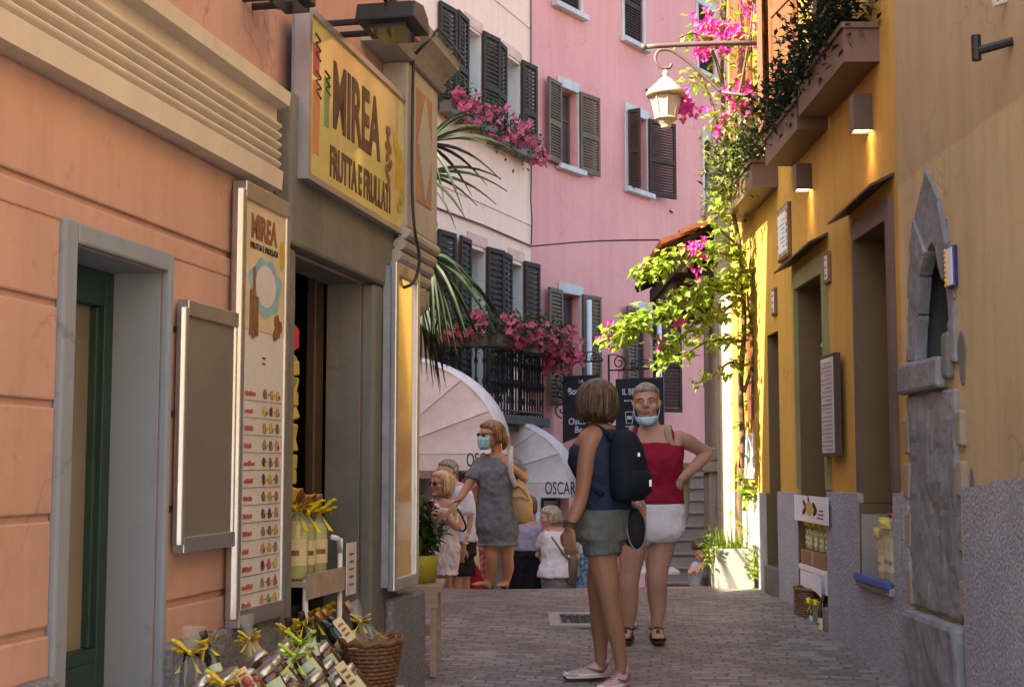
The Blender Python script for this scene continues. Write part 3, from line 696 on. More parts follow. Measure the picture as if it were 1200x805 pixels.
for p, q in ((a, b), (b, c), (c, d)): m.add([p + Vector((0,0,-1.3)), q + Vector((0,0,-1.3)), q + Vector((0,0,12)), p + Vector((0,0,12))], [(0,1,2,3)])
m.add([p + Vector((0, 0, 12)) for p in (a, b, c, d)], [(0,1,2,3)])
build(m, 'wall', [M['peach'], M['white_plaster']], ph)
for i, w in enumerate((w1, w2, w3, w4)):
    wd = window(L2, ph, *w, dpth, M['white'] if i < 2 else M['brownwood'], M['darkglass'], sill=(i < 2))
    zb, zt = w[2] - .05, w[3] + .09
    if i == 3: zb = 2.8
    shutter(L2, w[0] - .01, .04, zb, zt, .47, .10, -1, M['shuttergrey'], wd, 26); shutter(L2, w[1] + .01, .04, zb, zt, .47, .16, 1, M['shuttergrey'], wd, 26)
for x, zb, zt in ((514, 6.57, 8.12), (514, 2.75, 4.88)):
    shutter(L2, lu(512, 200) - .02, .04, zb, zt, .47, .1, 1, M['shuttergrey'], ph, 26)
for (w, zz) in ((w1, 8.10), (w2, 8.10), (w3, 4.86), (w4, 4.86)):
    m = MB(); m.fbox(L2, w[0] - .06, w[1] + .06, 0, .02, zz, zz + .16); build(m, 'lintel', mat('blush_plaster', (.72, .42, .30), .85) if 'blush_plaster' not in bpy.data.materials else bpy.data.materials['blush_plaster'], ph)
m = MB()
for z in (8.80, L2.px(567, 240)[1], L2.px(577, 262)[1] - .12): m.fbox(L2, -6, 0.01, 0, .018, z, z + .05)
build(m, 'string_course', M['peach'], ph)
m = MB(); m.tube([L2.pt(-7, .03, 5.2), L2.pt(-3.57, .03, 5.17), L2.pt(-2, .04, 5.19), L2.pt(-.37, .03, 5.18), L2.pt(0, .03, 5.18)], .012, 6); m.tube([L2.pt(-.05, .03, 12), L2.pt(-.05, .03, 6.2), L2.pt(-.12, .05, 5.9), L2.pt(-.06, .05, 5.6), L2.pt(-.05, .03, 5.2)], .012, 6); build(m, 'facade_cable', M['black'], ph)
m = MB(); m.fbox(L2, sh1[0], sh1[1], -dpth - .02, -dpth, -1.3, 1.45); m.fbox(L2, sh2[0], sh2[1], -dpth - .02, -dpth, -1.3, 1.1); build(m, 'shop_window', M['darkglass'], ph)
m = MB()
for u in (sh1[0] + .03, sh1[1] - .03, sh2[0] + .03, sh2[1] - .03, -1.55): m.fbox(L2, u - .03, u + .03, -dpth, -dpth + .05, -1.3, 1.1)
build(m, 'shop_frame', M['white'], ph)
# balcony
bn = .85
bu0, zb = L2.px(577, 486, bn); bu1, _ = L2.px(636, 490, bn)
zb = 2.32
m = MB(); m.fbox(L2, bu0 - .08, bu1 + .08, 0, bn + .09, zb - .13, zb); m.fbox(L2, bu0 - .02, bu1 + .02, 0, bn, zb - .22, zb - .13)
for u in (bu0 + .15, bu1 - .15):
    pr = [(.0, zb - .22), (bn - .1, zb - .22), (bn - .12, zb - .34), (bn * .5, zb - .46), (.15, zb - .52), (0, zb - .55)]
    m.loft([[L2.pt(u + k, n, z) for n, z in pr] for k in (-.09, .09)])
sl = build(m, 'balcony_slab', M['stone'], ph, bevel=.012)
m = MB(); zr = zb + 1.02
m.tube([L2.pt(bu0, .02, zr), L2.pt(bu0, bn, zr), L2.pt(bu1, bn, zr), L2.pt(bu1, .02, zr)], .02, 6)
m.tube([L2.pt(bu0, .02, zb + .06), L2.pt(bu0, bn, zb + .06), L2.pt(bu1, bn, zb + .06), L2.pt(bu1, .02, zb + .06)], .018, 6)
m.tube([L2.pt(bu0, .02, zr - .12), L2.pt(bu0, bn, zr - .12), L2.pt(bu1, bn, zr - .12), L2.pt(bu1, .02, zr - .12)], .012, 6)
bars = [(u, bn) for u in [bu0 + (bu1 - bu0) * i / 18 for i in range(19)]] + [(bu0, bn * i / 7) for i in range(7)] + [(bu1, bn * i / 7) for i in range(7)]
for u, n in bars:
    m.tube([L2.pt(u, n, zb), L2.pt(u, n, zr)], .014, 5)
    m.tube([L2.pt(u, n, zb + .36), L2.pt(u, n, zb + .44), L2.pt(u, n, zb + .52)], [.012, .034, .012], 6)
    m.tube([L2.pt(u, n, zb + .66), L2.pt(u, n, zb + .72), L2.pt(u, n, zb + .78)], [.012, .03, .012], 6)
def spiral(fn, cx, cz, r0, turns, a0, sgn=1, k=22):
    return [fn(cx + sgn * (r0 * (1 - t / k * .82)) * math.cos(a0 + turns * 6.283 * t / k), cz + (r0 * (1 - t / k * .82)) * math.sin(a0 + turns * 6.283 * t / k)) for t in range(k + 1)]
for i in range(6):
    n = bn * (i + .5) / 6; m.tube(spiral(lambda a, z: L2.pt(bu0, a, z), n, zb + .22, .07, 1.2, 1.5, 1 if i % 2 else -1), .008, 5)
for i in range(9):
    u = bu0 + (bu1 - bu0) * (i + .5) / 9; m.tube(spiral(lambda a, z: L2.pt(a, bn, z), u, zb + .2, .07, 1.2, 1.5, 1 if i % 2 else -1), .008, 5)
for k in range(3):
    m.tube(spiral(lambda a, z: L2.pt(bu1 + .06, a, z), bn + .28, zb + .12 + .22 * k, .12, 1.3, -1.5, 1 if k % 2 else -1), .012, 5)
build(m, 'balcony_railing', M['iron'], ph)

# flowers
def flowers(mb, c, r, k, s, mi=0):
    for _ in range(k):
        p = Vector(c) + Vector([rnd.gauss(0, .5) * q for q in (r if hasattr(r, '__len__') else (r,) * 3)])
        ax = Vector((rnd.uniform(-1, 1), rnd.uniform(-1.4, .2), rnd.uniform(-.2, 1))).normalized(); e = ax.orthogonal().normalized(); f = ax.cross(e)
        for j in range(5):
            a = j * 1.257; dd = (e * math.cos(a) + f * math.sin(a)) + ax * .35
            mb.leaf(p, dd, ax, s * rnd.uniform(.75, 1.15), s * .95, mi, .1)
def foliage(mb, c, r, k, L, W, mi=0, droop=.2, up=.5):
    for _ in range(k):
        q = Vector([rnd.gauss(0, .48) for _ in range(3)]); p = Vector(c) + Vector((q.x * r[0], q.y * r[1], q.z * r[2]))
        d = Vector((rnd.uniform(-1, 1), rnd.uniform(-1, 1), rnd.uniform(-1, 1))) + q * .8 + Vector((0, 0, up - droop))
        mb.leaf(p, d, Vector((rnd.uniform(-.4, .4), rnd.uniform(-.6, .2), 1)), L * rnd.uniform(.7, 1.25), W * rnd.uniform(.8, 1.2), mi)
def flowerbox(name, fr, u0, u1, n, z, label, lk, fk, fsize, spread=(.2, .25), trail=0, boxm=None, group=None):
    r = empty(name, fr.pt((u0 + u1) / 2, n, z), label, 'flower box', group)
    m = MB(); m.fbox(fr, u0, u1, n - .09, n + .09, z, z + .17); build(m, 'trough', boxm or M['box_green'], r, bevel=.006)
    m = MB(); f = MB(); st = int((u1 - u0) / .12) + 1
    for i in range(st):
        u = u0 + (u1 - u0) * (i + .5) / st; c = fr.pt(u, n + .05, z + .22 + rnd.uniform(-.05, .08))
        foliage(m, c, (spread[0], spread[0], spread[1]), lk // st, .08, .05)
        flowers(f, fr.pt(u + rnd.uniform(-.05, .05), n + .14, z + .2 + rnd.uniform(-.18, .2)), (.14, .14, .13), fk // st, fsize)
    if trail:
        for k in range(trail):
            u = rnd.uniform(u1 - .1, u1 + .45); zz = z + .15 + rnd.uniform(-.3, .28)
            foliage(m, fr.pt(u, n + rnd.uniform(-.1, .3), zz), (.12, .12, .12), 10, .07, .045); flowers(f, fr.pt(u, n + rnd.uniform(0, .3), zz), (.13, .13, .13), 5, fsize)
    build(m, 'foliage', M['leafgeran'], r); build(f, 'blossom', M['pinkflower'], r)
    return r
flowerbox('flower_box', L2, bu0 - .05, bu1 + .05, bn + .08, zr - .12, 'long flower box of pink geraniums on the iron balcony railing', 1000, 170, .062, (.24, .26), trail=34)
flowerbox('flower_box', gframe(L2.pt(bu0 - .06, 0, 0), L2.N, -L2.U), .0, bn, .03, zr - .12, 'short flower box of pink geraniums on the near end of the balcony railing', 520, 110, .062, (.22, .24))
flowerbox('flower_box', L2, lu(520, 150) - .3, w1[1] + .1, .16, 6.50, 'pink flower box under the nearer upper window of the peach house', 420, 110, .065)
flowerbox('flower_box', L2, w1[1] + .25, w2[1] + .25, .16, 6.48, 'pink flower box under the farther upper window, by the corner with the pink house', 420, 120, .065)

# awnings with a fan-shaped end panel
def awning(Y, r, h, z, length, label, word, tu, ts):
    u0 = (Y - 22) / L2.U.y; o = L2.pt(u0, 0, 0)
    e = gframe(o, L2.N, -L2.U)
    rt = empty('awning', L2.pt(u0 + length / 2, r / 2, z), label, 'awning', 'cream awnings over the boutique')
    K = 14; prof = [(r * math.cos(t), h * math.sin(t) ** .9) for t in [math.pi / 2 * k / K for k in range(K + 1)]]
    m = MB(); T = .02
    for ua, ub in ((0, length),):
        rows_ = []
        for i, u in enumerate((ua, ua + .06, ub - .06, ub)):
            s_ = .97 if i in (0, 3) else 1
            rows_.append([L2.pt(u0 + u, p * s_, z + q * s_) for p, q in prof])
        k = K + 1; vs = [v for r_ in rows_ for v in r_]
        m.add(vs, [(i * k + j, i * k + j + 1, (i + 1) * k + j + 1, (i + 1) * k + j) for i in range(3) for j in range(K)])
    build(m, 'canopy', M['awning'], rt, smooth=True)
    m = MB()
    for uu in (0, length):
        n_ = 4; base = len(m.v)
        for s in range(n_):                       # gores, slightly hollow between the hoops
            t0, t1 = math.pi / 2 * s / n_, math.pi / 2 * (s + 1) / n_; J = 6
            for a_ in range(J):
                ta, tb = t0 + (t1 - t0) * a_ / J, t0 + (t1 - t0) * (a_ + 1) / J
                for rr in range(4):
                    ra, rb = rr / 4, (rr + 1) / 4
                    def pp(t, f, sw): return L2.pt(u0 + uu + (0.03 * f * math.sin(sw * math.pi)) * (1 if uu == 0 else -1), .97 * r * f * math.cos(t), z + .97 * h * f * math.sin(t) ** .9)
                    m.add([pp(ta, ra, a_ / J), pp(tb, ra, (a_ + 1) / J), pp(tb, rb, (a_ + 1) / J), pp(ta, rb, a_ / J)], [(0, 1, 2, 3)])
    build(m, 'end_panel', M['awning'], rt, smooth=True)
    m = MB()
    for s in range(5):
        t = math.pi / 2 * s / 4
        for uu in (-.004, length + .004): m.tube([L2.pt(u0 + uu, 0.02, z), L2.pt(u0 + uu, .97 * r * math.cos(t), z + .97 * h * math.sin(t) ** .9)], .005, 5)
    build(m, 'hoop_seam', mat('awning_seam', (.42, .36, .33), .8) if 'awning_seam' not in bpy.data.materials else bpy.data.materials['awning_seam'], rt)
    m = MB(); m.fbox(e, 0, r, -.004, .004, z - .20, z + .005); m.fbox(L2, u0, u0 + length, r - .004, r + .004, z - .20, z + .004); build(m, 'valance', M['awning'], rt)
    text('valance_lettering', word, e, tu, z - .15, .006, ts, M['inkblack'], rt, sx=.56, align='LEFT')
    m = MB(); m.tube([L2.pt(u0 + .1, .02, z + .02), L2.pt(u0 + .1, r - .02, z + .02)], .012, 6); m.tube([L2.pt(u0 + length - .1, .02, z + .02), L2.pt(u0 + length - .1, r - .02, z + .02)], .012, 6); build(m, 'arm', M['white'], rt)
    return rt
awning(17.0, 1.75, 1.26, 1.76, .32, 'large cream awning nearer the palm, its fan-shaped end facing the lane', 'OSCAR', 1.27, .24)
awning(19.55, 1.62, 1.0, 1.38, .35, 'smaller cream awning under the iron balcony, lettered on its valance', 'OSCAR', 1.24, .25)

# ------------------------------------------------------------------ pink house (end of the lane)
PK = Frame((.3025, 22), .6875)
pk = empty('pink_house', (2.2, 25, -1.15), 'tall pink house with brown louvred shutters closing the lane', 'building')
def pu(x, y): return PK.px(x, y)[0]
Wn = {'ta': (pu(651, -40), pu(679, -40), 9.48, 11), 'tb': (pu(731, 20), pu(753, 20), 9.48, 11.0), 'tc': (pu(818, 40), pu(836, 40), 9.60, 11.0),
      'ma': (pu(656, 150), pu(676, 150), 6.70, 8.05), 'mb': (pu(735, 180), pu(757, 180), 6.70, 8.10), 'mc': (pu(825, 210), pu(844, 210), 6.72, 8.22),
      'la': (pu(657, 400), pu(679, 400), 2.65, 4.52), 'lb': (pu(744, 400), pu(762, 400), 2.65, 4.46)}
sd = (.12, 1.15, -1.5, 1.15)
m = MB(); wall_holes(m, PK, 0, 9.5, -1.5, 13, [(*w, .22) for w in Wn.values()] + [(*sd, .3)])
a = PK.pt(0, -.01, 0); b = PK.pt(9.5, 0, 0); c = Vector((2, 36, 0)); d = Vector((-4, 30, 0))
for p, q in ((b, c), (c, d), (d, a)): m.add([p + Vector((0,0,-1.5)), q + Vector((0,0,-1.5)), q + Vector((0,0,13)), p + Vector((0,0,13))], [(0,1,2,3)])
m.add([p + Vector((0, 0, 13)) for p in (a, b, c, d)], [(0,1,2,3)])
build(m, 'wall', M['pink'], pk)
def pkwin(k, s, lw, la, rw, ra, lm, rm, closed=None):
    w = Wn[k]; wd = window(PK, pk, *w, .22, s, M['darkglass'], M['whitestone'], sill=k[0] != 'l')
    zb, zt = w[2] - .03, w[3] + .03
    if lw: shutter(PK, w[0] - .03, .05, zb, zt, lw, la, -1, lm, wd, 30)
    if rw: shutter(PK, w[1] + .03, .05, zb, zt, rw, ra, 1, rm, wd, 30)
    if closed: shutter(PK, w[0] + .02, -.03, zb + .03, zt - .03, (w[1] - w[0] - .04) * closed, 0, 1, rm, wd, 30)
    return wd
SB, SG, SL = M['shutter'], M['shuttergrey'], M['shutterbeige']
pkwin('ta', M['frameoak'], 0, 0, 0, 0, SB, SB, 1); pkwin('tb', M['frameoak'], 0, 0, 0, 0, SB, SB, 1); pkwin('tc', M['frameoak'], 0, 0, 0, 0, SB, SB, 1)
pkwin('ma', M['frameoak'], .50, .12, .56, .10, SL, SL); pkwin('mb', M['frameoak'], .24, 1.6, .70, .30, SB, SB); pkwin('mc', M['frameoak'], 0, 0, 0, 0, SB, SB, 1)
pkwin('la', M['frameoak'], .50, .12, .52, .10, SL, SL); pkwin('lb', M['frameoak'], .42, .12, .6, .55, SL, SB)
m = MB(); m.fbox(PK, sd[0], sd[1], -.3, -.28, -1.5, 1.15); build(m, 'shop_window', M['darkglass'], pk)
m = MB(); m.fbox(PK, sd[0], sd[0] + .08, -.27, .02, -1.5, 1.12); m.fbox(PK, .52, .60, -.27, -.2, -1.5, 1.12); build(m, 'door_frame', M['white'], pk)
m = MB(); m.fbox(PK, .62, 1.12, -.2, -.16, .78, 1.05); build(m, 'shop_panel', mat('brown_panel', (.12, .08, .03), .6), pk)
m = MB(); u_ = pu(828, 470); m.tube([PK.pt(u_, .07, -1), PK.pt(u_, .07, 4.1)], .055, 8); m.tube([PK.pt(u_, .07, 4.1), PK.pt(u_ + .1, .0, 4.4)], .05, 8); build(m, 'drainpipe', M['white'], pk, smooth=True)
m = MB(); m.tube([PK.pt(Wn['la'][1] + .06, .16, 1.5), PK.pt(Wn['la'][1] + .06, .16, 4.45)], .045, 8); m.tube([PK.pt(Wn['lb'][1] + .06, .16, 1.5), PK.pt(Wn['lb'][1] + .06, .16, 4.3)], .045, 8); build(m, 'curtain_pole', M['white'], pk, smooth=True)
m = MB()
for x, y in ((757, 108), (785, 250), (776, 530)): u_, z_ = PK.px(x, y); m.tube([PK.pt(u_, 0, z_ + .05), PK.pt(u_, .06, z_)], .02, 5)
build(m, 'shutter_stay', M['iron'], pk)
# hanging shop signs on scrolled brackets
def hang_sign(u, w, ztop, zbot, zarm, label, fill, n0=.12, notch=0, arm=None):
    o = PK.pt(u, 0, 0); e = gframe(o, PK.N, -PK.U)
    r = empty('hanging_sign', PK.pt(u, n0 + w / 2, zbot), label, 'shop sign')
    m = MB()
    if notch: m.fpoly(e, [(n0, ztop), (n0 + w, ztop), (n0 + w, zbot), (n0 + w / 2, zbot + notch), (n0, zbot)], -.012, .012)
    else: m.fbox(e, n0, n0 + w, -.012, .012, zbot, ztop)
    build(m, 'board', mat('charcoal_board', (.028, .029, .034), .5, .15) if 'charcoal_board' not in bpy.data.materials else bpy.data.materials['charcoal_board'], r)
    m = MB(); L = arm or (n0 + w + .05)
    m.tube([e.pt(0, 0, zarm), e.pt(L, 0, zarm)], .014, 6); m.tube([e.pt(.01, 0, zarm - .28), e.pt(.01, 0, zarm + .28)], .018, 6)
    f = lambda a_, z_: e.pt(a_, 0, z_)
    m.tube(spiral(f, .22, zarm + .13, .15, 1.6, -1.6), .012, 5); m.tube(spiral(f, .52, zarm + .09, .10, 1.6, -1.6), .011, 5); m.tube(spiral(f, .74, zarm + .06, .07, 1.4, -1.6, -1), .010, 5)
    m.tube([f(.02, zarm + .27), f(.2, zarm + .26), f(.42, zarm + .10), f(.7, zarm + .16), f(L, zarm + .02)], .010, 5, smooth=4)
    for n_ in (n0 + .06, n0 + w - .06): m.tube([f(n_, zarm), f(n_, ztop)], .007, 5)
    build(m, 'iron_bracket', M['iron'], r)
    fill(e, r, n0, w)
WI = M['paperw']
def boutique(e, r, n0, w):
    c = n0 + w / 2
    text('lettering', 'LA', e, c + .0, 2.98, .014, .07, WI, r, sx=1.1); text('lettering', 'Boutique', e, c, 2.79, .014, .155, WI, r, sx=.95, bold=.003, shear=.1); text('lettering', 'Oscar &', e, c, 2.30, .014, .15, WI, r, bold=.003, shear=.1); text('lettering', 'Beni', e, c, 2.165, .014, .15, WI, r, bold=.003, shear=.1)
    m = MB(); m.fpoly(e, [(c - .04, 2.45), (c + .03, 2.45), (c + .04, 2.56), (c + .03, 2.66), (c + .045, 2.72), (c + .01, 2.76), (c - .05, 2.75), (c - .11, 2.74), (c - .10, 2.70), (c - .05, 2.71), (c - .07, 2.64), (c - .045, 2.56)], .012, .016); build(m, 'figure_emblem', WI, r)
hang_sign(.75, .72, 3.1, 2.0, 3.32, 'black pennant-shaped boutique sign with white lettering and a figure emblem', boutique, n0=.14, notch=.12)
def bar(e, r, n0, w):
    c = n0 + w / 2
    text('lettering', 'IL BRONCUS', e, c, 2.86, .014, .155, WI, r, sx=.78, bold=.002)
    m = MB()
    for k in range(9): m.fbox(e, c - .30 + k * .06, c - .26 + k * .06, .012, .015, 2.745, 2.765)
    for (du, z) in ((-.2, 2.36), (-.2, 1.98), (.2, 2.36), (.2, 1.98)):
        m.tube([e.pt(c + du - .08, .014, z + .2), e.pt(c + du - .06, .014, z), e.pt(c + du + .06, .014, z), e.pt(c + du + .08, .014, z + .2), e.pt(c + du - .08, .014, z + .2)], .009, 4)
        m.fbox(e, c + du - .045, c + du + .045, .012, .015, z + .07, z + .13); m.fbox(e, c + du - .08, c + du + .08, .012, .015, z - .06, z - .045)
    build(m, 'cup_emblem', WI, r)
hang_sign(pu(713, 440), .95, 3.14, 1.75, 3.30, 'black bar sign with white drink symbols on a scrolled iron bracket', bar, n0=.15)
m = MB(); m.tube([L2.pt(0, .03, 5.18), Vector((1.2, 20, 4.93)), Vector((2.0, 17, 4.45))], .012, 5, smooth=6); build(m, 'overhead_cable', M['black'], label='thin black cable strung between the peach house and the tiled roof', cat='cable')

# ------------------------------------------------------------------ right hand houses
R = FlipFrame((2.15, 0), 0)
oc = empty('ochre_house', (2.6, 2, gz(2)), 'old ochre house with the remains of a stone archway, nearest on the right', 'building')
AH = (6.66, 7.30, 2.07, 2.82)
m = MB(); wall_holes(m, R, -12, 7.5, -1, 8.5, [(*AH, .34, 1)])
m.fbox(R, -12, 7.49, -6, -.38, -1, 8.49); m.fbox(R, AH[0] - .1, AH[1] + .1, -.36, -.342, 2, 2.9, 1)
for p, q in (((-12, 0), (-12, -6)), ((7.5, -6), (7.5, 0))): m.add([R.pt(p[0], p[1], -1), R.pt(q[0], q[1], -1), R.pt(q[0], q[1], 8.5), R.pt(p[0], p[1], 8.5)], [(0,1,2,3)])
m.add([R.pt(-12, 0, 8.5), R.pt(7.5, 0, 8.5), R.pt(7.5, -.4, 8.5), R.pt(-12, -.4, 8.5)], [(0,1,2,3)])
build(m, 'wall', [M['ochre'], M['shadestone']], oc)
m = MB(); m.fpoly(R, [(-12, -1), (6.48, -1), (6.48, 1.50), (6.2, 1.52), (5.9, 1.55), (5.6, 1.56), (4.5, 1.58), (-12, 1.6)], 0, .035); m.fpoly(R, [(7.37, -1), (7.495, -1), (7.495, 1.47), (7.37, 1.48)], 0, .03); build(m, 'plinth', M['roughcast'], oc)
# arch stones
ub = (6.73, 7.26); ap = (6.93, 2.76)
PX = lambda L: [R.px(x, y, .015) for x, y in L]
inner = PX([(1072, 424), (1075, 370), (1079, 325), (1085, 295), (1091, 284), (1098, 296), (1105, 330), (1110, 380), (1111, 424)])
outer = PX([(1061, 424), (1063, 350), (1066, 295), (1070, 255), (1083, 196), (1099, 232), (1110, 285), (1117, 350), (1120, 424)])
for i in range(8):
    m = MB(); g_ = .004; q = [outer[i], outer[i + 1], inner[i + 1], inner[i]]
    c_ = (sum(x for x, _ in q) / 4, sum(z for _, z in q) / 4); q = [(x + (c_[0] - x) * .03, z + (c_[1] - z) * .03) for x, z in q]
    m.fpoly(R, q, -.05, .010 + .007 * (i % 3))
    rough(build(m, 'arch_stone', M['greystone'], oc, bevel=.006), .02, .1)
m = MB(); m.fbox(R, 6.57, 7.35, -.08, .026, .87, 1.985); rough(build(m, 'stone_pilaster', M['greystone'], oc, bevel=.02), .034, .22, 5)
for z, d in ((1.86, .02), (1.62, .03), (1.36, .025), (1.06, .03)):
    m = MB(); m.fbox(R, 7.34, 7.44, -.05, .022 + d * .4, z - .19, z); rough(build(m, 'quoin_stone', M['quoin'], oc, bevel=.012)); m = MB(); m.fbox(R, 6.47, 6.545, -.05, .022 + d * .4, z - .16, z + .01); rough(build(m, 'quoin_stone', M['quoin'], oc, bevel=.012))
pass
m = MB(); m.fbox(R, 6.72, 7.40, -.05, .06, 1.99, 2.15); rough(build(m, 'capital', M['greystone'], oc, bevel=.02))
m = MB(); m.fbox(R, 6.62, 6.71, -.05, .04, 2.03, 2.26); rough(build(m, 'springer_stone', M['stone'], oc, bevel=.02))
m = MB(); m.fbox(R, 6.53, 7.40, -.1, .07, -.5, .85); rough(build(m, 'base_stone', M['greystone'], oc, bevel=.03), .03, .2, 5)
m = MB(); m.fpoly(R, [(6.49 + .05 * math.cos(t) * (1 + .2 * math.sin(3 * t)), 2.12 + .13 * math.sin(t)) for t in [i * math.pi / 8 for i in range(16)]], 0, .008); m.fpoly(R, [(6.40 + .03 * math.cos(t), 1.5 + .0 + .1 * math.sin(t)) for t in [i * math.pi / 6 for i in range(12)]], 0, .006); build(m, 'bare_patch', M['stone'], oc)
m = MB(); m.tube([R.pt(5.72, .0, 3.42), R.pt(5.80, .13, 3.40), R.pt(5.80, .13, 3.40)], .02, 8); m.tube([R.pt(5.80, .13, 3.36), R.pt(5.80, .13, 3.47)], .022, 8); build(m, 'iron_pintle', M['iron'], oc)
m = MB(); m.tube([R.pt(5.78, .0, 3.62), R.pt(5.78, .05, 3.60), R.pt(5.78, .06, 3.66)], .013, 6); build(m, 'wall_hook', M['cream'], oc)
nt_ = empty('house_tile', R.pt(6.58, 0, 2.45), 'small glazed house tile with a blue edge beside the stone arch', 'wall tile')
m = MB(); m.fbox(R, 6.52, 6.64, 0.001, .024, 2.47, 2.67); build(m, 'tile_body', mat('cobalt_glaze', (.03, .04, .2), .2), nt_, bevel=.004)
m = MB(); m.fbox(R, 6.53, 6.63, .024, .027, 2.48, 2.66); build(m, 'tile_face', M['paperw'], nt_)
m = MB()
for k in range(8): c_ = R.pt(6.625, .028, 2.485 + .024 * k); m.ball(c_, (.008, .012, .012), 8)
build(m, 'lemon_relief', M['inkgold'], nt_)

yh = empty('yellow_house', (2.6, 10.5, .5), 'golden yellow house with window boxes, deep brown shop openings and a rough grey plinth', 'building')
O1 = (7.66, 8.40, .93, 3.0); O2 = (9.28, 10.20, .66, 2.93); O3 = (10.98, 11.45, .80, 2.70); O4 = (12.12, 12.60, 2.02, 2.82)
UW1 = (9.15, 9.95, 4.25, 6.2); UW2 = (11.15, 11.9, 4.25, 6.2)
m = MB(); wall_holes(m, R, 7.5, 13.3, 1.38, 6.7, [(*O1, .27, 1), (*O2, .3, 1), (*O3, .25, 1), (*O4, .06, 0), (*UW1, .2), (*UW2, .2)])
m.fbox(R, 7.51, 13.29, -6, -.42, -1, 6.69)
m.add([R.pt(13.3, 0, -1), R.pt(13.3, -6, -1), R.pt(13.3, -6, 6.7), R.pt(13.3, 0, 6.7)], [(0,1,2,3)]); m.add([R.pt(7.5, 0, 6.7), R.pt(13.3, 0, 6.7), R.pt(13.3, -.45, 6.7), R.pt(7.5, -.45, 6.7)], [(0,1,2,3)])
build(m, 'wall', [M['gold'], M['door_reveal_shade']], yh)
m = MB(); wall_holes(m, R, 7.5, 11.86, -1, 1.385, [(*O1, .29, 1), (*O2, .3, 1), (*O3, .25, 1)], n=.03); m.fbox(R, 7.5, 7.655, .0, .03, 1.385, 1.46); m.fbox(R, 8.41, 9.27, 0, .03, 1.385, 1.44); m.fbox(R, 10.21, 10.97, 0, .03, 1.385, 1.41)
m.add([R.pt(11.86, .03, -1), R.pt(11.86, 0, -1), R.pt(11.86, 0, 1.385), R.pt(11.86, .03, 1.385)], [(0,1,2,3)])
build(m, 'rough_plinth', [M['roughcast'], M['door_reveal_shade']], yh)
m = MB(); wall_holes(m, R, 11.86, 13.3, -1, 1.38, [], n=.004); build(m, 'white_plinth', M['white_plaster'], yh)
m = MB(); m.fbox(R, 12.86, 12.98, 0.005, .02, -1, 3.0); build(m, 'orange_strip', mat('orange_paint', (.62, .25, .07), .8, .12, 3), yh)
for o_, dm in ((O1, M['door_reveal_shade']), (O2, M['door_reveal_shade']), (O3, mat('amber_wood', (.14, .08, .025), .6, .2))):
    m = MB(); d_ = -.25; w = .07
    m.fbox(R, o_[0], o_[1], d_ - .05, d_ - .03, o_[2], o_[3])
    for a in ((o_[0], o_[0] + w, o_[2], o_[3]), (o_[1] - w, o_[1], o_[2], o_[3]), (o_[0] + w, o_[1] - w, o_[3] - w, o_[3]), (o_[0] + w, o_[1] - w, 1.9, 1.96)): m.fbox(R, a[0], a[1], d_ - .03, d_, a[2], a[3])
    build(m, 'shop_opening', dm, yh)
for o_, fm_, h in ((O1, M['mauve'], .12), (O2, M['greenframe'], .13)):
    m = MB(); m.fbox(R, o_[0] - .07, o_[0] - .001, 0, .035, 1.47 if o_ is O1 else 1.45, o_[3]); m.fbox(R, o_[1] + .001, o_[1] + .05, 0, .03, 1.45, o_[3]); m.fbox(R, o_[0] - .07, o_[1] + .05, 0, .03, o_[3], o_[3] + h); build(m, 'opening_frame', fm_, yh)
    q = [(o_[0] - .1, o_[3] + h + .035), (o_[1] + .2, o_[3] + h - .0)]
    m = MB(); m.loft([[R.pt(u, n, z + dz) for n, dz in ((0, .10), (.14, .03), (.14, .015), (0, .08))] for u, z in q]); build(m, 'hood', M['brownwood'], yh)
m = MB(); m.fbox(R, O4[0], O4[1], -.06, -.045, O4[2], O4[3]); build(m, 'shutter_panel', M['frameoak'], yh)
m = MB(); m.fbox(R, O4[0] + .02, O4[1] - .02, .001, .012, 1.5, 1.9); build(m, 'pale_notice', M['paperw'], yh)
m = MB()
for u in (O4[0] + .04, O4[1] - .04, (O4[0] + O4[1]) / 2): m.fbox(R, u - .035, u + .035, -.044, -.02, O4[2], O4[3])
m.fbox(R, O4[0], O4[1], -.044, -.022, 2.38, 2.44); build(m, 'window_frame', M['shutterorange'], yh)
m = MB(); m.fbox(R, O1[0] - .01, O1[1] + .01, -.27, .06, .885, .928); build(m, 'window_ledge', M['greystone'], yh, bevel=.008)
for q in ((9.28, 10.2, -.3, .05, .45, .655), (10.98, 11.45, -.25, .06, .5, .795)):
    m = MB(); m.fbox(R, *q); build(m, 'stone_step', M['stone'], yh, bevel=.015)
for w in (UW1, UW2):
    wd = window(R, yh, *w, .2, M['brownwood'], M['darkglass'], sill=False)
    shutter(R, w[1] + .02, .03, w[2], w[3], .58, .12, 1, M['shutterorange'], wd, panel=True); shutter(R, w[0] - .02, .03, w[2], w[3], .45, .3, -1, M['shutterorange'], wd, panel=True)
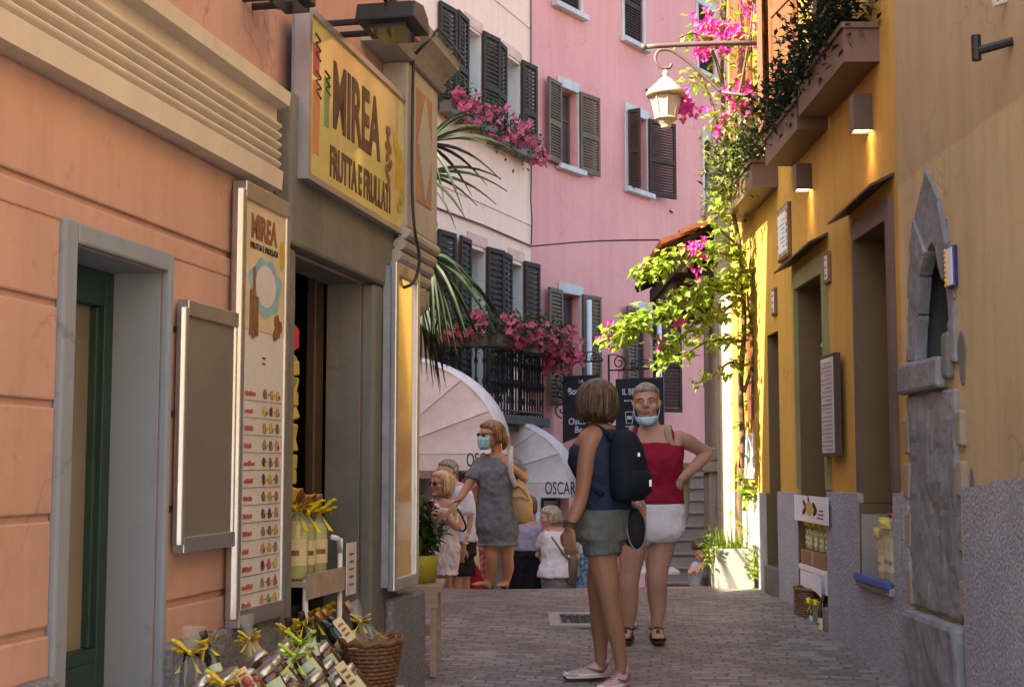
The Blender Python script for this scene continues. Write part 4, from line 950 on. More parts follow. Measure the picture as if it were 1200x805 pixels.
# pier and the shaded house beyond
nh = empty('corner_house', (2.6, 16, -.6), 'greyish house in shade behind the yellow one, with a white corner pier', 'building')
m = MB(); m.prism([(2.09, 13.302), (2.9, 13.302), (2.9, 13.75), (2.09, 13.75)], -1, 3.3); build(m, 'white_pier', plaster('limewash', (.50, .43, .34), .25, .35, .3), nh, bevel=.02)
m = MB(); m.prism([(2.06, 13.752), (8, 13.752), (8, 21), (2.96, 21)], -1.5, 5.2); build(m, 'wall', M['greybrown'], nh)
m = MB(); m.prism([(1.98, 13.8), (2.4, 13.8), (2.4, 14.2), (1.98, 14.2)], -1, 1.55); build(m, 'stone_pillar', M['stone'], nh, bevel=.02)
m = MB(); m.prism([(1.92, 13.76), (2.4, 13.76), (2.4, 14.26), (1.92, 14.26)], 1.552, 1.66); m.prism([(1.95, 13.78), (2.4, 13.78), (2.4, 14.22), (1.95, 14.22)], 1.662, 1.80); build(m, 'pillar_capital', M['stone'], nh, bevel=.02)
# tiled lean-to roof
E0, E1 = (1.60, 14.0), (1.55, 16.8)
ze, zrg = 3.90, 4.22
m = MB(); m.add([(1.58, 14, ze - .04), (2.3, 14, zrg), (2.5, 16.8, zrg), (1.55, 16.8, ze - .04), (1.58, 14, ze - .09), (2.3, 14, zrg - .06), (2.5, 16.8, zrg - .06), (1.55, 16.8, ze - .09)], [(0,1,2,3), (4,7,6,5), (0,4,5,1), (1,5,6,2), (2,6,7,3), (3,7,4,0)])
for k in range(7): y = 14.1 + k * .42; m.tube([(1.52, y, ze - .13), (2.3, y, zrg - .14)], .045, 6)
m.box((2.0, 14.25, 3.55), (.1, .1, .9), Matrix.Rotation(.7, 3, 'Y')); m.box((1.75, 15.3, ze - .22), (.12, 2.7, .16))
m.prism([(1.72, 14.5), (2.3, 14.5), (2.3, 16.6), (1.72, 16.6)], 3.35, 3.78)
build(m, 'roof_timber', M['soffit'], nh)
m = MB()
for k in range(16):
    y = 13.98 + k * .18
    for j in range(4):
        x0 = 1.53 + j * .2; z0 = ze - .02 + (zrg - ze + .02) * (x0 - 1.53) / .77 + .012 * (j % 2)
        rg = []
        for (xx, s) in ((x0, 1.0), (x0 + .24, .82)):
            zz = z0 + (zrg - ze) * (xx - x0) / .77 + rnd.uniform(-.006, .006)
            rg.append([Vector((xx, y + .085 * s * math.cos(t), zz + .07 * s * math.sin(t))) for t in [math.pi * q / 6 for q in range(7)]] + [Vector((xx, y + .07 * s * math.cos(t), zz + .055 * s * math.sin(t))) for t in [math.pi * q / 6 for q in range(6, -1, -1)]])
        m.loft(rg)
build(m, 'roof_tile', M['tile'], nh)
# stairs climbing between the houses
st = empty('stone_stairs', (2.45, 18.3, -.65), 'steep grey stone stairs climbing between the pink house and the yellow house', 'stairs')
m = MB()
for k in range(14):
    y = 16.4 + .27 * k; z = -.55 + .168 * k; xl = 1.95 + .045 * max(k - 4, 0) + (.22 if k < 5 else 0) * 0
    m.box((xl + .6, y + .6, z - .25), (1.2, 1.2, .5)); m.box((xl + .6, y + .012, z + .018), (1.22, .09, .035))
build(m, 'step', M['stairstone'], st, bevel=.008)
if 0: m = MB(); m.loft([[Vector((x, 16.3, -1.2)), Vector((x, 16.3, -.1)), Vector((x, 18.0, .9)), Vector((x + .12, 20.2, 2.3)), Vector((x + .12, 20.2, -1.2))] for x in (1.80, 1.94)])
# ------------------------------------------------------------------ window boxes with dark shrubs
def trough(u0, u1, z0, z1, label, leafm, k, L=.085, h=.30, light=False):
    r = empty('window_box', R.pt((u0 + u1) / 2, .1, z0), label, 'window box', 'metal window boxes on the yellow house')
    m = MB(); t = .012
    m.fbox(R, u0, u1, .0, .21, z0, z0 + t); m.fbox(R, u0, u1, .21 - t, .21, z0 + t, z1); m.fbox(R, u0, u0 + t, 0, .21 - t, z0 + t, z1); m.fbox(R, u1 - t, u1, 0, .21 - t, z0 + t, z1)
    m.fbox(R, u0 - .015, u1 + .015, .195, .225, z1 - .03, z1 + .004); m.fbox(R, u0 - .015, u0 + .015, 0, .195, z1 - .03, z1 + .004)
    build(m, 'metal_trough', M['box_pink'], r)
    m = MB(); n = int((u1 - u0) / .07)
    for i in range(n):
        u = u0 + (u1 - u0) * (i + rnd.random()) / n
        for q in range(3):
            cc = R.pt(u + rnd.gauss(0, .04), rnd.uniform(.03, .27), z1 + rnd.uniform(-.02, h))
            for _ in range(k):
                of = Vector([rnd.gauss(0, .07) for _ in range(3)]); p = cc + of; a = rnd.uniform(0, 6.28)
                m.leaf(p, Vector((math.cos(a), math.sin(a), rnd.uniform(-.5, .9))) + of * 6, Vector((rnd.uniform(-.3, .3), rnd.uniform(-.3, .3), 1)), L * rnd.uniform(.6, 1.15), L * .36, 0, .15)
    build(m, 'shrub', leafm, r)
    return r
trough(7.80, 9.06, 3.96, 4.19, 'nearest brown metal window box, with dense dark oleander-like leaves', M['leafdark'], 34, .085, .30)
trough(9.12, 10.28, 3.89, 4.11, 'middle brown metal window box, dark leaves, above the farther lit wall lamp', M['leafdark'], 34, .085, .32)
trough(10.86, 12.45, 3.85, 4.08, 'farthest window box, in the sun beside the bougainvillea', M['leafdark'], 26, .08, .26)
m = MB()
for i in range(60):
    b = R.pt(rnd.uniform(11.1, 12.6), rnd.uniform(.12, .35), rnd.uniform(3.9, 4.6) )
    foliage(m, b, (.1, .12, .12), 14, .075, .035)
pale = build(m, 'pale_shrub', M['leafmid'], label='pale green shrub spilling over the farthest window box', cat='shrub')

# ------------------------------------------------------------------ bougainvillea
bg_ = empty('bougainvillea', (2.02, 11.9, gz(11.9)), 'sunlit bougainvillea with magenta flowers climbing the yellow house', 'climbing plant')
T = MB(); L = MB(); Fb = MB()
def vine(pts, Y, dens=60, w=.10, lw=.085, r=(.016, .005), k=6, droop=.6):
    P = [at(x, y, yy) for (x, y), yy in zip(pts, Y)]
    P2, R2 = catmull(P, [r[0] + (r[1] - r[0]) * i / (len(P) - 1) for i in range(len(P))], k)
    T.tube(P2, R2, 6)
    tot = sum((b - a).length for a, b in zip(P2, P2[1:])); n = int(tot * dens)
    for i in range(n):
        q = rnd.random() * (len(P2) - 1.001); j = int(q); p = P2[j].lerp(P2[j + 1], q - j) + Vector([rnd.gauss(0, w * .55) for _ in range(3)])
        tg = (P2[j + 1] - P2[j]).normalized(); a = rnd.uniform(-1, 1)
        d = tg * rnd.uniform(-.2, .9) + Vector((a, rnd.uniform(-1, .4), rnd.uniform(-.9, .3) * droop * 1.6))
        L.leaf(p, d, Vector((rnd.uniform(-.8, .3), rnd.uniform(-.8, .3), 1)), lw * rnd.uniform(.7, 1.25), lw * rnd.uniform(.55, .8), 0, .2)
def bract(x, y, Y, n=22, s=.13):
    c = at(x, y, Y)
    for _ in range(n):
        p = c + Vector([rnd.gauss(0, s * .42) for _ in range(3)])
        for j in range(3):
            a = j * 2.09 + rnd.random(); d = Vector((math.cos(a), rnd.uniform(-.9, .1), math.sin(a)))
            Fb.leaf(p, d, Vector((0, -1, .3)), .05 if n > 13 else .036, .045 if n > 13 else .034, 0, .3)
vine([(870, 690), (866, 600), (870, 520), (868, 450), (872, 380), (868, 300), (858, 240), (850, 160), (846, 80), (850, 0), (855, -60)], [12.4, 12.5, 12.4, 12.3, 12.2, 12.1, 12.1, 12.0, 12.0, 12.0, 12], dens=12, w=.08, r=(.03, .014))
vine([(872, 460), (884, 410), (876, 350), (880, 300)], [12.1] * 4, dens=60, w=.12)
vine([(866, 300), (835, 296), (800, 300), (772, 310), (750, 322)], [12.0, 11.8, 11.6, 11.5, 11.4], dens=230, w=.10, lw=.085)
vine([(868, 290), (850, 275), (836, 258), (845, 240)], [12.0, 11.9, 11.8, 11.8], dens=110, w=.12)
vine([(872, 330), (838, 335), (800, 352), (765, 368), (738, 384), (717, 395)], [12.0, 11.8, 11.6, 11.4, 11.3, 11.2], dens=270, w=.11, lw=.09)
vine([(872, 320), (850, 335), (825, 345), (810, 365)], [12.1, 12, 11.9, 11.8], dens=190, w=.12, lw=.085)
vine([(868, 350), (842, 368), (815, 378), (795, 398), (776, 412)], [12.0, 11.9, 11.8, 11.7, 11.6], dens=210, w=.09, lw=.08)
vine([(868, 400), (850, 398), (825, 402), (800, 418), (770, 425)], [12.2, 12.1, 12, 11.9, 11.8], dens=100, w=.07)
vine([(870, 430), (855, 425), (838, 438), (815, 450)], [12.2, 12.1, 12, 11.9], dens=70, w=.06)
vine([(868, 560), (874, 575), (882, 580)], [12.2, 12.1, 12.0], dens=170, w=.06)
vine([(852, 200), (842, 150), (830, 110), (815, 90), (806, 100)], [12.0] * 5, dens=60, w=.13)
vine([(852, 120), (835, 60), (815, 40), (795, 45)], [12.0, 11.9, 11.8, 11.7], dens=60, w=.12)
vine([(855, 60), (845, 20), (850, -30), (870, -60)], [12.0] * 4, dens=80, w=.16)
vine([(862, 130), (872, 80), (880, 30), (884, -20)], [11.9, 11.8, 11.7, 11.7], dens=60, w=.12)
vine([(858, 170), (872, 150), (866, 120), (850, 110)], [12.0] * 4, dens=60, w=.14)
for x, y, n in ((884, 5, 26), (888, 22, 26), (886, 40, 30), (888, 52, 18), (826, 28, 20), (833, 44, 22), (856, 40, 24), (822, 62, 14), (866, 112, 26), (872, 125, 26), (862, 122, 16), (798, 124, 22), (804, 130, 16), (851, 138, 10), (845, 155, 8), (848, 62, 10), (812, 288, 8), (820, 284, 9), (806, 293, 8), (816, 297, 6), (815, 318, 6), (714, 396, 13), (794, 377, 8), (776, 403, 6)):
    bract(x, y, 11.95 if x > 810 and y < 200 else (11.25 if x < 730 else 11.6), n, .13 if n > 12 else .075)
build(T, 'stem', M['bark'], bg_, smooth=True); build(L, 'foliage', M['leafvine'], bg_); build(Fb, 'blossom', M['magenta'], bg_)
# lemon on the wall
# ------------------------------------------------------------------ street lantern on its bracket
YL = 11.5
sl_ = empty('street_lantern', at(780, 152, YL), 'cream street lantern hanging from a scrolled iron bracket among the flowers', 'street lamp')
m = MB(); c = at(780, 100, YL); zt = c.z
def lz(y): return at(780, y, YL).z
s = YL / 1600
m.lathe((c.x, c.y, 0), [(.004, lz(82)), (.022, lz(84)), (.028, lz(87)), (.012, lz(90)), (.05, lz(93)), (.085, lz(98)), (.15, lz(106)), (.17, lz(110)), (.165, lz(113)), (.12, lz(114)), (.02, lz(114.5))], 20)
build(m, 'lantern_cap', M['lampcream'], sl_, smooth=True)
m = MB(); m.lathe((c.x, c.y, 0), [(.125, lz(114.8)), (.118, lz(118)), (.085, lz(138)), (.02, lz(138.2))], 8); build(m, 'lantern_glass', M['lampglass'], sl_)
m = MB()
for k in range(8):
    a = k * math.pi / 4; m.tube([(c.x + .127 * math.cos(a), c.y + .127 * math.sin(a), lz(114.8)), (c.x + .088 * math.cos(a), c.y + .088 * math.sin(a), lz(138.5))], .008, 5)
m.lathe((c.x, c.y, 0), [(.095, lz(138.4)), (.10, lz(140)), (.07, lz(143)), (.045, lz(147)), (.04, lz(150)), (.01, lz(152))], 16); build(m, 'lantern_cage', M['lampcream'], sl_)
m = MB(); W2 = lambda x, y: at(x, y, YL)
wallp = Vector((2.16, YL, W2(840, 51).z))
m.tube([W2(753, 56), W2(770, 54), W2(840, 51), wallp], .022, 8); m.tube([W2(752, 56), W2(757, 55)], [.03, .026], 8)
pts = [W2(x, y) for x, y in ((845, 108), (832, 96), (815, 80), (800, 68), (785, 59), (772, 60), (768, 70), (774, 79), (784, 80), (787, 75))]; m.tube(pts, .014, 6, smooth=4)
m.tube([W2(845, 108), Vector((2.16, YL, W2(845, 116).z))], .014, 6); m.tube([W2(779, 80), W2(780, 84)], .008, 5)
build(m, 'bracket', mat('grey_brown_iron', (.13, .09, .075), .6, .3), sl_, smooth=True)

# ------------------------------------------------------------------ lit wall lamps
for (u, z0, z1, lab) in ((7.98, 3.60, 3.82, 'nearer lit wall lamp, under the nearest window box'), (9.63, 3.58, 3.77, 'farther lit wall lamp, above the green-framed opening of the yellow house')):
    r = empty('wall_lamp', R.pt(u + .05, .05, z0), lab, 'wall lamp', 'wall lamps on the yellow house')
    m = MB(); t = .008
    m.fbox(R, u, u + t, 0.001, .115, z0, z1); m.fbox(R, u + .105 - t, u + .105, .001, .115, z0, z1); m.fbox(R, u + t, u + .105 - t, .115 - t, .115, z0, z1); m.fbox(R, u + t, u + .105 - t, .001, .115 - t, z1 - t, z1)
    build(m, 'housing', mat('brown_lamp_metal', (.10, .06, .045), .4) if 'brown_lamp_metal' not in bpy.data.materials else bpy.data.materials['brown_lamp_metal'], r)
    m = MB(); m.fbox(R, u + t + .002, u + .105 - t - .002, .008, .115 - t - .003, z0 + .012, z0 + .018); build(m, 'diffuser', M['bulb'], r)
    ld = bpy.data.lights.new('lamp_light', 'SPOT'); ld.energy = 2.6; ld.color = (1, .62, .28); ld.spot_size = math.radians(75); ld.spot_blend = .8; ld.shadow_soft_size = .03
    lo = bpy.data.objects.new('lamp_light', ld); COL.objects.link(lo); lo.parent = r; lo.location = R.pt(u + .05, .06, z0 + .004) - wloc(r)

# ------------------------------------------------------------------ signs and paper on the yellow wall
def plaque(name, u0, u1, z0, z1, n0, n1, label, cat, fm_, bm, tex=None):
    r = empty(name, R.pt((u0 + u1) / 2, n0, z0), label, cat)
    m = MB(); m.fbox(R, u0, u1, n0, n1, z0, z1); build(m, 'backing', bm, r, bevel=.004)
    m = MB(); m.fbox(R, u0 + .025, u1 - .025, n1, n1 + .003, z0 + .025, z1 - .025); build(m, 'face', fm_, r)
    return r
pq = plaque('painted_plaque', 10.37, 10.80, 3.22, 3.64, .001, .03, 'framed painted ceramic plaque high on the yellow wall', 'wall plaque', M['paperw'], M['frameoak'])
m = MB()
for t in range(26):
    k = t / 26 * 4; e_ = k % 1; q = {0: (e_, 0), 1: (1, e_), 2: (1 - e_, 1), 3: (0, 1 - e_)}[int(k)]
    m.fpoly(R, [(10.41 + .35 * q[0] + .018 * math.cos(a), 3.26 + .34 * q[1] + .02 * math.sin(a)) for a in [i * math.pi / 4 for i in range(8)]], .033, .036, t % 3)
build(m, 'floral_border', [M['inkgold'], M['inkgreen'], M['inkbrown']], pq)
m = MB()
for k in range(7): m.fbox(R, 10.49, 10.49 + .10 + .1 * ((k * 7) % 3) / 3, .033, .035, 3.31 + k * .035, 3.322 + k * .035)
build(m, 'writing', M['inkblue'], pq)
for (u0, u1, z0, z1, lab) in ((9.10, 9.22, 2.84, 3.05, 'small pale tile beside the top of the green-framed opening'), (10.98, 11.12, 2.83, 3.05, 'small pale tile above the narrow amber opening')):
    pq = plaque('number_tile', u0, u1, z0, z1, .001, .025, lab, 'wall tile', M['paperw'], M['frameoak'])
    m = MB()
    for k in range(3): m.fbox(R, u0 + .045, u1 - .045, .028, .030, z0 + .04 + k * .055, z0 + .06 + k * .055)
    build(m, 'writing', M['inkbrown'], pq)
pq = plaque('menu_holder', 8.78, 9.17, 1.67, 2.34, .031, .075, 'wooden menu holder with two printed sheets between the two brown openings', 'menu', M['paper'], M['brownwood'])
m = MB()
for k in range(22): m.fbox(R, 8.83 + .02 * (k % 2), 8.83 + .22 + .05 * ((k * 5) % 3), .078, .0795, 1.71 + k * .027, 1.717 + k * .027)
m.fbox(R, 8.80, 9.15, .078, .0792, 2.0, 2.006); build(m, 'writing', mat('grey_ink', (.2, .16, .18), .6), pq)
m = MB(); c_ = R.pt(9.36, -.02, 2.46); m.box(c_, (.06, .02, .09), Matrix.Rotation(.4, 3, 'Y')); m.tube([c_, c_ + Vector((.05, 0, .05))], .006, 5)
build(m, 'hanging_tag', M['paperw'], label='small white tag hanging inside the green-framed opening', cat='tag')

# ------------------------------------------------------------------ bottles, jars, baskets : prototypes at the origin
def bottle(name, label, cat, group, gm, h=.30, r=.037, neck=.014, capm=None, lab=None, bow=None, fill=None):
    o = empty(name, (0, 0, 0), label, cat, group)
    m = MB(); m.lathe((0, 0, 0), [(r * .9, 0), (r, .008), (r, h * .58), (r * .8, h * .66), (neck, h * .76), (neck, h * .94), (neck * 1.2, h * .945), (neck * 1.2, h * .98), (neck * .8, h * .98)], 14); build(m, 'glass', gm, o, smooth=True)
    m = MB(); m.lathe((0, 0, 0), [(neck * 1.15, h * .84), (neck * 1.3, h * .98), (neck * 1.3, h), (.002, h)], 12); build(m, 'cap', capm or M['foil'], o, smooth=True)
    if fill:
        m = MB(); m.lathe((0, 0, 0), [(r * .85, .006), (r * .93, .012), (r * .93, h * .56), (r * .7, h * .64), (.003, h * .65)], 12); build(m, 'liqueur', fill, o, smooth=True)
    if lab:
        m = MB(); a0 = -math.pi / 2; rr = [[(r * 1.02 * math.cos(a0 + t), r * 1.02 * math.sin(a0 + t), z) for t in [-1.25 + .25 * k for k in range(11)]] for z in (h * .16, h * .45)]
        m.loft(rr, 0, cap=False, closed=False); lb_ = build(m, 'label', lab, o)
        m = MB(); rr = [[(r * 1.03 * math.cos(a0 + t), r * 1.03 * math.sin(a0 + t), z) for t in [-.5 + .2 * k for k in range(6)]] for z in (h * .27, h * .33)]; m.loft(rr, 0, cap=False, closed=False); build(m, 'emblem', M['inkbrown'], lb_)
    if bow: bowknot(o, Vector((0, -neck * 1.2, h * .78)), .05, bow)
    return o
def bowknot(o, c, s, m_, name='ribbon_bow'):
    m = MB(); g0 = wloc(o)
    c = c + g0
    for sx in (-1, 1):
        for tilt in (.25, .75):
            pts = [c, c + Vector((sx * s * .7, -s * .35, s * tilt)), c + Vector((sx * s * 1.15, -s * .1, s * (tilt + .1))), c + Vector((sx * s * .7, s * .1, s * (tilt - .25))), c]
            for a, b in zip(pts, pts[1:]): m.add([a + Vector((0, .3 * s, 0)), b + Vector((0, .3 * s, .05 * s)), b + Vector((0, -.25 * s, -.12 * s)), a + Vector((0, -.25 * s, 0))], [(0,1,2,3)])
        m.add([c, c + Vector((sx * s * .3, -s * .2, -s * .5)), c + Vector((sx * s * .9, -s * .3, -s * 1.3)), c + Vector((sx * s * .55, -s * .3, -s * 1.2))], [(0,1,2,3)])
    m.ball(c, s * .2, 8)
    return build(m, name, m_, o)
def place(o, loc, rot=(0, 0, 0), label=None, group=None, first=False, scale=1):
    c = o if first else copy_tree(o)
    c.location = loc; c.rotation_euler = rot; c.scale = (scale,) * 3
    if label: c['label'] = label
    if group: c['group'] = group
    return c
lim = bottle('liqueur_bottle', 'x', 'bottle', 'x', M['glass'], .27, .034, .013, M['foil'], M['papercream'], M['ribbon'], M['lemon'])
win = bottle('wine_bottle', 'x', 'bottle', 'x', M['wine'], .31, .038, .014, M['foil'], M['papercream'])
wing = bottle('oil_bottle', 'x', 'bottle', 'x', M['wineg'], .27, .032, .013, M['inkblack'], M['papergreen'], M['ribbon'])
jar = empty('preserve_jar', (0, 0, 0), 'x', 'jar', 'x')
m = MB(); m.lathe((0, 0, 0), [(.036, 0), (.042, .008), (.042, .085), (.036, .095), (.02, .096)], 16); build(m, 'glass', M['jam'], jar, smooth=True)
m = MB(); m.lathe((0, 0, 0), [(.039, .093), (.040, .096), (.040, .112), (.034, .116), (.002, .116)], 16); build(m, 'lid', M['steel'], jar, smooth=True)
m = MB(); rr = [[(.0428 * math.cos(-math.pi / 2 + t), .0428 * math.sin(-math.pi / 2 + t), z) for t in [-.8 + .2 * k for k in range(9)]] for z in (.018, .072)]; m.loft(rr, 0, cap=False, closed=False); lbj = build(m, 'label', M['papergreen'], jar)
m = MB(); rr = [[(.0434 * math.cos(-math.pi / 2 + t), .0434 * math.sin(-math.pi / 2 + t), z) for t in [-.4 + .2 * k for k in range(5)]] for z in (.035, .042)]; m.loft(rr, 0, cap=False, closed=False); build(m, 'writing', M['inkbrown'], lbj)

# display table along the left wall
tb = empty('display_table', L1.pt(4.6, .25, gz(4.6)), 'wooden display table under the menu board, loaded with preserves and bottles', 'table')
zt = .77
m = MB()
for k in range(3): m.fbox(L1, 3.9, 5.52, .07 + k * .125, .188 + k * .125, zt - .025, zt)
build(m, 'tabletop', M['palewood'], tb, bevel=.003)
for u in (3.95, 5.42):
    for n in (.10, .40):
        m = MB(); m.fbox(L1, u, u + .05, n - .025, n + .025, gz(u) - .02, zt - .026); build(m, 'leg', M['palewood'], tb)
rj = random.Random(11)
def tl(u, n, z=zt): return L1.pt(u, n, z)
def tp(px, py, n): u, z = L1.px(px, py, n); return L1.pt(u, n, z)
def base(mb_pts, n):                       # stepped wooden riser under the goods
    pass
rs = MB(); rs.fbox(L1, 4.0, 5.15, .07, .20, zt + .001, zt + .09); build(rs, 'riser', M['palewood'], tb)
jl = ['at the right of the front row', 'topmost, under the lime bow', 'nearest the wicker basket', 'at the left of the front row', 'between two others in the front row', 'at the back beside the clear gift bag', 'half hidden by a long price card', 'behind the red chillies', 'back row, left of the lime bow', 'high at the back', 'squeezed against the wicker basket', 'lowest, in front of the basket', 'under the small cream card', 'nearest the dark gift bag']
jp = [(334, 792, .36), (366, 780, .36), (396, 795, .36), (350, 812, .42), (380, 812, .42), (322, 806, .40), (408, 815, .42), (300, 812, .40), (318, 786, .28), (346, 774, .30), (388, 775, .30), (420, 800, .45), (277, 812, .40), (258, 815, .36)]
for i, (x, y, n) in enumerate(jp):
    place(jar, tp(x, y, n) + Vector((.02, 0, -.045)), (rj.uniform(-.25, .05), rj.uniform(-.85, -.5), rj.uniform(-.1, .5)), 'dark preserve jar with a pale green label, ' + jl[i], 'preserve jars on the display table', first=(i == 0), scale=1.02)
bk = empty('wicker_basket', tp(434, 812, .34), 'brown wicker basket of dark bottles at the far end of the display table', 'basket')
c = tp(434, 812, .34); c.z = zt + .005; bk.location = c
m = MB(); K = 20; hz = .165
for lv in range(12):
    r = .085 + .028 * lv / 11; z = .008 + hz * lv / 11; ring = []
    for t in range(K * 2 + 1):
        a = math.pi * t / K; q = r + .005 * (1 if (t + lv) % 2 else -1); ring.append(c + Vector((q * math.cos(a), q * 1.25 * math.sin(a), z)))
    m.tube(ring, .0075, 5, cap=False)
for t in range(K):
    a = 2 * math.pi * t / K; m.tube([c + Vector((.085 * math.cos(a), .106 * math.sin(a), 0)), c + Vector((.113 * math.cos(a), .141 * math.sin(a), hz + .01))], .0045, 5)
build(m, 'weave', M['wicker'], bk, smooth=True)
m = MB(); m.tube([c + Vector((.115 * math.cos(a), .144 * math.sin(a), hz + .014 + .006 * math.sin(9 * a))) for a in [2 * math.pi * t / 40 for t in range(41)]], .011, 7, cap=False); build(m, 'rim', M['wicker'], bk, smooth=True)
m = MB()
for _ in range(150):
    p = c + Vector((rj.gauss(0, .05), rj.gauss(0, .06), hz - .01 + rj.uniform(0, .03))); m.tube([p, p + Vector((rj.uniform(-.06, .06), rj.uniform(-.06, .06), rj.uniform(-.01, .04)))], .0014, 3)
build(m, 'straw', M['straw'], bk)
wl_ = ['leaning toward the doorway', 'lying across the middle', 'nearest the street', 'with the cream tag', 'lowest of the leaning bottles']
wp = [((.035, .06, .10), (-.25, -.62, 0)), ((-.005, .02, .11), (-.35, -.80, .2)), ((.03, -.03, .08), (-.30, -.95, -.2)), ((-.03, -.05, .10), (-.45, -.72, .3)), ((-.04, -.02, .06), (-.2, -1.1, 0))]
for i, (dd_, e_) in enumerate(wp):
    place(win, c + Vector(dd_), e_, 'dark wine bottle in the wicker basket, ' + wl_[i], 'wine bottles in the basket', first=(i == 0), scale=.84)
def card(x, y, n, w, h, tilt, yaw, label):
    c = tp(x, y, n); r = empty('price_card', c, label, 'price card')
    Rm = Matrix.Rotation(yaw, 3, 'Z') @ Matrix.Rotation(tilt, 3, 'Y'); m = MB()
    m.box(c, (w, .004, h), Rm); build(m, 'sheet', M['papercream'], r)
    m = MB()
    for k in range(3): m.box(c + Rm @ Vector((0, -.0035, h * (.22 - .22 * k))), (w * (.6 - .1 * (k % 2)), .002, h * .1), Rm)
    build(m, 'writing', M['inkbrown'], r); return r
card(403, 737, .46, .032, .085, -.65, .15, 'cream price card tied to the wine bottles in the basket')
card(408, 792, .52, .034, .10, -.65, .15, 'long cream price card in front of the jars by the basket')
card(287, 795, .44, .036, .06, -.55, .15, 'small cream card among the jars at the near end of the table')
def cellobag(c, h, rr, label, rib, inner, tilt=0):
    r = empty('gift_bag', c, label, 'gift bag'); Rm = Matrix.Rotation(tilt, 3, 'Y') @ Matrix.Rotation(-.1, 3, 'X')
    m = MB(); pr = [(rr, 0), (rr * 1.1, h * .2), (rr * .9, h * .45), (rr * .22, h * .62), (rr * .6, h * .85), (rr * .75, h)]
    rings = []
    for q, zz in pr: rings.append([c + Rm @ Vector((q * (1 + .16 * math.sin(5 * a + zz * 30)) * math.cos(a), q * (1 + .16 * math.sin(5 * a + zz * 30)) * math.sin(a), zz)) for a in [2 * math.pi * t / 20 for t in range(20)]])
    m.loft(rings, cap=False); build(m, 'cellophane', M['cello'], r, smooth=True)
    m = MB()
    for t, mm in enumerate(inner): a = t * 2.1; m.lathe(c + Rm @ Vector((rr * .4 * math.cos(a), rr * .4 * math.sin(a), .005)), [(.016, 0), (.019, .01), (.019, h * .38), (.010, h * .5), (.010, h * .62), (.002, h * .62)], 10, t, Rm)
    build(m, 'contents', inner, r, smooth=True)
    bowknot(r, c + Rm @ Vector((0, -rr * .4, h * .62)) - wloc(r), rr * .95, rib)
    return r
cellobag(tp(222, 815, .17), .20, .048, 'dark gift bag of bottles with a yellow bow, nearest the door', M['ribbon'], [M['wine'], M['jam'], M['wine']])
cellobag(tp(303, 795, .20), .21, .034, 'tall clear gift bag tied with a yellow ribbon below the menu board', M['ribbon'], [M['straw'], M['lemon']], -.25)
cellobag(tp(440, 765, .36), .21, .036, 'clear gift bag with a yellow bow standing in the wicker basket', M['ribbon'], [M['wineg'], M['straw']], -.45)
for x, y, n, mm, nm in ((262, 800, .40, M['ribbon'], 'yellow ribbon bow among the jars, near the small card'), (352, 752, .42, M['lime'], 'lime green ribbon bow on the rear jars'), (345, 768, .45, M['lime'], 'trailing lime green bow below another on the jars')):
    c_ = tp(x, y, n); r = empty('ribbon_bow', c_, nm, 'bow'); bowknot(r, Vector((0, 0, 0)), .042, mm, 'loops')
for i, (x, y, n, e_, lb_) in enumerate(((348, 790, .25, (-.1, -.2, 0), 'slim green oil bottle with a bow standing behind the jars'), (334, 795, .2, (-.1, .05, 0), 'green oil bottle against the stone jamb by the doorway'), (372, 780, .3, (-.2, -.35, 0), 'green oil bottle leaning over the topmost jar'), (318, 800, .2, (-.15, -.5, .3), 'green oil bottle tilted toward the clear gift bag'), (262, 812, .25, (-.2, -.4, 0), 'green oil bottle beside the dark gift bag'), (388, 790, .28, (-.3, -.6, .2), 'green oil bottle lying over the back row of jars'))):
    place(wing, tp(x, y, n), e_, lb_, 'oil bottles on the display table', first=(i == 0), scale=.72)
m = MB(); c_ = tp(291, 803, .46)
for k in range(9): m.ball(c_ + Vector((rj.uniform(-.02, .02), rj.uniform(-.03, .03), rj.uniform(-.01, .02))), .010, 8)
build(m, 'chilli_bunch', M['inkred'], label='bunch of small red chillies beside the cream card', cat='chillies', smooth=True)
# wire rack in the doorway
rk = empty('bottle_rack', L1.pt(5.75, -.02, .4), 'white wire rack of lemon liqueur standing in the shop doorway', 'rack')
m = MB()
for u, n, zz in ((5.56, .02, 1.16), (5.98, .02, 1.30), (5.98, -.3, 1.16), (5.56, -.3, 1.16)): m.tube([L1.pt(u, n, .3), L1.pt(u, n, zz)], .012, 6)
m.tube([L1.pt(5.98, .02, 1.24), L1.pt(5.95, .02, 1.30), L1.pt(5.88, .02, 1.31)], .012, 6)
build(m, 'rack_frame', M['white'], rk, smooth=True)
for z in (1.13, .72):
    m = MB(); m.fbox(L1, 5.54, 6.0, -.32, .03, z, z + .02); m.fbox(L1, 5.54, 6.0, .03, .045, z - .045 , z + .05); build(m, 'shelf', M['palewood'], rk)
fl = True
for i, (u, n, z) in enumerate(((5.62, -.04, 1.152), (5.74, -.05, 1.152), (5.86, -.04, 1.152), (5.66, -.15, 1.152), (5.80, -.16, 1.152), (5.92, -.14, 1.152), (5.70, -.25, 1.152), (5.86, -.25, 1.152))):
    place(lim, L1.pt(u, n, z), (0, 0, rj.uniform(-.3, .6)), 'yellow liqueur bottle with a ribbon bow on the upper shelf of the doorway rack', 'liqueur bottles on the doorway rack', first=fl, scale=1.25 if i % 3 else 1.35); fl = False
for i, (u, n) in enumerate(((5.62, -.05), (5.73, -.05), (5.84, -.05), (5.94, -.06))):
    place(wing, L1.pt(u, n, .742), (0, 0, .2 * i), 'dark slim bottle on the lower shelf of the doorway rack', 'dark bottles on the doorway rack', scale=1.15)
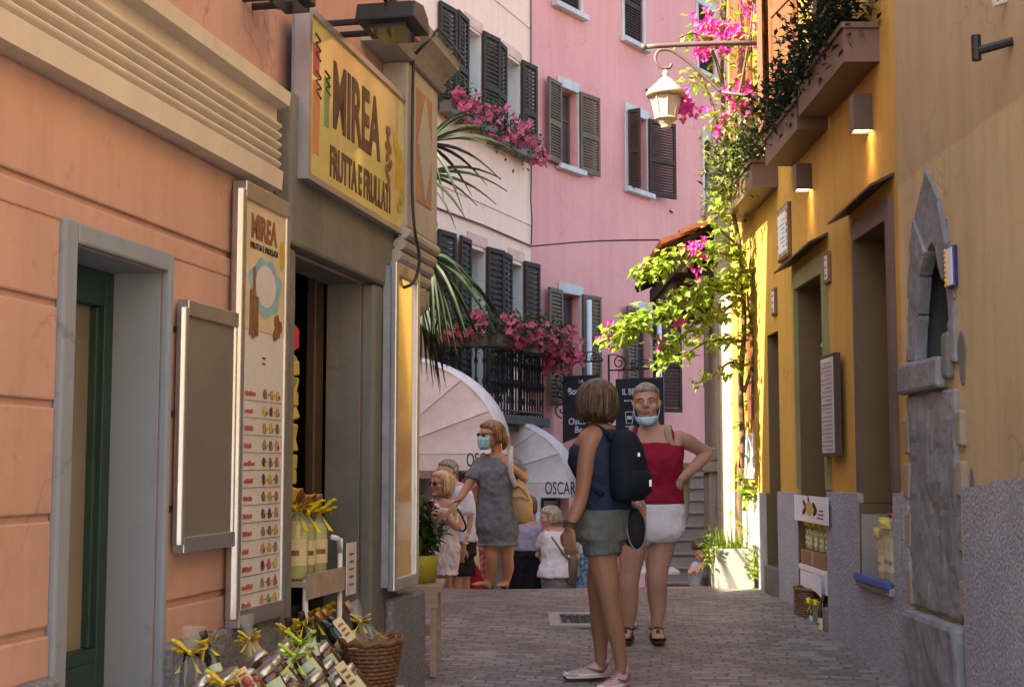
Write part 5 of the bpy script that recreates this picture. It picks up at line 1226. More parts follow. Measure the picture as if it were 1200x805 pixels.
cd = empty('price_sign', L1.pt(6.02, .05, 1.06), 'white price sign clipped to the doorway rack', 'price sign')
m = MB(); m.fbox(L1, 5.97, 6.10, .05, .054, 1.06, 1.28); build(m, 'sheet', M['paper'], cd)
m = MB()
for k in range(5): m.fbox(L1, 6.0, 6.06, .054, .056, 1.10 + k * .032, 1.108 + k * .032)
build(m, 'writing', M['inkbrown'], cd)
hg = empty('packet_string', L1.pt(5.56, -.1, 1.5), 'string of yellow packets hanging inside the doorway', 'packets')
m = MB()
for k in range(9): m.box(L1.pt(5.56 + rj.uniform(-.015, .015), -.07, 1.50 + k * .062), (.085, .05, .06), Matrix.Rotation(rj.uniform(-.5, .5), 3, 'Y') @ Matrix.Rotation(rj.uniform(-.5, .5), 3, 'Z'))
build(m, 'packet', M['inkgold'], hg, bevel=.008)
m = MB(); m.tube([L1.pt(5.56, -.07, 1.5), L1.pt(5.56, -.07, 2.4)], .003, 4); build(m, 'string', M['inkblack'], hg)
m = MB(); m.ball(L1.pt(5.57, -.06, 2.02), (.03, .015, .035), 10); m.leaf(L1.pt(5.55, -.06, 1.96), Vector((.3, -.5, -.4)), Vector((0, 0, 1)), .08, .05); m.leaf(L1.pt(5.56, -.06, 2.08), Vector((-.2, -.5, .3)), Vector((0, 0, 1)), .08, .05); build(m, 'packet_leaf', M['inkgreen'], hg)
m = MB(); m.fpoly(L1, [(5.575 + .06 * math.cos(a) * (1 if k % 2 else .82), 2.12 + .06 * math.sin(a) * (1 if k % 2 else .82)) for k, a in enumerate([i * math.pi / 5 for i in range(10)])], -.05, -.045)
build(m, 'price_star', M['rose'], label='crimson star-shaped price tag hanging in the shop doorway', cat='price tag')

# goods in the yellow house openings
zb_ = .66
sc_ = empty('shop_card', R.pt(9.7, .06, 1.20), 'white printed card with a lemon picture above the stacked boxes', 'shop card')
m = MB(); m.fbox(R, 9.12, 10.2, .05, .056, 1.215, 1.40); build(m, 'sheet', M['paperw'], sc_)
m = MB(); m.fpoly(R, [(9.68 + .11 * math.cos(a), 1.31 + .05 * math.sin(a)) for a in [i * math.pi / 7 for i in range(14)]], .057, .059); build(m, 'lemon_print', M['inkgold'], sc_)
m = MB()
for du, dz, a in ((-.16, .02, .5), (-.18, -.02, -.4), (.15, .03, .6), (.17, -.02, -.5), (.02, .05, 1.4)): m.fpoly(R, [(9.68 + du + .07 * math.cos(t) * math.cos(a) - .022 * math.sin(t) * math.sin(a), 1.31 + dz + .07 * math.cos(t) * math.sin(a) * .6 + .022 * math.sin(t) * math.cos(a)) for t in [i * math.pi / 5 for i in range(10)]], .057, .0585)
for k in range(3): m.fbox(R, 9.25, 9.45 - .04 * k, .056, .058, 1.25 + .025 * k, 1.258 + .025 * k)
build(m, 'leaf_print', M['inkblack'], sc_)
for i, (u, n) in enumerate(((9.42, -.02), (9.60, -.02), (9.78, -.02), (9.96, -.02), (10.1, -.03))):
    place(lim, R.pt(u, n, 1.01), (0, 0, -1.4), 'yellow liqueur bottle in the row standing on the cardboard carton', 'liqueur bottles on the carton', scale=.78)
cb = empty('cardboard_carton', R.pt(9.75, -.05, .99), 'brown cardboard carton stacked on the white box in the opening', 'carton')
m = MB(); m.fbox(R, 9.36, 10.12, -.16, .03, .90, 1.005); build(m, 'carton', M['cardboard'], cb, bevel=.004)
m = MB(); m.fbox(R, 9.70, 9.76, .03, .032, .90, 1.005); build(m, 'tape', M['palewood'], cb)
wb = empty('white_box', R.pt(9.75, -.05, .74), 'white cardboard box under the brown carton', 'box')
m = MB(); m.fbox(R, 9.34, 10.16, -.18, .03, .735, .897); build(m, 'carton', M['paperw'], wb, bevel=.004)
m = MB(); m.fbox(R, 9.33, 10.17, -.185, .036, .862, .900); build(m, 'lid', M['paperw'], wb, bevel=.003)
m = MB(); m.box(R.pt(9.45, .06, .80), (.003, .22, .12), Matrix.Rotation(.15, 3, 'X')); build(m, 'paper_note', M['paperw'], label='white paper note taped to the white box', cat='note')
# the lower crate row: basket and bottles
wk = empty('tall_wicker_basket', R.pt(9.92, -.05, .5), 'tall brown wicker basket at the foot of the boxes', 'basket')
m = MB(); c = R.pt(9.93, .03, .46)
for lv in range(16):
    m.tube([c + Vector(((.08 + .005 * (1 if (t + lv) % 2 else -1)) * math.cos(math.pi * t / 12), (.14 + .006 * (1 if (t + lv) % 2 else -1)) * math.sin(math.pi * t / 12), .008 + lv * .017)) for t in range(25)], .010, 5, cap=False)
build(m, 'weave', M['wicker'], wk, smooth=True)
m = MB(); m.tube([c + Vector((.086 * math.cos(a), .148 * math.sin(a), .275)) for a in [2 * math.pi * t / 30 for t in range(31)]], .014, 6, cap=False); build(m, 'rim', M['wicker'], wk, smooth=True)
for i, (u, n) in enumerate(((9.40, .04), (9.56, .02), (9.70, .04))):
    place(wing if i else win, R.pt(u, n, .46), (0, 0, -1.4), ('dark wine bottle beside the tall wicker basket', 'green bottle at the foot of the white box, next to the wine bottle', 'green bottle touching the tall wicker basket')[i], 'bottles at the foot of the boxes', scale=.9)
ac = empty('acrylic_case', R.pt(7.95, -.05, .93), 'clear acrylic case of lemon liqueur on the window ledge', 'display case')
m = MB()
for a in ((7.72, 8.34, .03, .034), (7.72, 8.34, -.2, -.196)): m.fbox(R, a[0], a[1], a[2], a[3], .94, 1.32)
m.fbox(R, 8.336, 8.34, -.196, .03, .94, 1.32); m.fbox(R, 7.72, 7.724, -.196, .03, .94, 1.32); build(m, 'clear_panel', glassmat('acrylic', (.75, .75, .72), .14), ac)
m = MB(); m.fbox(R, 7.66, 8.40, .045, .075, .925, .965); build(m, 'blue_strip', M['blue'], ac, bevel=.004)
for i, (u, n) in enumerate(((7.80, -.03), (7.92, -.04), (8.06, -.03), (7.86, -.12), (8.0, -.12))):
    place(lim, R.pt(u, n, .945), (0, 0, -1.4), 'yellow liqueur bottle inside the clear case on the ledge', 'liqueur bottles in the clear case', scale=1.45 if i < 2 else 1.2)

# ------------------------------------------------------------------ stand with a potted plant at the corner
sd_ = empty('plant_stand', (-.62, 7.9, gz(7.9)), 'grey wooden stand at the corner of the shop house', 'stand')
m = MB(); m.box((-.62, 7.9, 0.93), (.46, .5, .035)); m.box((-.62, 7.66, 0.87), (.42, .025, .09)); build(m, 'stand_top', M['palewood'], sd_, bevel=.004)
for x in (-.80, -.435):
    for y in (7.68, 8.12):
        m = MB(); m.box((x, y, (gz(7.9) + .91) / 2), (.035, .045, 0.91 - gz(7.9))); build(m, 'leg', M['palewood'], sd_)
m = MB(); m.box((-.62, 7.9, .68), (.36, .42, .02)); build(m, 'stand_shelf', M['palewood'], sd_)
pp_ = empty('potted_plant', (-.53, 7.9, 0.95), 'leafy dark plant in an olive yellow pot on the grey stand', 'potted plant')
m = MB(); m.lathe((-.53, 7.9, 0.95), [(.075, 0), (.095, .0), (.105, .10), (.108, .15), (.095, .152), (.09, .12), (.01, .12)], 20); build(m, 'pot', M['limepot'], pp_, smooth=True)
m = MB(); s_ = MB()
for k in range(22):
    b = Vector((-.53, 7.9, 1.07)); a = rnd.uniform(0, 6.28); tp = b + Vector((.16 * math.cos(a) * rnd.random(), .16 * math.sin(a) * rnd.random(), rnd.uniform(.10, .40)))
    s_.tube([b, b.lerp(tp, .5) + Vector((0, 0, .02)), tp], .004, 4)
    for j in range(18):
        p = b.lerp(tp, rnd.uniform(.25, 1)); d = Vector((rnd.uniform(-1, 1), rnd.uniform(-1, 1), rnd.uniform(-.8, .5))); m.leaf(p, d, Vector((0, 0, 1)), rnd.uniform(.06, .10), .04)
build(s_, 'stem', M['bark'], pp_); build(m, 'foliage', M['leafpot'], pp_)

# ------------------------------------------------------------------ fan palm behind the corner
pm = empty('fan_palm', (-1.05, 11.2, gz(11.2)), 'dark fan palm leaning out from behind the shop house corner', 'palm')
m = MB(); m.tube([(-1.05, 11.2, gz(11.2)), (-1.08, 11.2, 1.5), (-1.0, 11.2, 3.2), (-.95, 11.2, 4.3)], [.13, .12, .11, .1], 12, smooth=4); build(m, 'trunk', M['bark'], pm, smooth=True)
def fan(hx, hy, tips, Yh=11.0, k=1):
    h = at(hx, hy, Yh); base = Vector((-.95, 11.2, 4.2)); m = MB(); m.tube([base, (base + h) / 2 + Vector((0, 0, .12)), h], .012, 6, smooth=4)
    for tx, ty in tips:
        for q in range(k):
            t = at(tx + rnd.uniform(-7, 7), ty + rnd.uniform(-7, 7), Yh + rnd.uniform(-.4, .3)); d = t - h; Ln = d.length
            up = Vector((0, 0, 1)); sd = d.cross(Vector((0, -1, .3))).normalized(); prev = None; N_ = 7
            L_ = []
            for i in range(N_ + 1):
                f = i / N_; p = h + d * f + up * (.16 * Ln * math.sin(math.pi * f * .85)) ; w = .017 * min(1, 4 * f + .15) * (1 - f ** 2.2) + .001
                L_.append((p + sd * w, p + Vector((0, .01, -.006)), p - sd * w))
            for a, b in zip(L_, L_[1:]): m.add([*a, *b], [(0, 1, 4, 3), (1, 2, 5, 4)])
    build(m, 'frond', M['leafpalm'], pm)
fan(498, 168, [(572, 152), (582, 160), (588, 175), (592, 195), (585, 212), (570, 228), (556, 240), (540, 252), (527, 240), (560, 140), (545, 132), (600, 185)])
fan(492, 205, [(586, 222), (590, 232), (575, 240), (548, 262), (530, 282), (520, 270), (560, 250)])
fan(503, 300, [(578, 378), (572, 395), (560, 412), (548, 425), (535, 438), (525, 445), (515, 452), (508, 440), (500, 430), (568, 365), (555, 345), (590, 390), (540, 330)], 10.6, 2)
fan(492, 345, [(530, 440), (520, 460), (512, 470), (505, 455), (498, 450), (540, 420)], 10.8, 2)

# ------------------------------------------------------------------ square planter in the sun
pl_ = empty('square_planter', (1.92, 12.1, gz(12.1)), 'pale lichen-stained square planter in the sun by the yellow wall', 'planter')
z0 = gz(12.1) - .03
m = MB(); x0, x1, y0, y1 = 1.765, 2.10, 11.95, 12.3
m.loft([[(x0 + .012, y0 + .012, z0), (x1, y0 + .012, z0), (x1, y1, z0), (x0 + .012, y1, z0)], [(x0, y0, z0 + .36), (x1, y0, z0 + .36), (x1, y1, z0 + .36), (x0, y1, z0 + .36)], [(x0, y0, z0 + .385), (x1, y0, z0 + .385), (x1, y1, z0 + .385), (x0, y1, z0 + .385)], [(x0 + .03, y0 + .03, z0 + .385), (x1 - .03, y0 + .03, z0 + .385), (x1 - .03, y1 - .03, z0 + .385), (x0 + .03, y1 - .03, z0 + .385)], [(x0 + .03, y0 + .03, z0 + .33), (x1 - .03, y0 + .03, z0 + .33), (x1 - .03, y1 - .03, z0 + .33), (x0 + .03, y1 - .03, z0 + .33)]])
build(m, 'tub', M['planterstone'], pl_, bevel=.006)
m = MB()
for k in range(46):
    b = Vector((rnd.uniform(1.80, 2.07), rnd.uniform(11.98, 12.25), z0 + .35)); a = rnd.uniform(0, 6.28); l = rnd.uniform(.16, .34); o_ = Vector((math.cos(a), math.sin(a), 0)) * rnd.uniform(.05, .75) + Vector((-.12, 0, 0)); sd = Vector((-o_.y, o_.x, 0)).normalized(); L_ = []
    for i in range(6):
        f = i / 5; p = b + o_ * l * f + Vector((0, 0, l * (1.1 * f - .75 * f * f * o_.length * 1.6))); w = .014 * (1 - f) + .001; L_.append((p + sd * w, p - sd * w))
    for a_, b_ in zip(L_, L_[1:]): m.add([a_[0], a_[1], b_[1], b_[0]], [(0,1,2,3)])
for c_ in ((1.76, 12.0, z0 + .36), (1.74, 12.05, z0 + .30), (2.10, 11.93, z0 + .3), (2.1, 11.93, z0 + .2), (1.72, 12.0, z0 + .42)): foliage(m, c_, (.08, .08, .09), 60, .05, .024)
build(m, 'strappy_leaves', M['leafvine'], pl_)

# ------------------------------------------------------------------ clothes for sale, cafe table
m = MB(); cr = empty('clothes_rack', (-.55, 14.2, gz(14.2)), 'clothes rack with a cream coat and a wine red dress outside the boutique', 'clothes rack')
for y in (13.9, 14.6): m.tube([(-.55, y, gz(14.2)), (-.52, y, 1.55)], .018, 6)
m.tube([(-.53, 13.8, 1.55), (-.51, 14.7, 1.55)], .018, 6); build(m, 'rail', M['iron'], cr)
def garment(y, x, z1, z0, w0, w1, mm, nm):
    m = MB(); rg = []
    for i in range(9):
        f = i / 8; z = z1 + (z0 - z1) * f; w = w0 + (w1 - w0) * f ** .8; rg.append([Vector((x + (w * math.cos(a)) * (1 + .10 * f * math.sin(6 * a + 3 * y)), y + (.05 + .06 * f) * math.sin(a) * (1 + .3 * f * math.sin(5 * a)), z)) for a in [2 * math.pi * t / 28 for t in range(28)]])
    m.loft(rg); build(m, nm, mm, cr, smooth=True)
garment(13.95, -.50, 1.35, .30, .10, .20, clothmat('cream_cloth', (.58, .48, .36)), 'coat'); garment(14.35, -.42, 1.48, .25, .10, .17, clothmat('wine_pattern_cloth', (.20, .02, .045), col2=(.42, .22, .22)), 'dress'); garment(13.82, -.47, .62, .28, .13, .24, clothmat('red_cloth', (.30, .012, .03)), 'skirt')
tb2 = empty('cafe_table', (1.62, 15.2, gz(15.2)), 'small white cafe table glimpsed between the legs of the woman in white shorts', 'table')
m = MB(); m.box((1.50, 15.2, .47), (.62, .6, .035)); build(m, 'tabletop', M['white'], tb2, bevel=.005)
m = MB(); m.tube([(1.50, 15.2, gz(15.2)), (1.50, 15.2, .46)], .035, 8); m.box((1.5, 15.2, gz(15.2) + .02), (.4, .4, .03)); build(m, 'pedestal', M['white'], tb2)
# ------------------------------------------------------------------ people
def skin(name, col): 
    N = NT(name); v = N.obj()
    c = N.ramp(N.noise(v, 12, 4), [(.3, mul(col, .93)), (.7, mul(col, 1.05))])
    c = N.mix(.12, c, N.ramp(N.noise(v, 70, 3), [(.35, (.7, .6, .55)), (.6, (1, 1, 1))]), 'MULTIPLY')
    N.l(c, N.b.inputs['Base Color']); N.b.inputs['Roughness'].default_value = .5; N.b.inputs['Specular IOR Level'].default_value = .35
    N.b.inputs['Subsurface Weight'].default_value = .06; N.b.inputs['Subsurface Radius'].default_value = (.02, .008, .004); N.b.inputs['Subsurface Scale'].default_value = .5
    N.bump(N.noise(v, 140, 2), .08, .002); return N.m
def hairmat(name, a, b):
    N = NT(name); v = N.obj(); mp = N.n('ShaderNodeMapping'); mp.inputs['Scale'].default_value = (1, 1, .22); N.l(v, mp.inputs['Vector'])
    N.l(N.ramp(N.noise(mp.outputs[0], 55, 3), [(.35, a), (.65, b)]), N.b.inputs['Base Color']); N.b.inputs['Roughness'].default_value = .42
    N.bump(N.noise(mp.outputs[0], 120, 2), .5, .006); return N.m
EYE = mat('eye_white', (.55, .52, .5), .2, .02, 5, 5, 0, coord='obj'); IRIS = mat('dark_iris', (.03, .02, .015), .1, .02, 5, 5, 0, coord='obj')
LIP = mat('lip', (.42, .15, .13), .45, .1, 30, 5, 0, coord='obj'); SHADES = mat('sunglass_lens', (.02, .012, .012), .1, .1, 5, 5, 0, coord='obj', spec=.7)
MASKB = clothmat('pale_blue_mask', (.38, .60, .70), .05, 200, .5, fs=30)

class Person:
    def __init__(s, Y, base, label, yaw, skinm, voxel, group=None):
        s.Y = Y; s.vox = voxel; s.sk = skinm
        b = at(base[0], base[1], Y + base[2]); s.root = empty('person', (b.x, b.y, gz(b.y)), label, 'person', group)
        s.f = Vector((math.sin(yaw), -math.cos(yaw), 0)); s.l = Vector((-s.f.y, s.f.x, 0))   # facing; their left
        s.body = MB(); s.rings = []
    def J(s, x, y, dy=0): return at(x, y, s.Y + dy)
    def limb(s, pts, mb=None, grow=0, caps=True, seg=14):
        mb = s.body if mb is None else mb
        P = [s.J(*p[:3]) for p in pts]; Rr = [p[3] + grow for p in pts]
        mb.tube(P, Rr, seg, smooth=5)
        if caps: mb.ball(P[0], Rr[0] * .98, 12); mb.ball(P[-1], Rr[-1] * .98, 12)
    def torso(s, rings, mb=None, grow=0, i0=0, i1=None, fold=0, yaw=None, k=32):
        mb = s.body if mb is None else mb
        f, l = s.f, s.l
        C = [s.J(*r[:3]) for r in rings]; n = 5
        C2, W2_ = catmull(C, [r[3] for r in rings], n); _, D2 = catmull(C, [r[4] for r in rings], n)
        rg = []
        for i, c in enumerate(C2):
            ring = []
            for t in range(k):
                a = 2 * math.pi * t / k; ca, sa = math.cos(a), math.sin(a); e = .85
                x = math.copysign(abs(ca) ** e, ca); y = math.copysign(abs(sa) ** e, sa); w = 1 + fold * math.sin(7 * a + 1.3 * i * .3) * (i / len(C2))
                ring.append(c + l * x * (W2_[i] + grow) * w + f * y * (D2[i] + grow) * w)
            rg.append(ring)
        mb.loft(rg)
    def head(s, c, f, H, up=Vector((0, 0, 1)), face=True, lean=0):
        f = f.normalized(); up = (up - f * up.dot(f)).normalized(); x = f.cross(up)     # x: their right
        s.hc, s.hf, s.hx, s.hu, s.H = c, f, x, up, H; k_ = H / .225
        s.hp = lambda a, b, z: c + x * a * k_ + f * b * k_ + up * (z * H - H / 2)         # z 0 chin .. 1 crown
        pr = [(-.02, .052, .012, .010), (.03, .047, .030, .024), (.10, .038, .042, .042), (.20, .022, .054, .062), (.32, .008, .062, .080), (.45, .0, .068, .091), (.60, -.006, .073, .097), (.75, -.010, .072, .094), (.88, -.012, .060, .077), (.96, -.012, .040, .050), (1.0, -.012, .012, .015)]
        C = [Vector((0, p[1], p[0])) for p in pr]; C2, Wd = catmull(C, [p[2] for p in pr], 3); _, Dp = catmull(C, [p[3] for p in pr], 3)
        s.body.loft([[s.hp(Wd[i] * math.cos(a), q.y + Dp[i] * math.sin(a), q.z) for a in [2 * math.pi * t / 26 for t in range(26)]] for i, q in enumerate(C2)])
        B = s.body; k = k_
        if face:
            B.tube([s.hp(0, .084, .60), s.hp(0, .097, .50), s.hp(0, .108, .41), s.hp(0, .100, .375)], [.008 * k, .010 * k, .0145 * k, .012 * k], 8, smooth=3)
            for sg in (-1, 1):
                B.ball(s.hp(sg * .013, .096, .385), .0085 * k, 8)
                B.tube([s.hp(sg * .008, .088, .585), s.hp(sg * .032, .086, .61), s.hp(sg * .055, .066, .585)], [.009 * k, .010 * k, .007 * k], 8, smooth=2)
                B.ball(s.hp(sg * .038, .054, .37), (.031 * k,) * 3, 12)
            B.tube([s.hp(-.024, .074, .235), s.hp(0, .088, .24), s.hp(.024, .074, .235)], [.006 * k, .010 * k, .006 * k], 8, smooth=2)
            B.ball(s.hp(0, .076, .05), .019 * k, 10)
            for sg in (-1, 1): B.ball(s.hp(sg * .032, .034, .19), (.025 * k,) * 3, 10)
        for sg in (-1, 1):
            B.tube([s.hp(sg * .070, -.006, .36), s.hp(sg * .078, -.012, .46), s.hp(sg * .082, -.020, .55), s.hp(sg * .074, -.010, .58)], [.008 * k, .011 * k, .011 * k, .006 * k], 8, smooth=2)
    def face_parts(s, eyes=True, mouth=True, brow=(.12, .09, .08)):
        k = s.H / .225
        if eyes:
            for sg in (-1, 1):
                m = MB(); m.ball(s.hp(sg * .031, .0775, .515), (.0125 * k, .0115 * k, .0075 * k), 12); e = build(m, 'eye', EYE, s.root, smooth=True)
                m = MB(); m.ball(s.hp(sg * .031, .0855, .515), (.0058 * k, .0045 * k, .0058 * k), 10); build(m, 'iris', IRIS, e, smooth=True)
                m = MB(); m.tube([s.hp(sg * .017, .0835, .535), s.hp(sg * .031, .0885, .552), s.hp(sg * .046, .077, .532)], [.003 * k, .0068 * k, .003 * k], 8, smooth=3); m.tube([s.hp(sg * .018, .083, .492), s.hp(sg * .031, .0855, .478), s.hp(sg * .045, .077, .495)], [.002 * k, .0052 * k, .002 * k], 8, smooth=3); build(m, 'eyelid', s.sk, s.root, smooth=True)
                m = MB(); m.tube([s.hp(sg * .014, .0945, .585), s.hp(sg * .032, .0955, .615), s.hp(sg * .052, .079, .60)], [.003 * k, .0042 * k, .002 * k], 6, smooth=3); build(m, 'eyebrow', mat('brow_hair', brow, .8) if 'brow_hair' not in bpy.data.materials else bpy.data.materials['brow_hair'], s.root, smooth=True)
        if mouth:
            m = MB(); m.tube([s.hp(-.023, .082, .238), s.hp(-.008, .0945, .252), s.hp(.008, .0945, .252), s.hp(.023, .082, .238)], [.002 * k, .005 * k, .005 * k, .002 * k], 6, smooth=3); m.tube([s.hp(-.021, .082, .228), s.hp(0, .0955, .212), s.hp(.021, .082, .228)], [.002 * k, .006 * k, .002 * k], 6, smooth=3); build(m, 'lips', LIP, s.root, smooth=True)
    def glasses(s, m_=None):
        m = MB()
        for sg in (-1, 1):
            m.ball(s.hp(sg * .032, .098, .51), (.030, .012, .022), 12, R=Matrix((s.hx, s.hf, s.hu)).transposed())
            m.tube([s.hp(sg * .058, .088, .53), s.hp(sg * .076, .03, .53), s.hp(sg * .08, -.02, .52)], .003, 5)
        m.tube([s.hp(-.012, .108, .53), s.hp(.012, .108, .53)], .003, 5); build(m, 'sunglasses', SHADES, s.root, smooth=True)
    def mask(s, low=False):
        m = MB(); rows_ = []; zs = (.47, .36, .24, .10, -.03) if not low else (.10, .04, -.03, -.09, -.14)
        for i, z in enumerate(zs):
            r = []
            for t in range(13):
                a = -1.15 + 2.3 * t / 12; w = (.074, .078, .074, .064, .046)[i] if not low else (.082, .078, .072, .062, .05)[i]
                d = (.030, .034, .038, .036, .018)[i] if not low else (.03, .035, .036, .03, .01)[i]
                r.append(s.hp(w * math.sin(a), .012 + (.075 + d) * math.cos(a) * (1 if not low else .86), z + (.05 * abs(math.sin(a)) ** 2 if low else 0)))
            rows_.append(r)
        m.loft(rows_, cap=False, closed=False); o = build(m, 'face_mask', MASKB, s.root, smooth=True)
        so = o.modifiers.new('thick', 'SOLIDIFY'); so.thickness = .003
        m = MB()
        for sg in (-1, 1): m.tube([s.hp(sg * .068, .055, zs[1]), s.hp(sg * .08, .0, .36), s.hp(sg * .084, -.03, .47)], .0018, 4)
        build(m, 'mask_loop', M['paperw'], o)
    def hand(s, w, d, nrm, curl=.45, side=1, sc=1.0, spread=.14, fr=1.0):
        d = d.normalized(); nrm = (nrm - d * nrm.dot(d)).normalized(); sd = d.cross(nrm) * side     # sd: thumb side
        B = s.body
        for i, (o, L0) in enumerate(((.026, .072), (.009, .078), (-.009, .080), (-.026, .082))):
            o2 = o * sc; kn = w + d * .085 * sc + sd * o2 * 1.08
            B.tube([w + sd * o2 * .55, w + d * .045 * sc + sd * o2, kn], [.013 * sc * fr, .0145 * sc * fr, .0105 * sc * fr], 8)
            Lf = (.068, .076, .072, .056)[i] * sc; p = kn; dd = (d + sd * (spread * (1.5 - i) * .5)).normalized(); P = [p - d * .01 * sc]; Q = [.0105 * sc * fr]
            for j, fr_ in enumerate((.45, .32, .23)):
                ang = curl * (.55 + .35 * j); dd = (dd * math.cos(ang) + nrm * math.sin(ang)).normalized(); p = p + dd * Lf * fr_; P.append(p); Q.append((.0095, .0086, .0072)[j] * sc * fr)
            B.tube(P, Q, 8); B.ball(P[-1], Q[-1], 8)
        t0 = w + d * .022 * sc + sd * .022 * sc; t1 = t0 + (d * .6 + sd * .75 + nrm * .25).normalized() * .04 * sc; t2 = t1 + (d * .9 + sd * .25 + nrm * .35).normalized() * .032 * sc; t3 = t2 + (d * .9 - sd * .1 + nrm * .4).normalized() * .024 * sc
        B.tube([t0, t1, t2, t3], [.014 * sc * fr, .0125 * sc * fr, .0105 * sc * fr, .008 * sc * fr], 8); B.ball(t3, .008 * sc * fr, 8)
    def finish(s, it=4): return solid(s.body, 'body', s.sk, s.root, s.vox, it)
    def cloth(s, name, m_, fn, voxel=None, it=3, label=None):
        mb = MB(); fn(mb); o = solid(mb, name, m_, s.root, voxel or s.vox * 1.3, it, label)
        for nm, sz, stg in (('broad_fold', .12, .042), ('fine_fold', .05, .020)):
            t = bpy.data.textures.get(nm) or bpy.data.textures.new(nm, 'CLOUDS'); t.noise_scale = sz; t.noise_depth = 1
            dm = o.modifiers.new(nm, 'DISPLACE'); dm.texture = t; dm.strength = stg * (.5 if s.Y < 10 else .8); dm.mid_level = .5; dm.texture_coords = 'LOCAL'
        return o
    def hair(s, style, m_, n=240):
        k = s.H / .225; m = MB(); hp = s.hp
        if style == 'short':
            rg = []
            for z, w, b0, b1 in ((.52, .077, -.10, -.01), (.62, .081, -.110, .0), (.70, .081, -.112, .036), (.79, .079, -.110, .082), (.90, .070, -.100, .086), (.98, .050, -.078, .050), (1.035, .024, -.045, .02), (1.05, .004, -.02, -.008)):
                rg.append([hp(w * math.cos(a), (b0 + b1) / 2 + (b1 - b0) / 2 * math.sin(a), z) for a in [2 * math.pi * t / 24 for t in range(24)]])
            m.loft(rg)
            for i in range(n):
                a = rnd.uniform(0, 6.28); e = rnd.uniform(.25, 1.45); p = lambda e_, q: hp((.079 + q) * math.cos(a) * math.cos(e_), -.012 + (.100 + q) * math.sin(a) * math.cos(e_) , .66 + (.38 + q * 4.4) * math.sin(e_))
                if math.sin(a) > .3 and e < .58: continue
                m.tube([p(e + .25, 0.002), p(e, .006), p(e - .22, .004)], [.004 * k, .005 * k, .001], 4)
        else:                                            # bob: style = (length in head heights below chin 0, flick)
            low, face_gap, puff = style
            rg = []
            for z, w, y0, y1 in ((low, .080, -.09, -.005), (low + .12, .094, -.112, .004), (.30, .098, -.122, .010), (.50, .098, -.125, .022), (.70, .094, -.124, .070), (.84, .086, -.116, .096), (.95, .066, -.096, .074), (1.03, .036, -.06, .035), (1.06, .004, -.02, .0)):
                w *= puff; yc = (y0 + y1) / 2; rg.append([hp(w * math.cos(a), yc + (y1 - y0) / 2 * math.sin(a), z) for a in [2 * math.pi * t / 28 for t in range(28)]])
            m.loft(rg)
            for i in range(n):
                a = rnd.uniform(math.pi * .86, math.pi * 2.14); P = []; q0 = rnd.uniform(-.004, .010); zl = low + rnd.uniform(-.05, .10); wv = rnd.uniform(-.12, .12)
                for j in range(9):
                    f_ = j / 8; z = 1.05 + (zl - 1.05) * f_; rr = math.sqrt(max(0, 1 - max(0, (z - .55) / .50) ** 2)) if z > .55 else 1 - .10 * ((.55 - z) / .6) ** 2 - (.22 * max(0, .2 - z) / .25 if z < .2 else 0); aa = a + wv * math.sin(f_ * 3)
                    P.append(hp((.096 * puff + q0) * rr * math.cos(aa), -.020 + (.104 * puff + q0) * rr * math.sin(aa), z))
                m.tube(P, [.003 * k] + [.0055 * k] * 6 + [.004 * k, .0012], 4)
        return build(m, 'hair', m_, s.root, smooth=True)

def foot(mb, ank, d, gzv, sc=1.0):
    d = d.normalized(); sd = Vector((-d.y, d.x, 0)); a = Vector(ank)
    heel = Vector((a.x, a.y, gzv + .03)) - d * .035; ball = Vector((a.x, a.y, gzv + .026)) + d * .115
    mb.tube([a, a * .5 + heel * .5, heel], [.036 * sc, .037 * sc, .03 * sc], 10); mb.ball(heel, .03 * sc, 10)
    for o in (-.022, 0, .02): mb.tube([a - Vector((0, 0, .025)) + sd * o * .3, (a + ball) / 2 + sd * o * .8 + Vector((0, 0, .0)), ball + sd * o], [.03 * sc, .025 * sc, .019 * sc], 8)
    for i, o in enumerate((-.034, -.017, -.001, .015, .030)): mb.tube([ball + sd * o * .9, ball + sd * o * 1.05 + d * (.058 - .006 * abs(i - 1)) - Vector((0, 0, .008))], [.013 * sc, .010 * sc], 7); mb.ball(ball + sd * o * 1.05 + d * (.058 - .006 * abs(i - 1)) - Vector((0, 0, .008)), .0105 * sc, 7)
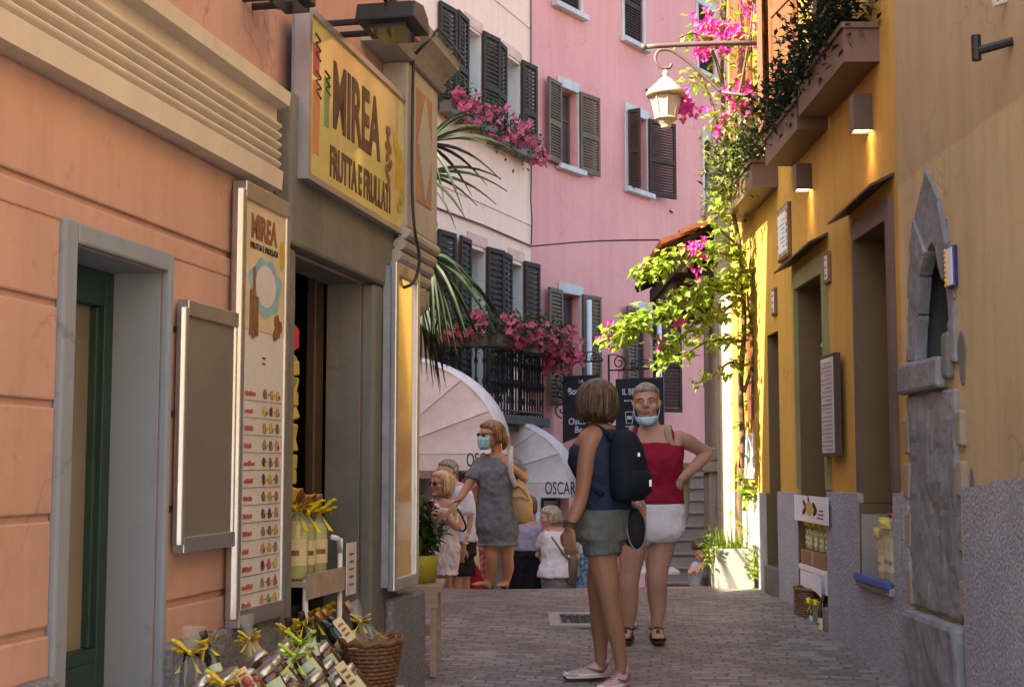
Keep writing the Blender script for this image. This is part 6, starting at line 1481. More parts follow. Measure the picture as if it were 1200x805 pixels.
def sneaker(p, heel, d, gzv, roll=0):
    d = d.normalized(); sd = Vector((-d.y, d.x, 0)); h0 = Vector((heel.x, heel.y, gzv)); L = .262
    T = [(-.02, .022, .05, .06), (.03, .033, .0, .092), (.12, .036, 0, .100), (.25, .036, 0, .098), (.42, .038, 0, .088), (.60, .044, 0, .066), (.78, .046, 0, .054), (.92, .038, 0, .046), (1.0, .018, 0, .032)]
    up = MB(); rg = []
    for t, w, _, h in T:
        rg.append([h0 + d * t * L + sd * w * math.cos(a) * (1 if math.sin(a) < .3 else .86 - .25 * max(0, math.sin(a) - .3)) + Vector((0, 0, .03 + (h - .03) * max(0, math.sin(a)) - .006 * (math.sin(a) < 0))) for a in [2 * math.pi * q / 18 for q in range(18)]])
    up.loft(rg); up.tube([h0 + d * .03 - Vector((0, 0, 0)) + Vector((0, 0, .085)), h0 + d * -.002 + Vector((0, 0, .125))], [.028, .012], 8)
    s_ = build(up, 'shoe', clothmat('pink_grey_mesh', (.50, .36, .36), .1, 260, .15) if 'pink_grey_mesh' not in bpy.data.materials else bpy.data.materials['pink_grey_mesh'], p.root, smooth=True)
    so = MB(); rg = []
    for z, g in ((.012, .0), (.030, .006), (.036, .002)):
        rg.append([h0 + d * (L * (.5 + .53 * math.cos(a))) + sd * (.036 + .012 * math.cos(a - .1) + g) * math.sin(a) * (1 - .1 * math.cos(2 * a)) + Vector((0, 0, z + (.014 if math.cos(a) > .9 else 0))) for a in [2 * math.pi * q / 26 for q in range(26)]])
    so.loft(rg); build(so, 'sole', M['white'], s_, smooth=False)
    so = MB(); so.loft([[h0 + d * (L * (.5 + .52 * math.cos(a))) + sd * (.034 + .012 * math.cos(a)) * math.sin(a) + Vector((0, 0, z + (.012 if math.cos(a) > .9 else 0))) for a in [2 * math.pi * q / 26 for q in range(26)]] for z in (.0, .0125)]); build(so, 'outsole', M['inkblack'], s_)
    sw = MB()
    for sg in (-1, 1):
        pts = [(.10, .088), (.16, .060), (.24, .048), (.36, .052), (.56, .068)]
        sw.tube([h0 + d * t * L + sd * sg * (.0375 + .004 * t) + Vector((0, 0, z)) for t, z in pts], [.003, .008, .010, .006, .002], 6, smooth=3)
    build(sw, 'swoosh', mat('rose_mark', (.25, .07, .075), .5) if 'rose_mark' not in bpy.data.materials else bpy.data.materials['rose_mark'], s_, smooth=True)
    lc = MB()
    for q in range(5): t = .40 + .07 * q; lc.tube([h0 + d * t * L + sd * -.02 + Vector((0, 0, .094 - .04 * (t - .4) / .3)), h0 + d * (t + .02) * L + Vector((0, 0, .100 - .045 * (t - .4) / .3)), h0 + d * t * L + sd * .02 + Vector((0, 0, .094 - .04 * (t - .4) / .3))], .0035, 5)
    build(lc, 'laces', mat('mauve_lace', (.32, .2, .26), .7) if 'mauve_lace' not in bpy.data.materials else bpy.data.materials['mauve_lace'], s_)
    hc_ = MB(); hc_.loft([[h0 + d * t * L + sd * w * math.cos(a) * 1.03 + Vector((0, 0, z)) for a in [math.pi * (.5 + 1.0 * q / 10) + math.pi / 2 for q in range(11)] for t in (0.0,)] for z, w in ((.038, .03), (.07, .03))], cap=False, closed=False); 

# --- woman in navy top, seen from behind (nearest)
A = Person(7.4, (714, 800, 0), 'woman with a brown bob in navy top and grey shorts, seen from behind', math.radians(-126), skin('tanned_skin', (.30, .155, .095)), .0058)
J = A.J
TA = [(707, 640, .02, .12, .09), (707, 628, .02, .178, .138), (709, 606, .02, .168, .128), (710, 590, .02, .146, .112), (707, 566, .01, .142, .108), (699, 545, .0, .152, .122), (699, 528, .0, .160, .112), (703, 512, .0, .165, .085), (704, 503, .0, .12, .065), (704, 497, .0, .06, .055)]
A.torso(TA)
A.limb([(704, 506, .01, .056), (702, 494, .02, .050), (700, 480, .03, .05)])
A.limb([(697, 510, -.085, .046), (692, 519, -.115, .052), (688, 533, -.135, .049), (685, 555, -.15, .044), (682, 580, -.16, .037), (676, 597, -.18, .037), (670, 612, -.21, .029), (667, 618, -.22, .025)])
A.limb([(712, 513, .13, .048), (716, 540, .17, .045), (722, 575, .18, .037), (735, 590, .12, .034), (748, 598, .03, .026)])
w_ = J(667, 618, -.22); A.hand(w_, Vector((.02, -.05, -1)), Vector((.35, .5, -.1)), .45, -1, 1.0)
w_ = J(748, 598, .03); A.hand(w_, Vector((.3, -.3, -.9)), Vector((-.5, -.2, -.1)), .9, 1, 1.0)
A.limb([(705, 632, -.05, .090), (706, 655, -.05, .080), (711, 680, -.06, .070), (713, 697, -.07, .056), (716, 712, -.06, .052), (720, 732, -.04, .053), (724, 752, -.03, .042), (728, 778, -.02, .033)])
A.limb([(708, 632, .11, .090), (706, 655, .13, .080), (702, 682, .15, .068), (701, 698, .16, .055), (702, 715, .19, .052), (703, 735, .22, .051), (704, 755, .24, .040), (704, 774, .25, .033)])
A.limb([(728, 776, -.02, .034), (727, 786, -.02, .030)]); A.limb([(704, 772, .25, .034), (704, 780, .25, .030)])
A.head(J(701, 471, .03), Vector((.30, .95, -.05)), .232, face=True)
A.finish()
HA = hairmat('brown_streaked_hair', (.028, .014, .009), (.14, .085, .045)); A.hair((.02, .2, 1.06), HA, 330)
navy = clothmat('navy_cotton', (.018, .028, .060), .15, 240, .5)
A.cloth('tank_top', navy, lambda mb: (A.torso([(709.5, 597, .02, .166, .128)] + TA[3:7] + [(701, 519, .0, .132, .097), (703, 511, .0, .112, .084), (704, 503, .0, .088, .064)], mb, .014)))
A.cloth('shorts', clothmat('grey_denim', (.115, .125, .125), .14, 200, .6), lambda mb: (A.torso([(707, 634, .02, .165, .125)] + TA[1:4], mb, .009), A.limb([(705, 626, -.05, .102), (705, 640, -.05, .100), (706, 650, -.05, .098)], mb, .002, caps=False), A.limb([(708, 626, .11, .102), (707, 638, .12, .100), (706, 647, .13, .098)], mb, .002, caps=False)))
m = MB(); c = J(668.5, 614, -.215)
for dz, r_ in ((0, .036), (.010, .037), (-.012, .036)): m.tube([c + Vector((r_ * math.cos(a), r_ * .8 * math.sin(a), dz + .006 * math.sin(a * 2))) for a in [2 * math.pi * t / 18 for t in range(19)]], .0042, 5)
build(m, 'bracelet', mat('dark_beads', (.06, .045, .035), .3), A.root, smooth=True)
sneaker(A, J(728, 780, -.02) + Vector((.62, .78, 0)) * .055, Vector((-.62, -.78, 0)), gz(7.38)); sneaker(A, J(704, 776, .25) + Vector((.97, .22, 0)) * .055, Vector((-.97, -.22, 0)), gz(7.65))
# her backpack and the dark bag she holds
bp = empty('backpack', J(722, 585, -.05), 'dark navy backpack on the back of the woman with the brown bob', 'backpack')
bk_ = -A.f; m = MB()
rg = []
ctr = J(706, 546, .01) + bk_ * .165
for dz, w, d_, off in ((-.185, .08, .04, .0), (-.175, .11, .065, 0), (-.11, .128, .08, .008), (0, .124, .078, .0), (.10, .112, .062, -.01), (.165, .085, .045, -.02), (.195, .045, .02, -.03)):
    rg.append([ctr + Vector((0, 0, dz)) + bk_ * (off + d_ * math.copysign(abs(math.sin(a)) ** .7, math.sin(a))) + A.l * w * math.copysign(abs(math.cos(a)) ** .6, math.cos(a)) for a in [2 * math.pi * t / 28 for t in range(28)]])
m.loft(rg); nb = clothmat('dark_navy_nylon', (.010, .013, .024), .2, 150, .5); build(m, 'bag_body', nb, bp, smooth=True)
m = MB(); rg = []
for dz, w, d_ in ((-.155, .08, .015), (-.135, .098, .035), (-.05, .098, .035), (-.02, .08, .015)): rg.append([ctr + Vector((0, 0, dz)) + bk_ * (.066 + d_ * math.copysign(abs(math.sin(a)) ** .6, math.sin(a))) + A.l * w * math.copysign(abs(math.cos(a)) ** .6, math.cos(a)) for a in [2 * math.pi * t / 20 for t in range(20)]])
m.loft(rg); build(m, 'front_pocket', nb, bp, smooth=True)
m = MB()
for sg in (-1, 1):
    q = ctr + A.l * .085 * sg; m.tube([q + Vector((0, 0, .14)) - bk_ * .05, q + Vector((0, 0, .205)) - bk_ * .13, q + Vector((0, 0, .185)) - bk_ * .20, q + Vector((0, 0, .08)) - bk_ * .275 + A.l * sg * .03, q + Vector((0, 0, -.05)) - bk_ * .24 + A.l * sg * .055, q + Vector((0, 0, -.15)) - bk_ * .08 + A.l * sg * .05], .014, 8, smooth=4)
build(m, 'strap', nb, bp, smooth=True)
m = MB(); m.box(ctr + bk_ * .103 + Vector((0, 0, -.09)) + A.l * -.05, (.012, .012, .035)); m.box(ctr + bk_ * .075 + Vector((0, 0, .06)) + A.l * .02, (.012, .012, .02)); build(m, 'zip_pull', M['alu'], bp)
hb = empty('black_cap', J(745, 640, .0), 'black cap with a pale trim hanging from the hand of the woman with the backpack', 'cap')
m = MB(); rg = []
for y_, w, d_ in ((596, .018, .02), (606, .045, .03), (618, .058, .04), (630, .058, .04), (638, .048, .03), (643, .015, .012)): cc = J(744.5 + (y_ - 620) * .03, y_, -.03); rg.append([cc + Vector((w * math.cos(a), d_ * math.sin(a), 0)) for a in [2 * math.pi * t / 20 for t in range(20)]])
m.loft(rg); build(m, 'crown', mat('black_twill', (.008, .008, .010), .8, .2, 9, 150, .3), hb, smooth=True)
m = MB(); m.tube([J(734, 606, -.04), J(735, 622, -.06), J(739, 637, -.07), J(746, 644, -.07), J(754, 638, -.06), J(757, 620, -.05), J(755, 606, -.04)], .0045, 6, smooth=4); build(m, 'trim', mat('grey_trim', (.22, .21, .21), .7), hb, smooth=True)

# --- grey haired woman in the red top
B_ = Person(8.95, (757, 746, 0), 'grey-haired woman in crimson vest top and white shorts, hand on hip', math.radians(-6), skin('rosy_skin', (.46, .26, .19)), .0062)
J = B_.J
TB = [(762, 626, .02, .11, .08), (763, 622, .02, .212, .155), (764, 605, .02, .205, .15), (765, 590, .02, .19, .142), (766, 570, .02, .176, .14), (767, 550, .0, .176, .145), (767, 537, -.01, .180, .145), (768, 522, .0, .182, .118), (768, 511, .01, .175, .09), (766, 504, .01, .12, .072), (764, 498, .0, .07, .06)]
B_.torso(TB)
B_.limb([(765, 508, .02, .062), (762, 495, .0, .057), (759, 482, .0, .056)])
B_.limb([(795, 514, .01, .056), (806, 518, .05, .054), (818, 525, .10, .047), (828, 531, .13, .042), (820, 541, .08, .042), (808, 552, .0, .035), (799, 560, -.07, .028)])
B_.limb([(740, 514, .0, .054), (735, 528, .0, .053), (733, 548, .0, .045), (736, 562, -.03, .040), (744, 575, -.12, .034), (750, 584, -.20, .026)])
w_ = J(799, 560, -.07); B_.hand(w_, Vector((-.62, -.25, -.52)), Vector((-.3, .85, .1)), .42, 1, 1.0)
w_ = J(750, 584, -.20); B_.hand(w_, Vector((.1, -.2, -.95)), Vector((-.4, .6, 0)), .7, -1, 1.0)
B_.limb([(745, 628, .02, .098), (740, 650, .0, .088), (738, 672, -.01, .070), (737, 685, -.02, .064), (737, 700, .0, .063), (737, 715, .01, .056), (736, 730, .02, .042), (736, 738, .02, .037)])
B_.limb([(777, 628, .02, .098), (772, 650, .0, .088), (770, 670, -.02, .072), (770, 682, -.02, .066), (770, 698, .01, .064), (771, 712, .02, .054), (770, 728, .02, .040), (769, 737, .02, .036)])
foot(B_.body, J(736, 738, .02), Vector((-.25, -.95, 0)), gz(8.95) + .018); foot(B_.body, J(769, 737, .02), Vector((.0, -1, 0)), gz(8.95) + .018)
B_.head(J(757.5, 472.5, -.03), Vector((-.14, -1, .02)), .240, Vector((-.05, .0, 1)))
B_.finish(5); B_.face_parts(brow=(.16, .12, .10)); B_.hair('short', hairmat('short_grey_hair', (.16, .12, .105), (.40, .34, .31)), 420); B_.mask(True)
red = clothmat('crimson_jersey', (.25, .010, .030), .12, 240, .45)
B_.cloth('vest_top', red, lambda mb: (B_.torso(TB[3:8], mb, .011), B_.torso([(767, 540, -.01, .18, .145), (767, 528, -.005, .162, .130), (767, 519, .0, .14, .113)], mb, .012)))
m = MB()
for a_, b_, c_ in (((742, 521, -.10), (743, 511, -.075), (745, 503, .0)), ((789, 521, -.10), (788, 511, -.075), (785, 503, .0))): m.tube([J(a_[0] + (3 if a_[0] < 760 else -3), a_[1] + 3, a_[2]), J(*b_), J(*c_), J(c_[0], c_[1] + 8, .09)], .015, 8, smooth=3)
build(m, 'shoulder_strap', red, B_.root, smooth=True)
B_.cloth('white_shorts', clothmat('white_cotton', (.66, .65, .70), .05, 200, .5), lambda mb: (B_.torso([(762, 633, .02, .175, .13)] + TB[1:4], mb, .013), B_.limb([(746, 616, .02, .112), (743, 630, .01, .112), (742, 636, .01, .112)], mb, .004, caps=False), B_.limb([(778, 616, .02, .112), (775, 628, .01, .112), (775, 634, .01, .112)], mb, .004, caps=False)))
def sandal(p, ank, d, g):
    d = d.normalized(); sd = Vector((-d.y, d.x, 0)); m = MB(); a0 = Vector((ank.x, ank.y, g))
    m.loft([[a0 + d * (.06 + .125 * math.cos(a)) + sd * (.042 + .008 * math.cos(a)) * math.sin(a) + Vector((0, 0, z)) for a in [2 * math.pi * q / 22 for q in range(22)]] for z in (.0, .018)]); s_ = build(m, 'sandal', mat('brown_leather', (.06, .035, .025), .5, .2) if 'brown_leather' not in bpy.data.materials else bpy.data.materials['brown_leather'], p.root)
    m = MB()
    for t, h, w in ((.115, .058, .045), (.055, .088, .043)): m.tube([a0 + d * t + sd * w * math.cos(a) + Vector((0, 0, .012 + (h - .012) * math.sin(a))) for a in [math.pi * q / 10 for q in range(11)]], .008, 6)
    m.tube([a0 + d * .0 + Vector((.043 * math.cos(a), .043 * math.sin(a), .075)) for a in [2 * math.pi * q / 16 for q in range(17)]], .007, 6)
    m.ball(a0 + d * .10 + Vector((0, 0, .068)), .014, 8); build(m, 'strap', bpy.data.materials['brown_leather'], s_, smooth=True)
sandal(B_, J(736, 738, .02), Vector((-.25, -.95, 0)), gz(8.93)); sandal(B_, J(769, 737, .02), Vector((0, -1, 0)), gz(8.93))
sb = empty('shoulder_bag', J(800, 620, .15), 'beige cloth bag hanging from the shoulder of the woman in crimson', 'bag')
beige = clothmat('beige_canvas', (.36, .30, .19), .12, 180, .6)
m = MB(); m.tube([J(785, 500, .05), J(784, 506, -.07), J(788, 522, -.10), J(796, 535, -.02), J(799, 550, .10)], .016, 8, smooth=4); m.tube([J(779, 499, .05), J(780, 504, -.06), J(783, 515, -.10), J(790, 532, -.06), J(796, 545, .08)], .012, 8, smooth=4); m.tube([J(741, 501, .04), J(738, 506, -.05), J(733, 514, -.06)], .018, 8, smooth=3); build(m, 'strap', beige, sb, smooth=True)
m = MB(); rg = []
for y_, x_, w, d_ in ((543, 799, .03, .03), (560, 800, .05, .07), (585, 800, .045, .09), (605, 800, .04, .09), (618, 799, .02, .05)): cc = J(x_, y_, .13); rg.append([cc + Vector((w * math.cos(a) * (1 + .12 * math.sin(4 * a)), d_ * math.sin(a), 0)) for a in [2 * math.pi * t / 20 for t in range(20)]])
m.loft(rg); build(m, 'cloth_body', beige, sb, smooth=True)
m = MB(); rg = []
for y_, x_, w, d_ in ((598, 797, .03, .04), (608, 797, .05, .06), (619, 796, .045, .05), (624, 796, .02, .03)): cc = J(x_, y_, .16); rg.append([cc + Vector((w * math.cos(a), d_ * math.sin(a), 0)) for a in [2 * math.pi * t / 16 for t in range(16)]])
m.loft(rg); build(m, 'dark_base', M['black'], sb, smooth=True)
m = MB(); m.tube([J(746, 560, -.2), J(750, 572, -.22), J(751, 585, -.22)], [.016, .019, .010], 8, smooth=3); m.tube([J(750, 583, -.22), J(754, 590, -.22), J(757, 593, -.22)], .004, 5)
mk = build(m, 'spare_mask', MASKB, label='pale blue face mask dangling from the crimson-topped woman\'s right hand', cat='face mask', smooth=True)

# --- woman in the grey dress
C_ = Person(12.3, (583, 688, 0), 'woman in a grey dress with sunglasses and blue mask, walking over the crest', math.radians(-16), skin('sunburnt_skin', (.52, .26, .155)), .0085)
J = C_.J
TC = [(584, 634, .0, .155, .12), (583, 615, .0, .172, .135), (582, 598, .0, .165, .13), (581, 580, .0, .145, .115), (582, 562, .0, .155, .13), (583, 550, .0, .165, .12), (583, 541, .0, .165, .09), (583, 536, .0, .11, .07), (582, 532, .0, .06, .055)]
C_.torso(TC)
C_.limb([(583, 540, .01, .058), (582, 530, .01, .052), (581, 522, .01, .05)])
C_.limb([(562, 543, -.02, .052), (556, 553, -.05, .05), (551, 565, -.08, .041), (546, 573, -.10, .038), (541, 581, -.14, .034), (534, 591, -.20, .026)])
C_.limb([(603, 543, .0, .05), (609, 552, .03, .048), (615, 560, .03, .04), (612, 558, -.03, .038), (606, 552, -.09, .032), (600, 547, -.13, .025)])
C_.hand(J(534, 591, -.20), Vector((-.6, -.2, -.7)), Vector((.5, .2, -.5)), .4, 1, 1.0, fr=1.1); C_.hand(J(600, 547, -.13), Vector((-.55, .0, .55)), Vector((-.1, .9, 0)), 1.0, -1, .95, fr=1.1)
C_.limb([(574, 630, .0, .082), (576, 645, -.02, .066), (576, 652, -.03, .058), (577, 664, .02, .056), (575, 676, .06, .042), (573, 684, .07, .035)])
C_.limb([(592, 630, .0, .082), (594, 645, .02, .066), (594, 652, .02, .058), (595, 664, .06, .056), (594, 676, .09, .042), (592, 683, .10, .035)])
foot(C_.body, J(573, 685, .07), Vector((-.75, -.65, 0)), gz(12.33) + .012); foot(C_.body, J(592, 684, .10), Vector((-.25, -.95, 0)), gz(12.4) + .012)
C_.head(J(575, 509.5, -.02), Vector((-.80, -.58, -.05)), .245)
C_.finish(); C_.glasses(); C_.mask(False); hm = hairmat('auburn_hair', (.13, .05, .022), (.36, .17, .075)); C_.hair((.18, .2, 1.0), hm, 240)
m = MB(); m.tube([C_.hp(0, -.11, .45), C_.hp(.0, -.15, .35), C_.hp(0, -.14, .12), C_.hp(0, -.12, -.08)], [.02, .034, .03, .008], 10, smooth=4); build(m, 'ponytail', hm, C_.root, smooth=True)
C_.cloth('grey_dress', clothmat('grey_jersey', (.17, .18, .20), .14, 160, .9, fs=9), lambda mb: (C_.torso([(583, 639, .0, .168, .135)] + TC[0:7], mb, .022), C_.torso(TC[4:8], mb, .016), C_.limb([(572, 537.5, .0, .042), (562, 543, -.02, .060), (556, 553, -.05, .062)], mb), C_.limb([(594, 537.5, .0, .042), (603, 543, .0, .058), (608, 551, .025, .060)], mb), C_.limb([(562, 543, -.02, .058), (557, 552, -.05, .062), (553, 562, -.075, .064)], mb, 0, False), C_.limb([(603, 543, .0, .056), (608, 551, .025, .060), (612, 556, .03, .060)], mb, 0, False)))
m = MB(); q = J(536, 587, -.185)
m.tube([q + Vector((.032 * math.cos(a), .032 * math.sin(a), .01 * math.cos(a))) for a in [2 * math.pi * t / 16 for t in range(17)]], .006, 5); build(m, 'bracelet', M['inkblack'], C_.root)
tan_ = clothmat('tan_canvas', (.50, .34, .17), .12, 150, .8)
tb3 = empty('tan_backpack', J(611, 612, .02), 'tan canvas backpack slung on one shoulder of the woman in the grey dress', 'backpack')
m = MB(); rg = []
for y_, x_, w, d_ in ((563, 606, .04, .05), (572, 608, .075, .09), (588, 611, .10, .11), (602, 612, .10, .11), (611, 610, .075, .08), (614, 609, .03, .04)): cc = J(x_, y_, -.03); rg.append([cc + Vector((w * math.cos(a) * (1 + .08 * math.sin(5 * a + y_)), d_ * math.sin(a), 0)) for a in [2 * math.pi * t / 24 for t in range(24)]])
m.loft(rg); build(m, 'bag_body', tan_, tb3, smooth=True)
m = MB(); m.tube([J(599, 525, .10), J(598, 528, .0), J(598, 540, -.13), J(599, 556, -.15), J(604, 570, -.12)], .026, 8, smooth=4); build(m, 'strap', mat('pale_webbing', (.50, .45, .40), .8), tb3, smooth=True)
m = MB(); m.tube([J(600, 583, -.135), J(610, 581, -.15), J(621, 586, -.12)], .008, 6); m.tube([J(603, 566, -.1), J(612, 572, -.12), J(619, 583, -.1)], .014, 6); build(m, 'flap_seam', tan_, tb3, smooth=True)

# --- background group
pale = skin('fair_skin', (.50, .28, .20))
D = Person(13.0, (517, 697, 0), 'blonde woman in a white lace off-shoulder dress and sunglasses behind the potted plant', math.radians(-58), pale, .009)
J = D.J
TD = [(518, 668, 0, .15, .12), (518, 645, 0, .165, .135), (518, 625, 0, .145, .115), (519, 605, 0, .15, .125), (520, 594, 0, .16, .11), (521, 587, 0, .15, .085), (521, 583, 0, .07, .06)]
D.torso(TD); D.limb([(521, 588, 0, .058), (518, 578, 0, .05)])
D.limb([(508, 590, -.12, .048), (505, 607, -.15, .04), (508, 622, -.2, .034), (512, 612, -.27, .028)]); D.limb([(531, 591, .05, .05), (535, 604, .0, .045), (537, 618, -.05, .038), (529, 612, -.16, .034), (521, 605, -.22, .027)])
D.hand(J(521, 605, -.22), Vector((-.7, -.2, .3)), Vector((0, .7, -.5)), .7, 1, .95, fr=1.15); D.hand(J(512, 612, -.27), Vector((.3, -.2, .6)), Vector((0, .7, 0)), .7, -1, .95, fr=1.15)
for x_, dy in ((512, -.03), (523, .05)):
    D.limb([(x_, 664, dy, .08), (x_, 682, dy, .055), (x_ + 1, 692, dy + .03, .05), (x_, 705, dy + .03, .034)]); foot(D.body, J(x_, 706, dy + .03), Vector((-.8, -.5, 0)), gz(13) + .01)
D.head(J(516.5, 567, -.02), Vector((-.72, -.68, .05)), .235); D.finish(); D.glasses(); D.face_parts(False); D.hair((.05, .2, 1.06), hairmat('blonde_hair', (.42, .27, .12), (.68, .52, .30)), 220)
lace = clothmat('white_lace', (.74, .70, .74), .10, 60, .8, col2=(.60, .56, .60), fs=30)
def lacedress(mb):
    D.torso([(518, 671, 0, .165, .13)] + TD[0:5], mb, .018, fold=.05)
    for k in range(40): a = 2 * math.pi * k / 40; mb.ball(J(518, 671, 0) + D.l * .178 * math.cos(a) + D.f * .145 * math.sin(a) - Vector((0, 0, .012 * (k % 2))), .014, 6)
    D.limb([(508, 591, -.12, .058), (506, 600, -.14, .062)], mb, 0, False); D.limb([(531, 592, .05, .058), (534, 601, .02, .062)], mb, 0, False)
D.cloth('lace_dress', lace, lacedress)
m = MB(); m.tube([J(533, 592, -.1), J(541, 604, -.12), J(546, 618, -.1), J(540, 622, -.08), J(532, 612, -.12), J(527, 606, -.2)], .010, 6, smooth=4); build(m, 'bag_strap', M['inkblack'], label='thin black bag strap looped over the arm of the blonde woman', cat='bag strap', smooth=True)

E_ = Person(13.5, (540, 697, .2), 'grey-haired man in a pale blue shirt and dark shorts standing behind the blonde woman', math.radians(-70), pale, .010)
J = E_.J
TE = [(540, 650, 0, .16, .13), (540, 630, 0, .17, .14), (539, 610, 0, .165, .14), (537, 590, 0, .18, .135), (535, 577, 0, .18, .11), (533, 569, 0, .14, .085), (531, 564, 0, .065, .06)]
E_.torso(TE); E_.limb([(531, 570, 0, .06), (527, 558, 0, .056)])
E_.limb([(546, 580, -.1, .056), (549, 597, -.12, .05), (549, 615, -.13, .042), (546, 630, -.16, .036), (543, 640, -.18, .028)]); E_.hand(J(543, 641, -.18), Vector((-.25, -.1, -.95)), Vector((.3, .6, 0)), .5, 1, 1.0, fr=1.2)
E_.limb([(524, 580, .12, .056), (520, 600, .14, .05), (520, 625, .1, .04), (518, 640, .0, .03)])
for x_, dy in ((534, 0), (544, .05)):
    E_.limb([(x_, 650, dy, .09), (x_, 676, dy, .062), (x_, 688, dy, .056), (x_, 707, dy, .036)]); foot(E_.body, J(x_, 709, dy), Vector((-.9, -.4, 0)), gz(13.6) + .01)
E_.head(J(523.5, 554, 0), Vector((-.8, -.4, .05)), .24); E_.finish(); E_.face_parts(); E_.hair('short', bpy.data.materials['short_grey_hair'], 220)
E_.cloth('shirt', clothmat('pale_blue_shirt', (.58, .63, .74), .06, 150, .6), lambda mb: (E_.torso([(540, 634, 0, .185, .155)] + TE[2:6], mb, .018), E_.limb([(538, 570, -.02, .045), (546, 580, -.1, .062)], mb), E_.limb([(528, 570, .02, .045), (524, 580, .12, .062)], mb), E_.limb([(546, 580, -.1, .064), (549, 592, -.12, .066), (550, 602, -.125, .066)], mb, 0, False), E_.limb([(524, 580, .12, .064), (521, 598, .13, .064)], mb, 0, False)))
E_.cloth('dark_shorts', clothmat('dark_cotton', (.022, .020, .028), .15, 150, .5), lambda mb: (E_.torso(TE[0:2], mb, .016), E_.limb([(534, 648, 0, .10), (534, 674, 0, .098)], mb, .006, False), E_.limb([(544, 648, .05, .10), (545, 674, .05, .098)], mb, .006, False)))
m = MB(); q = J(544, 636, -.175); m.tube([q + Vector((.036 * math.cos(a), .036 * math.sin(a), .008 * math.sin(a))) for a in [2 * math.pi * t / 14 for t in range(15)]], .009, 5); m.ball(q + Vector((0, -.038, 0)), (.02, .008, .02), 8); build(m, 'wristwatch', M['steel'], E_.root)

F2 = Person(16.0, (617, 720, 0), 'woman in a lilac top and long black skirt, arm akimbo, seen from behind', math.radians(170), pale, .011)
J = F2.J
TF = [(617, 690, 0, .19, .15), (617, 660, 0, .20, .16), (617, 645, 0, .175, .14), (617, 630, 0, .175, .14), (618, 620, 0, .185, .12), (618, 613, 0, .17, .09), (618, 609, 0, .07, .06)]
F2.torso(TF); F2.limb([(618, 612, 0, .06), (618, 600, 0, .052)])
F2.limb([(635, 619, 0, .055), (641, 628, .05, .05), (647, 637, .03, .044), (641, 644, -.06, .04), (633, 649, -.14, .03)]); F2.hand(J(633, 649, -.14), Vector((-.9, .1, .1)), Vector((0, .8, -.3)), .4, 1, 1, fr=1.2)
F2.limb([(601, 619, 0, .055), (597, 632, .03, .046), (600, 646, -.02, .034)])
for x_ in (611, 623): F2.limb([(x_, 690, 0, .08), (x_, 720, 0, .06), (x_, 748, 0, .04)])
F2.head(J(618, 592, 0), Vector((-.3, .9, 0)), .235); F2.finish(); F2.hair((.1, .2, 1.02), hm, 120)
F2.cloth('lilac_top', clothmat('lilac_cotton', (.38, .33, .42), .1, 150, .6), lambda mb: F2.torso(TF[2:6], mb, .014))
F2.cloth('black_skirt', clothmat('black_cotton', (.010, .009, .012), .2, 150, .6), lambda mb: F2.torso([(617, 745, 0, .27, .22), (617, 715, 0, .24, .19), (617, 690, 0, .21, .17), (617, 660, 0, .205, .165), (617, 644, 0, .175, .14)], mb, .016, fold=.03))

G2 = Person(15.5, (653, 720, 0), 'woman in a white blouse and grey trousers with a brown crossbody bag, seen from behind', math.radians(200), pale, .011)
J = G2.J
TG = [(654, 690, 0, .17, .14), (654, 672, 0, .19, .155), (654, 655, 0, .165, .14), (654, 640, 0, .17, .14), (654, 630, 0, .18, .12), (653, 622, 0, .165, .09), (651, 617, 0, .07, .06)]
G2.torso(TG); G2.limb([(651, 620, 0, .06), (648, 610, 0, .054)])
G2.limb([(668, 628, 0, .055), (673, 642, .05, .048), (675, 656, .03, .04), (670, 664, -.06, .034)]); G2.limb([(638, 628, 0, .055), (634, 642, .1, .048), (636, 656, .2, .04)])
for x_ in (647, 660): G2.limb([(x_, 690, 0, .09), (x_, 720, 0, .066), (x_, 748, 0, .045)])
G2.head(J(644, 606, 0), Vector((-.93, -.1, -.1)), .24); G2.finish(); G2.hair((.18, .2, 1.02), hairmat('ash_blonde_hair', (.22, .16, .11), (.50, .42, .34)), 200)
G2.cloth('white_blouse', bpy.data.materials['white_cotton'], lambda mb: (G2.torso([(654, 676, 0, .215, .18), (654, 664, 0, .195, .165)] + TG[2:6], mb, .022), G2.limb([(660, 621, 0, .045), (668, 628, 0, .062)], mb), G2.limb([(645, 621, 0, .045), (638, 628, 0, .062)], mb), G2.limb([(668, 628, 0, .064), (673, 641, .05, .062)], mb, 0, False), G2.limb([(638, 628, 0, .064), (634, 641, .1, .062)], mb, 0, False)))
G2.cloth('grey_trousers', clothmat('grey_linen', (.20, .19, .21), .1, 150, .6), lambda mb: (G2.torso(TG[0:3], mb, .014), G2.limb([(647, 688, 0, .10), (647, 745, 0, .085)], mb, 0, False), G2.limb([(660, 688, 0, .10), (660, 745, 0, .085)], mb, 0, False)))
cbg = empty('crossbody_bag', J(671, 683, -.15), 'brown crossbody bag on the hip of the woman in the white blouse', 'bag')
brn = mat('taupe_leather', (.13, .095, .065), .5, .2, 8, 80, .1)
m = MB(); cc = J(671, 667, -.14); m.loft([[cc + Vector((.062 * s_ * math.cos(a) + .012 * z * 8, .035 * s_ * math.sin(a), z)) for a in [2 * math.pi * t / 16 for t in range(16)]] for z, s_ in ((-.16, .6), (-.14, 1), (.10, .9), (.15, .5))]); build(m, 'bag_body', brn, cbg, smooth=True)
m = MB(); m.tube([J(641, 621, -.08), J(650, 634, -.165), J(660, 648, -.17), J(670, 658, -.16)], .012, 6, smooth=3); build(m, 'strap', brn, cbg)

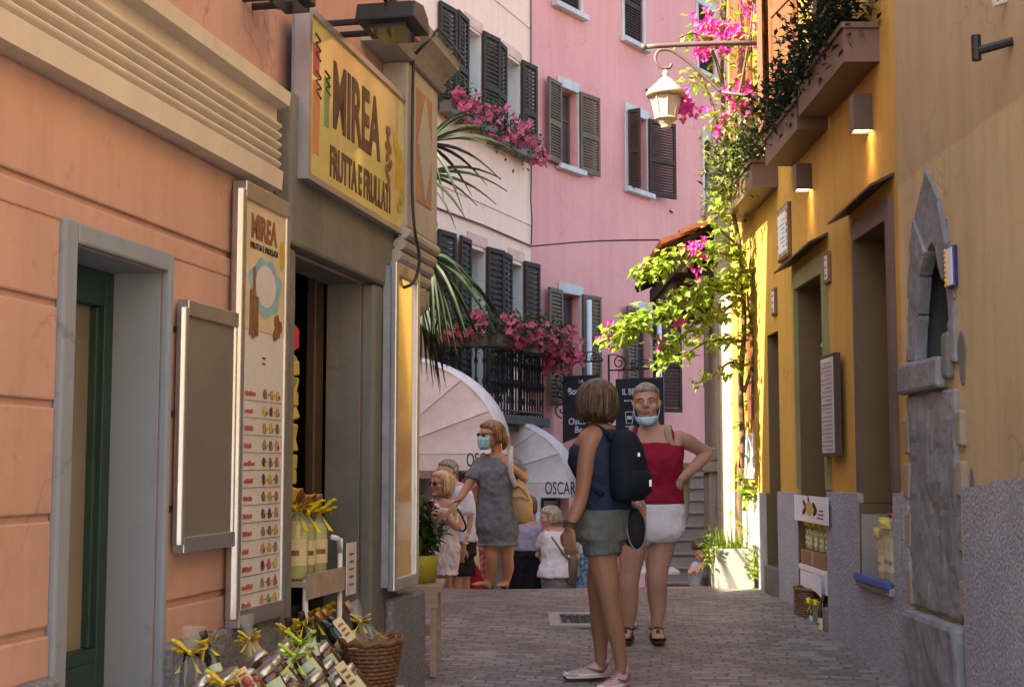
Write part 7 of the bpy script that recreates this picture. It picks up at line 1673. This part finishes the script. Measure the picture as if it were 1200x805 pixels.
H2 = Person(15.8, (686, 720, .2), 'person in white-sleeved top and blue patterned skirt half hidden behind others', math.radians(185), pale, .011)
J = H2.J
TH = [(693, 690, .1, .18, .15), (693, 665, .1, .19, .15), (693, 648, .1, .16, .13), (693, 632, .1, .175, .13), (693, 620, .1, .18, .11), (692, 612, .1, .14, .08), (692, 607, .1, .06, .055)]
H2.torso(TH); H2.limb([(692, 610, .1, .056), (692, 598, .1, .05)]); H2.limb([(679, 620, .1, .055), (677, 640, .1, .048), (679, 660, .05, .042), (680, 676, .0, .03)]); H2.hand(J(680, 677, 0), Vector((0, 0, -1)), Vector((.3, .5, 0)), .5, 1, 1, fr=1.2)
for x_ in (687, 699): H2.limb([(x_, 690, .1, .08), (x_, 720, .1, .06), (x_, 748, .1, .04)])
H2.head(J(692, 590, .1), Vector((.2, .9, 0)), .235); H2.finish(); H2.hair((.1, .2, 1.0), hm, 100)
H2.cloth('white_top', bpy.data.materials['white_cotton'], lambda mb: (H2.torso(TH[2:6], mb, .016), H2.limb([(679, 620, .1, .064), (677, 638, .1, .062), (678, 654, .06, .062)], mb, 0, False)))
H2.cloth('patterned_skirt', clothmat('blue_pattern_cloth', (.06, .12, .25), .2, 120, .5, col2=(.30, .42, .55)), lambda mb: H2.torso([(693, 740, .1, .25, .2), (693, 690, .1, .21, .17), (693, 650, .1, .17, .14)], mb, .014, fold=.03))

I2 = Person(14.2, (826, 700, 0), 'person in pale jeans and a dark top sitting bent forward behind the square planter', math.radians(-80), pale, .011)
I2.J = lambda x, y, dy=0: at(x, y + (14 if y < 665 else 6), I2.Y + dy)
J = I2.J
TI = [(842, 672, .1, .17, .14), (842, 660, .1, .17, .14), (838, 645, .05, .165, .13), (832, 632, .0, .165, .125), (828, 624, -.04, .15, .09), (826, 620, -.05, .07, .06)]
I2.torso(TI); I2.limb([(827, 624, -.05, .056), (823, 619, -.10, .05)])
I2.limb([(842, 668, .0, .085), (826, 654, -.1, .08), (817, 652, -.16, .065), (815, 675, -.14, .055), (817, 712, -.1, .04)]); I2.limb([(842, 668, .2, .085), (832, 656, .12, .08), (825, 655, .08, .065), (823, 680, .1, .055), (824, 712, .12, .04)])
I2.limb([(832, 630, -.12, .05), (830, 645, -.2, .043), (821, 650, -.22, .034)]); I2.hand(J(821, 650, -.22), Vector((-.7, -.2, -.2)), Vector((0, .3, -.8)), .4, 1, 1, fr=1.2)
I2.head(J(824, 630, -.20), Vector((-.75, -.2, -.6)), .235); I2.finish(); I2.hair((.1, .2, 1.0), hairmat('dark_brown_hair', (.02, .013, .01), (.07, .045, .03)), 140)
I2.cloth('dark_top', clothmat('dark_floral_cloth', (.02, .02, .03), .2, 120, .5, col2=(.14, .13, .16)), lambda mb: I2.torso(TI[0:5], mb, .016))
I2.cloth('pale_jeans', clothmat('pale_denim', (.42, .47, .58), .1, 150, .6), lambda mb: (I2.torso(TI[0:2], mb, .016), I2.limb([(842, 668, .0, .09), (826, 654, -.1, .088), (817, 652, -.16, .075), (815, 675, -.14, .066), (817, 705, -.1, .056)], mb, .004, False), I2.limb([(842, 668, .2, .09), (832, 656, .12, .088), (825, 655, .08, .075), (823, 680, .1, .066), (824, 705, .12, .056)], mb, .004, False)))
m = MB(); bq = Vector((I2.J(846, 690, .1))); m.box((bq.x + .02, bq.y, gz(14.3) + .18), (.5, .5, .42)); build(m, 'stone_bench', M['stairstone'], label='low stone block serving as a seat behind the square planter', cat='bench', bevel=.02)
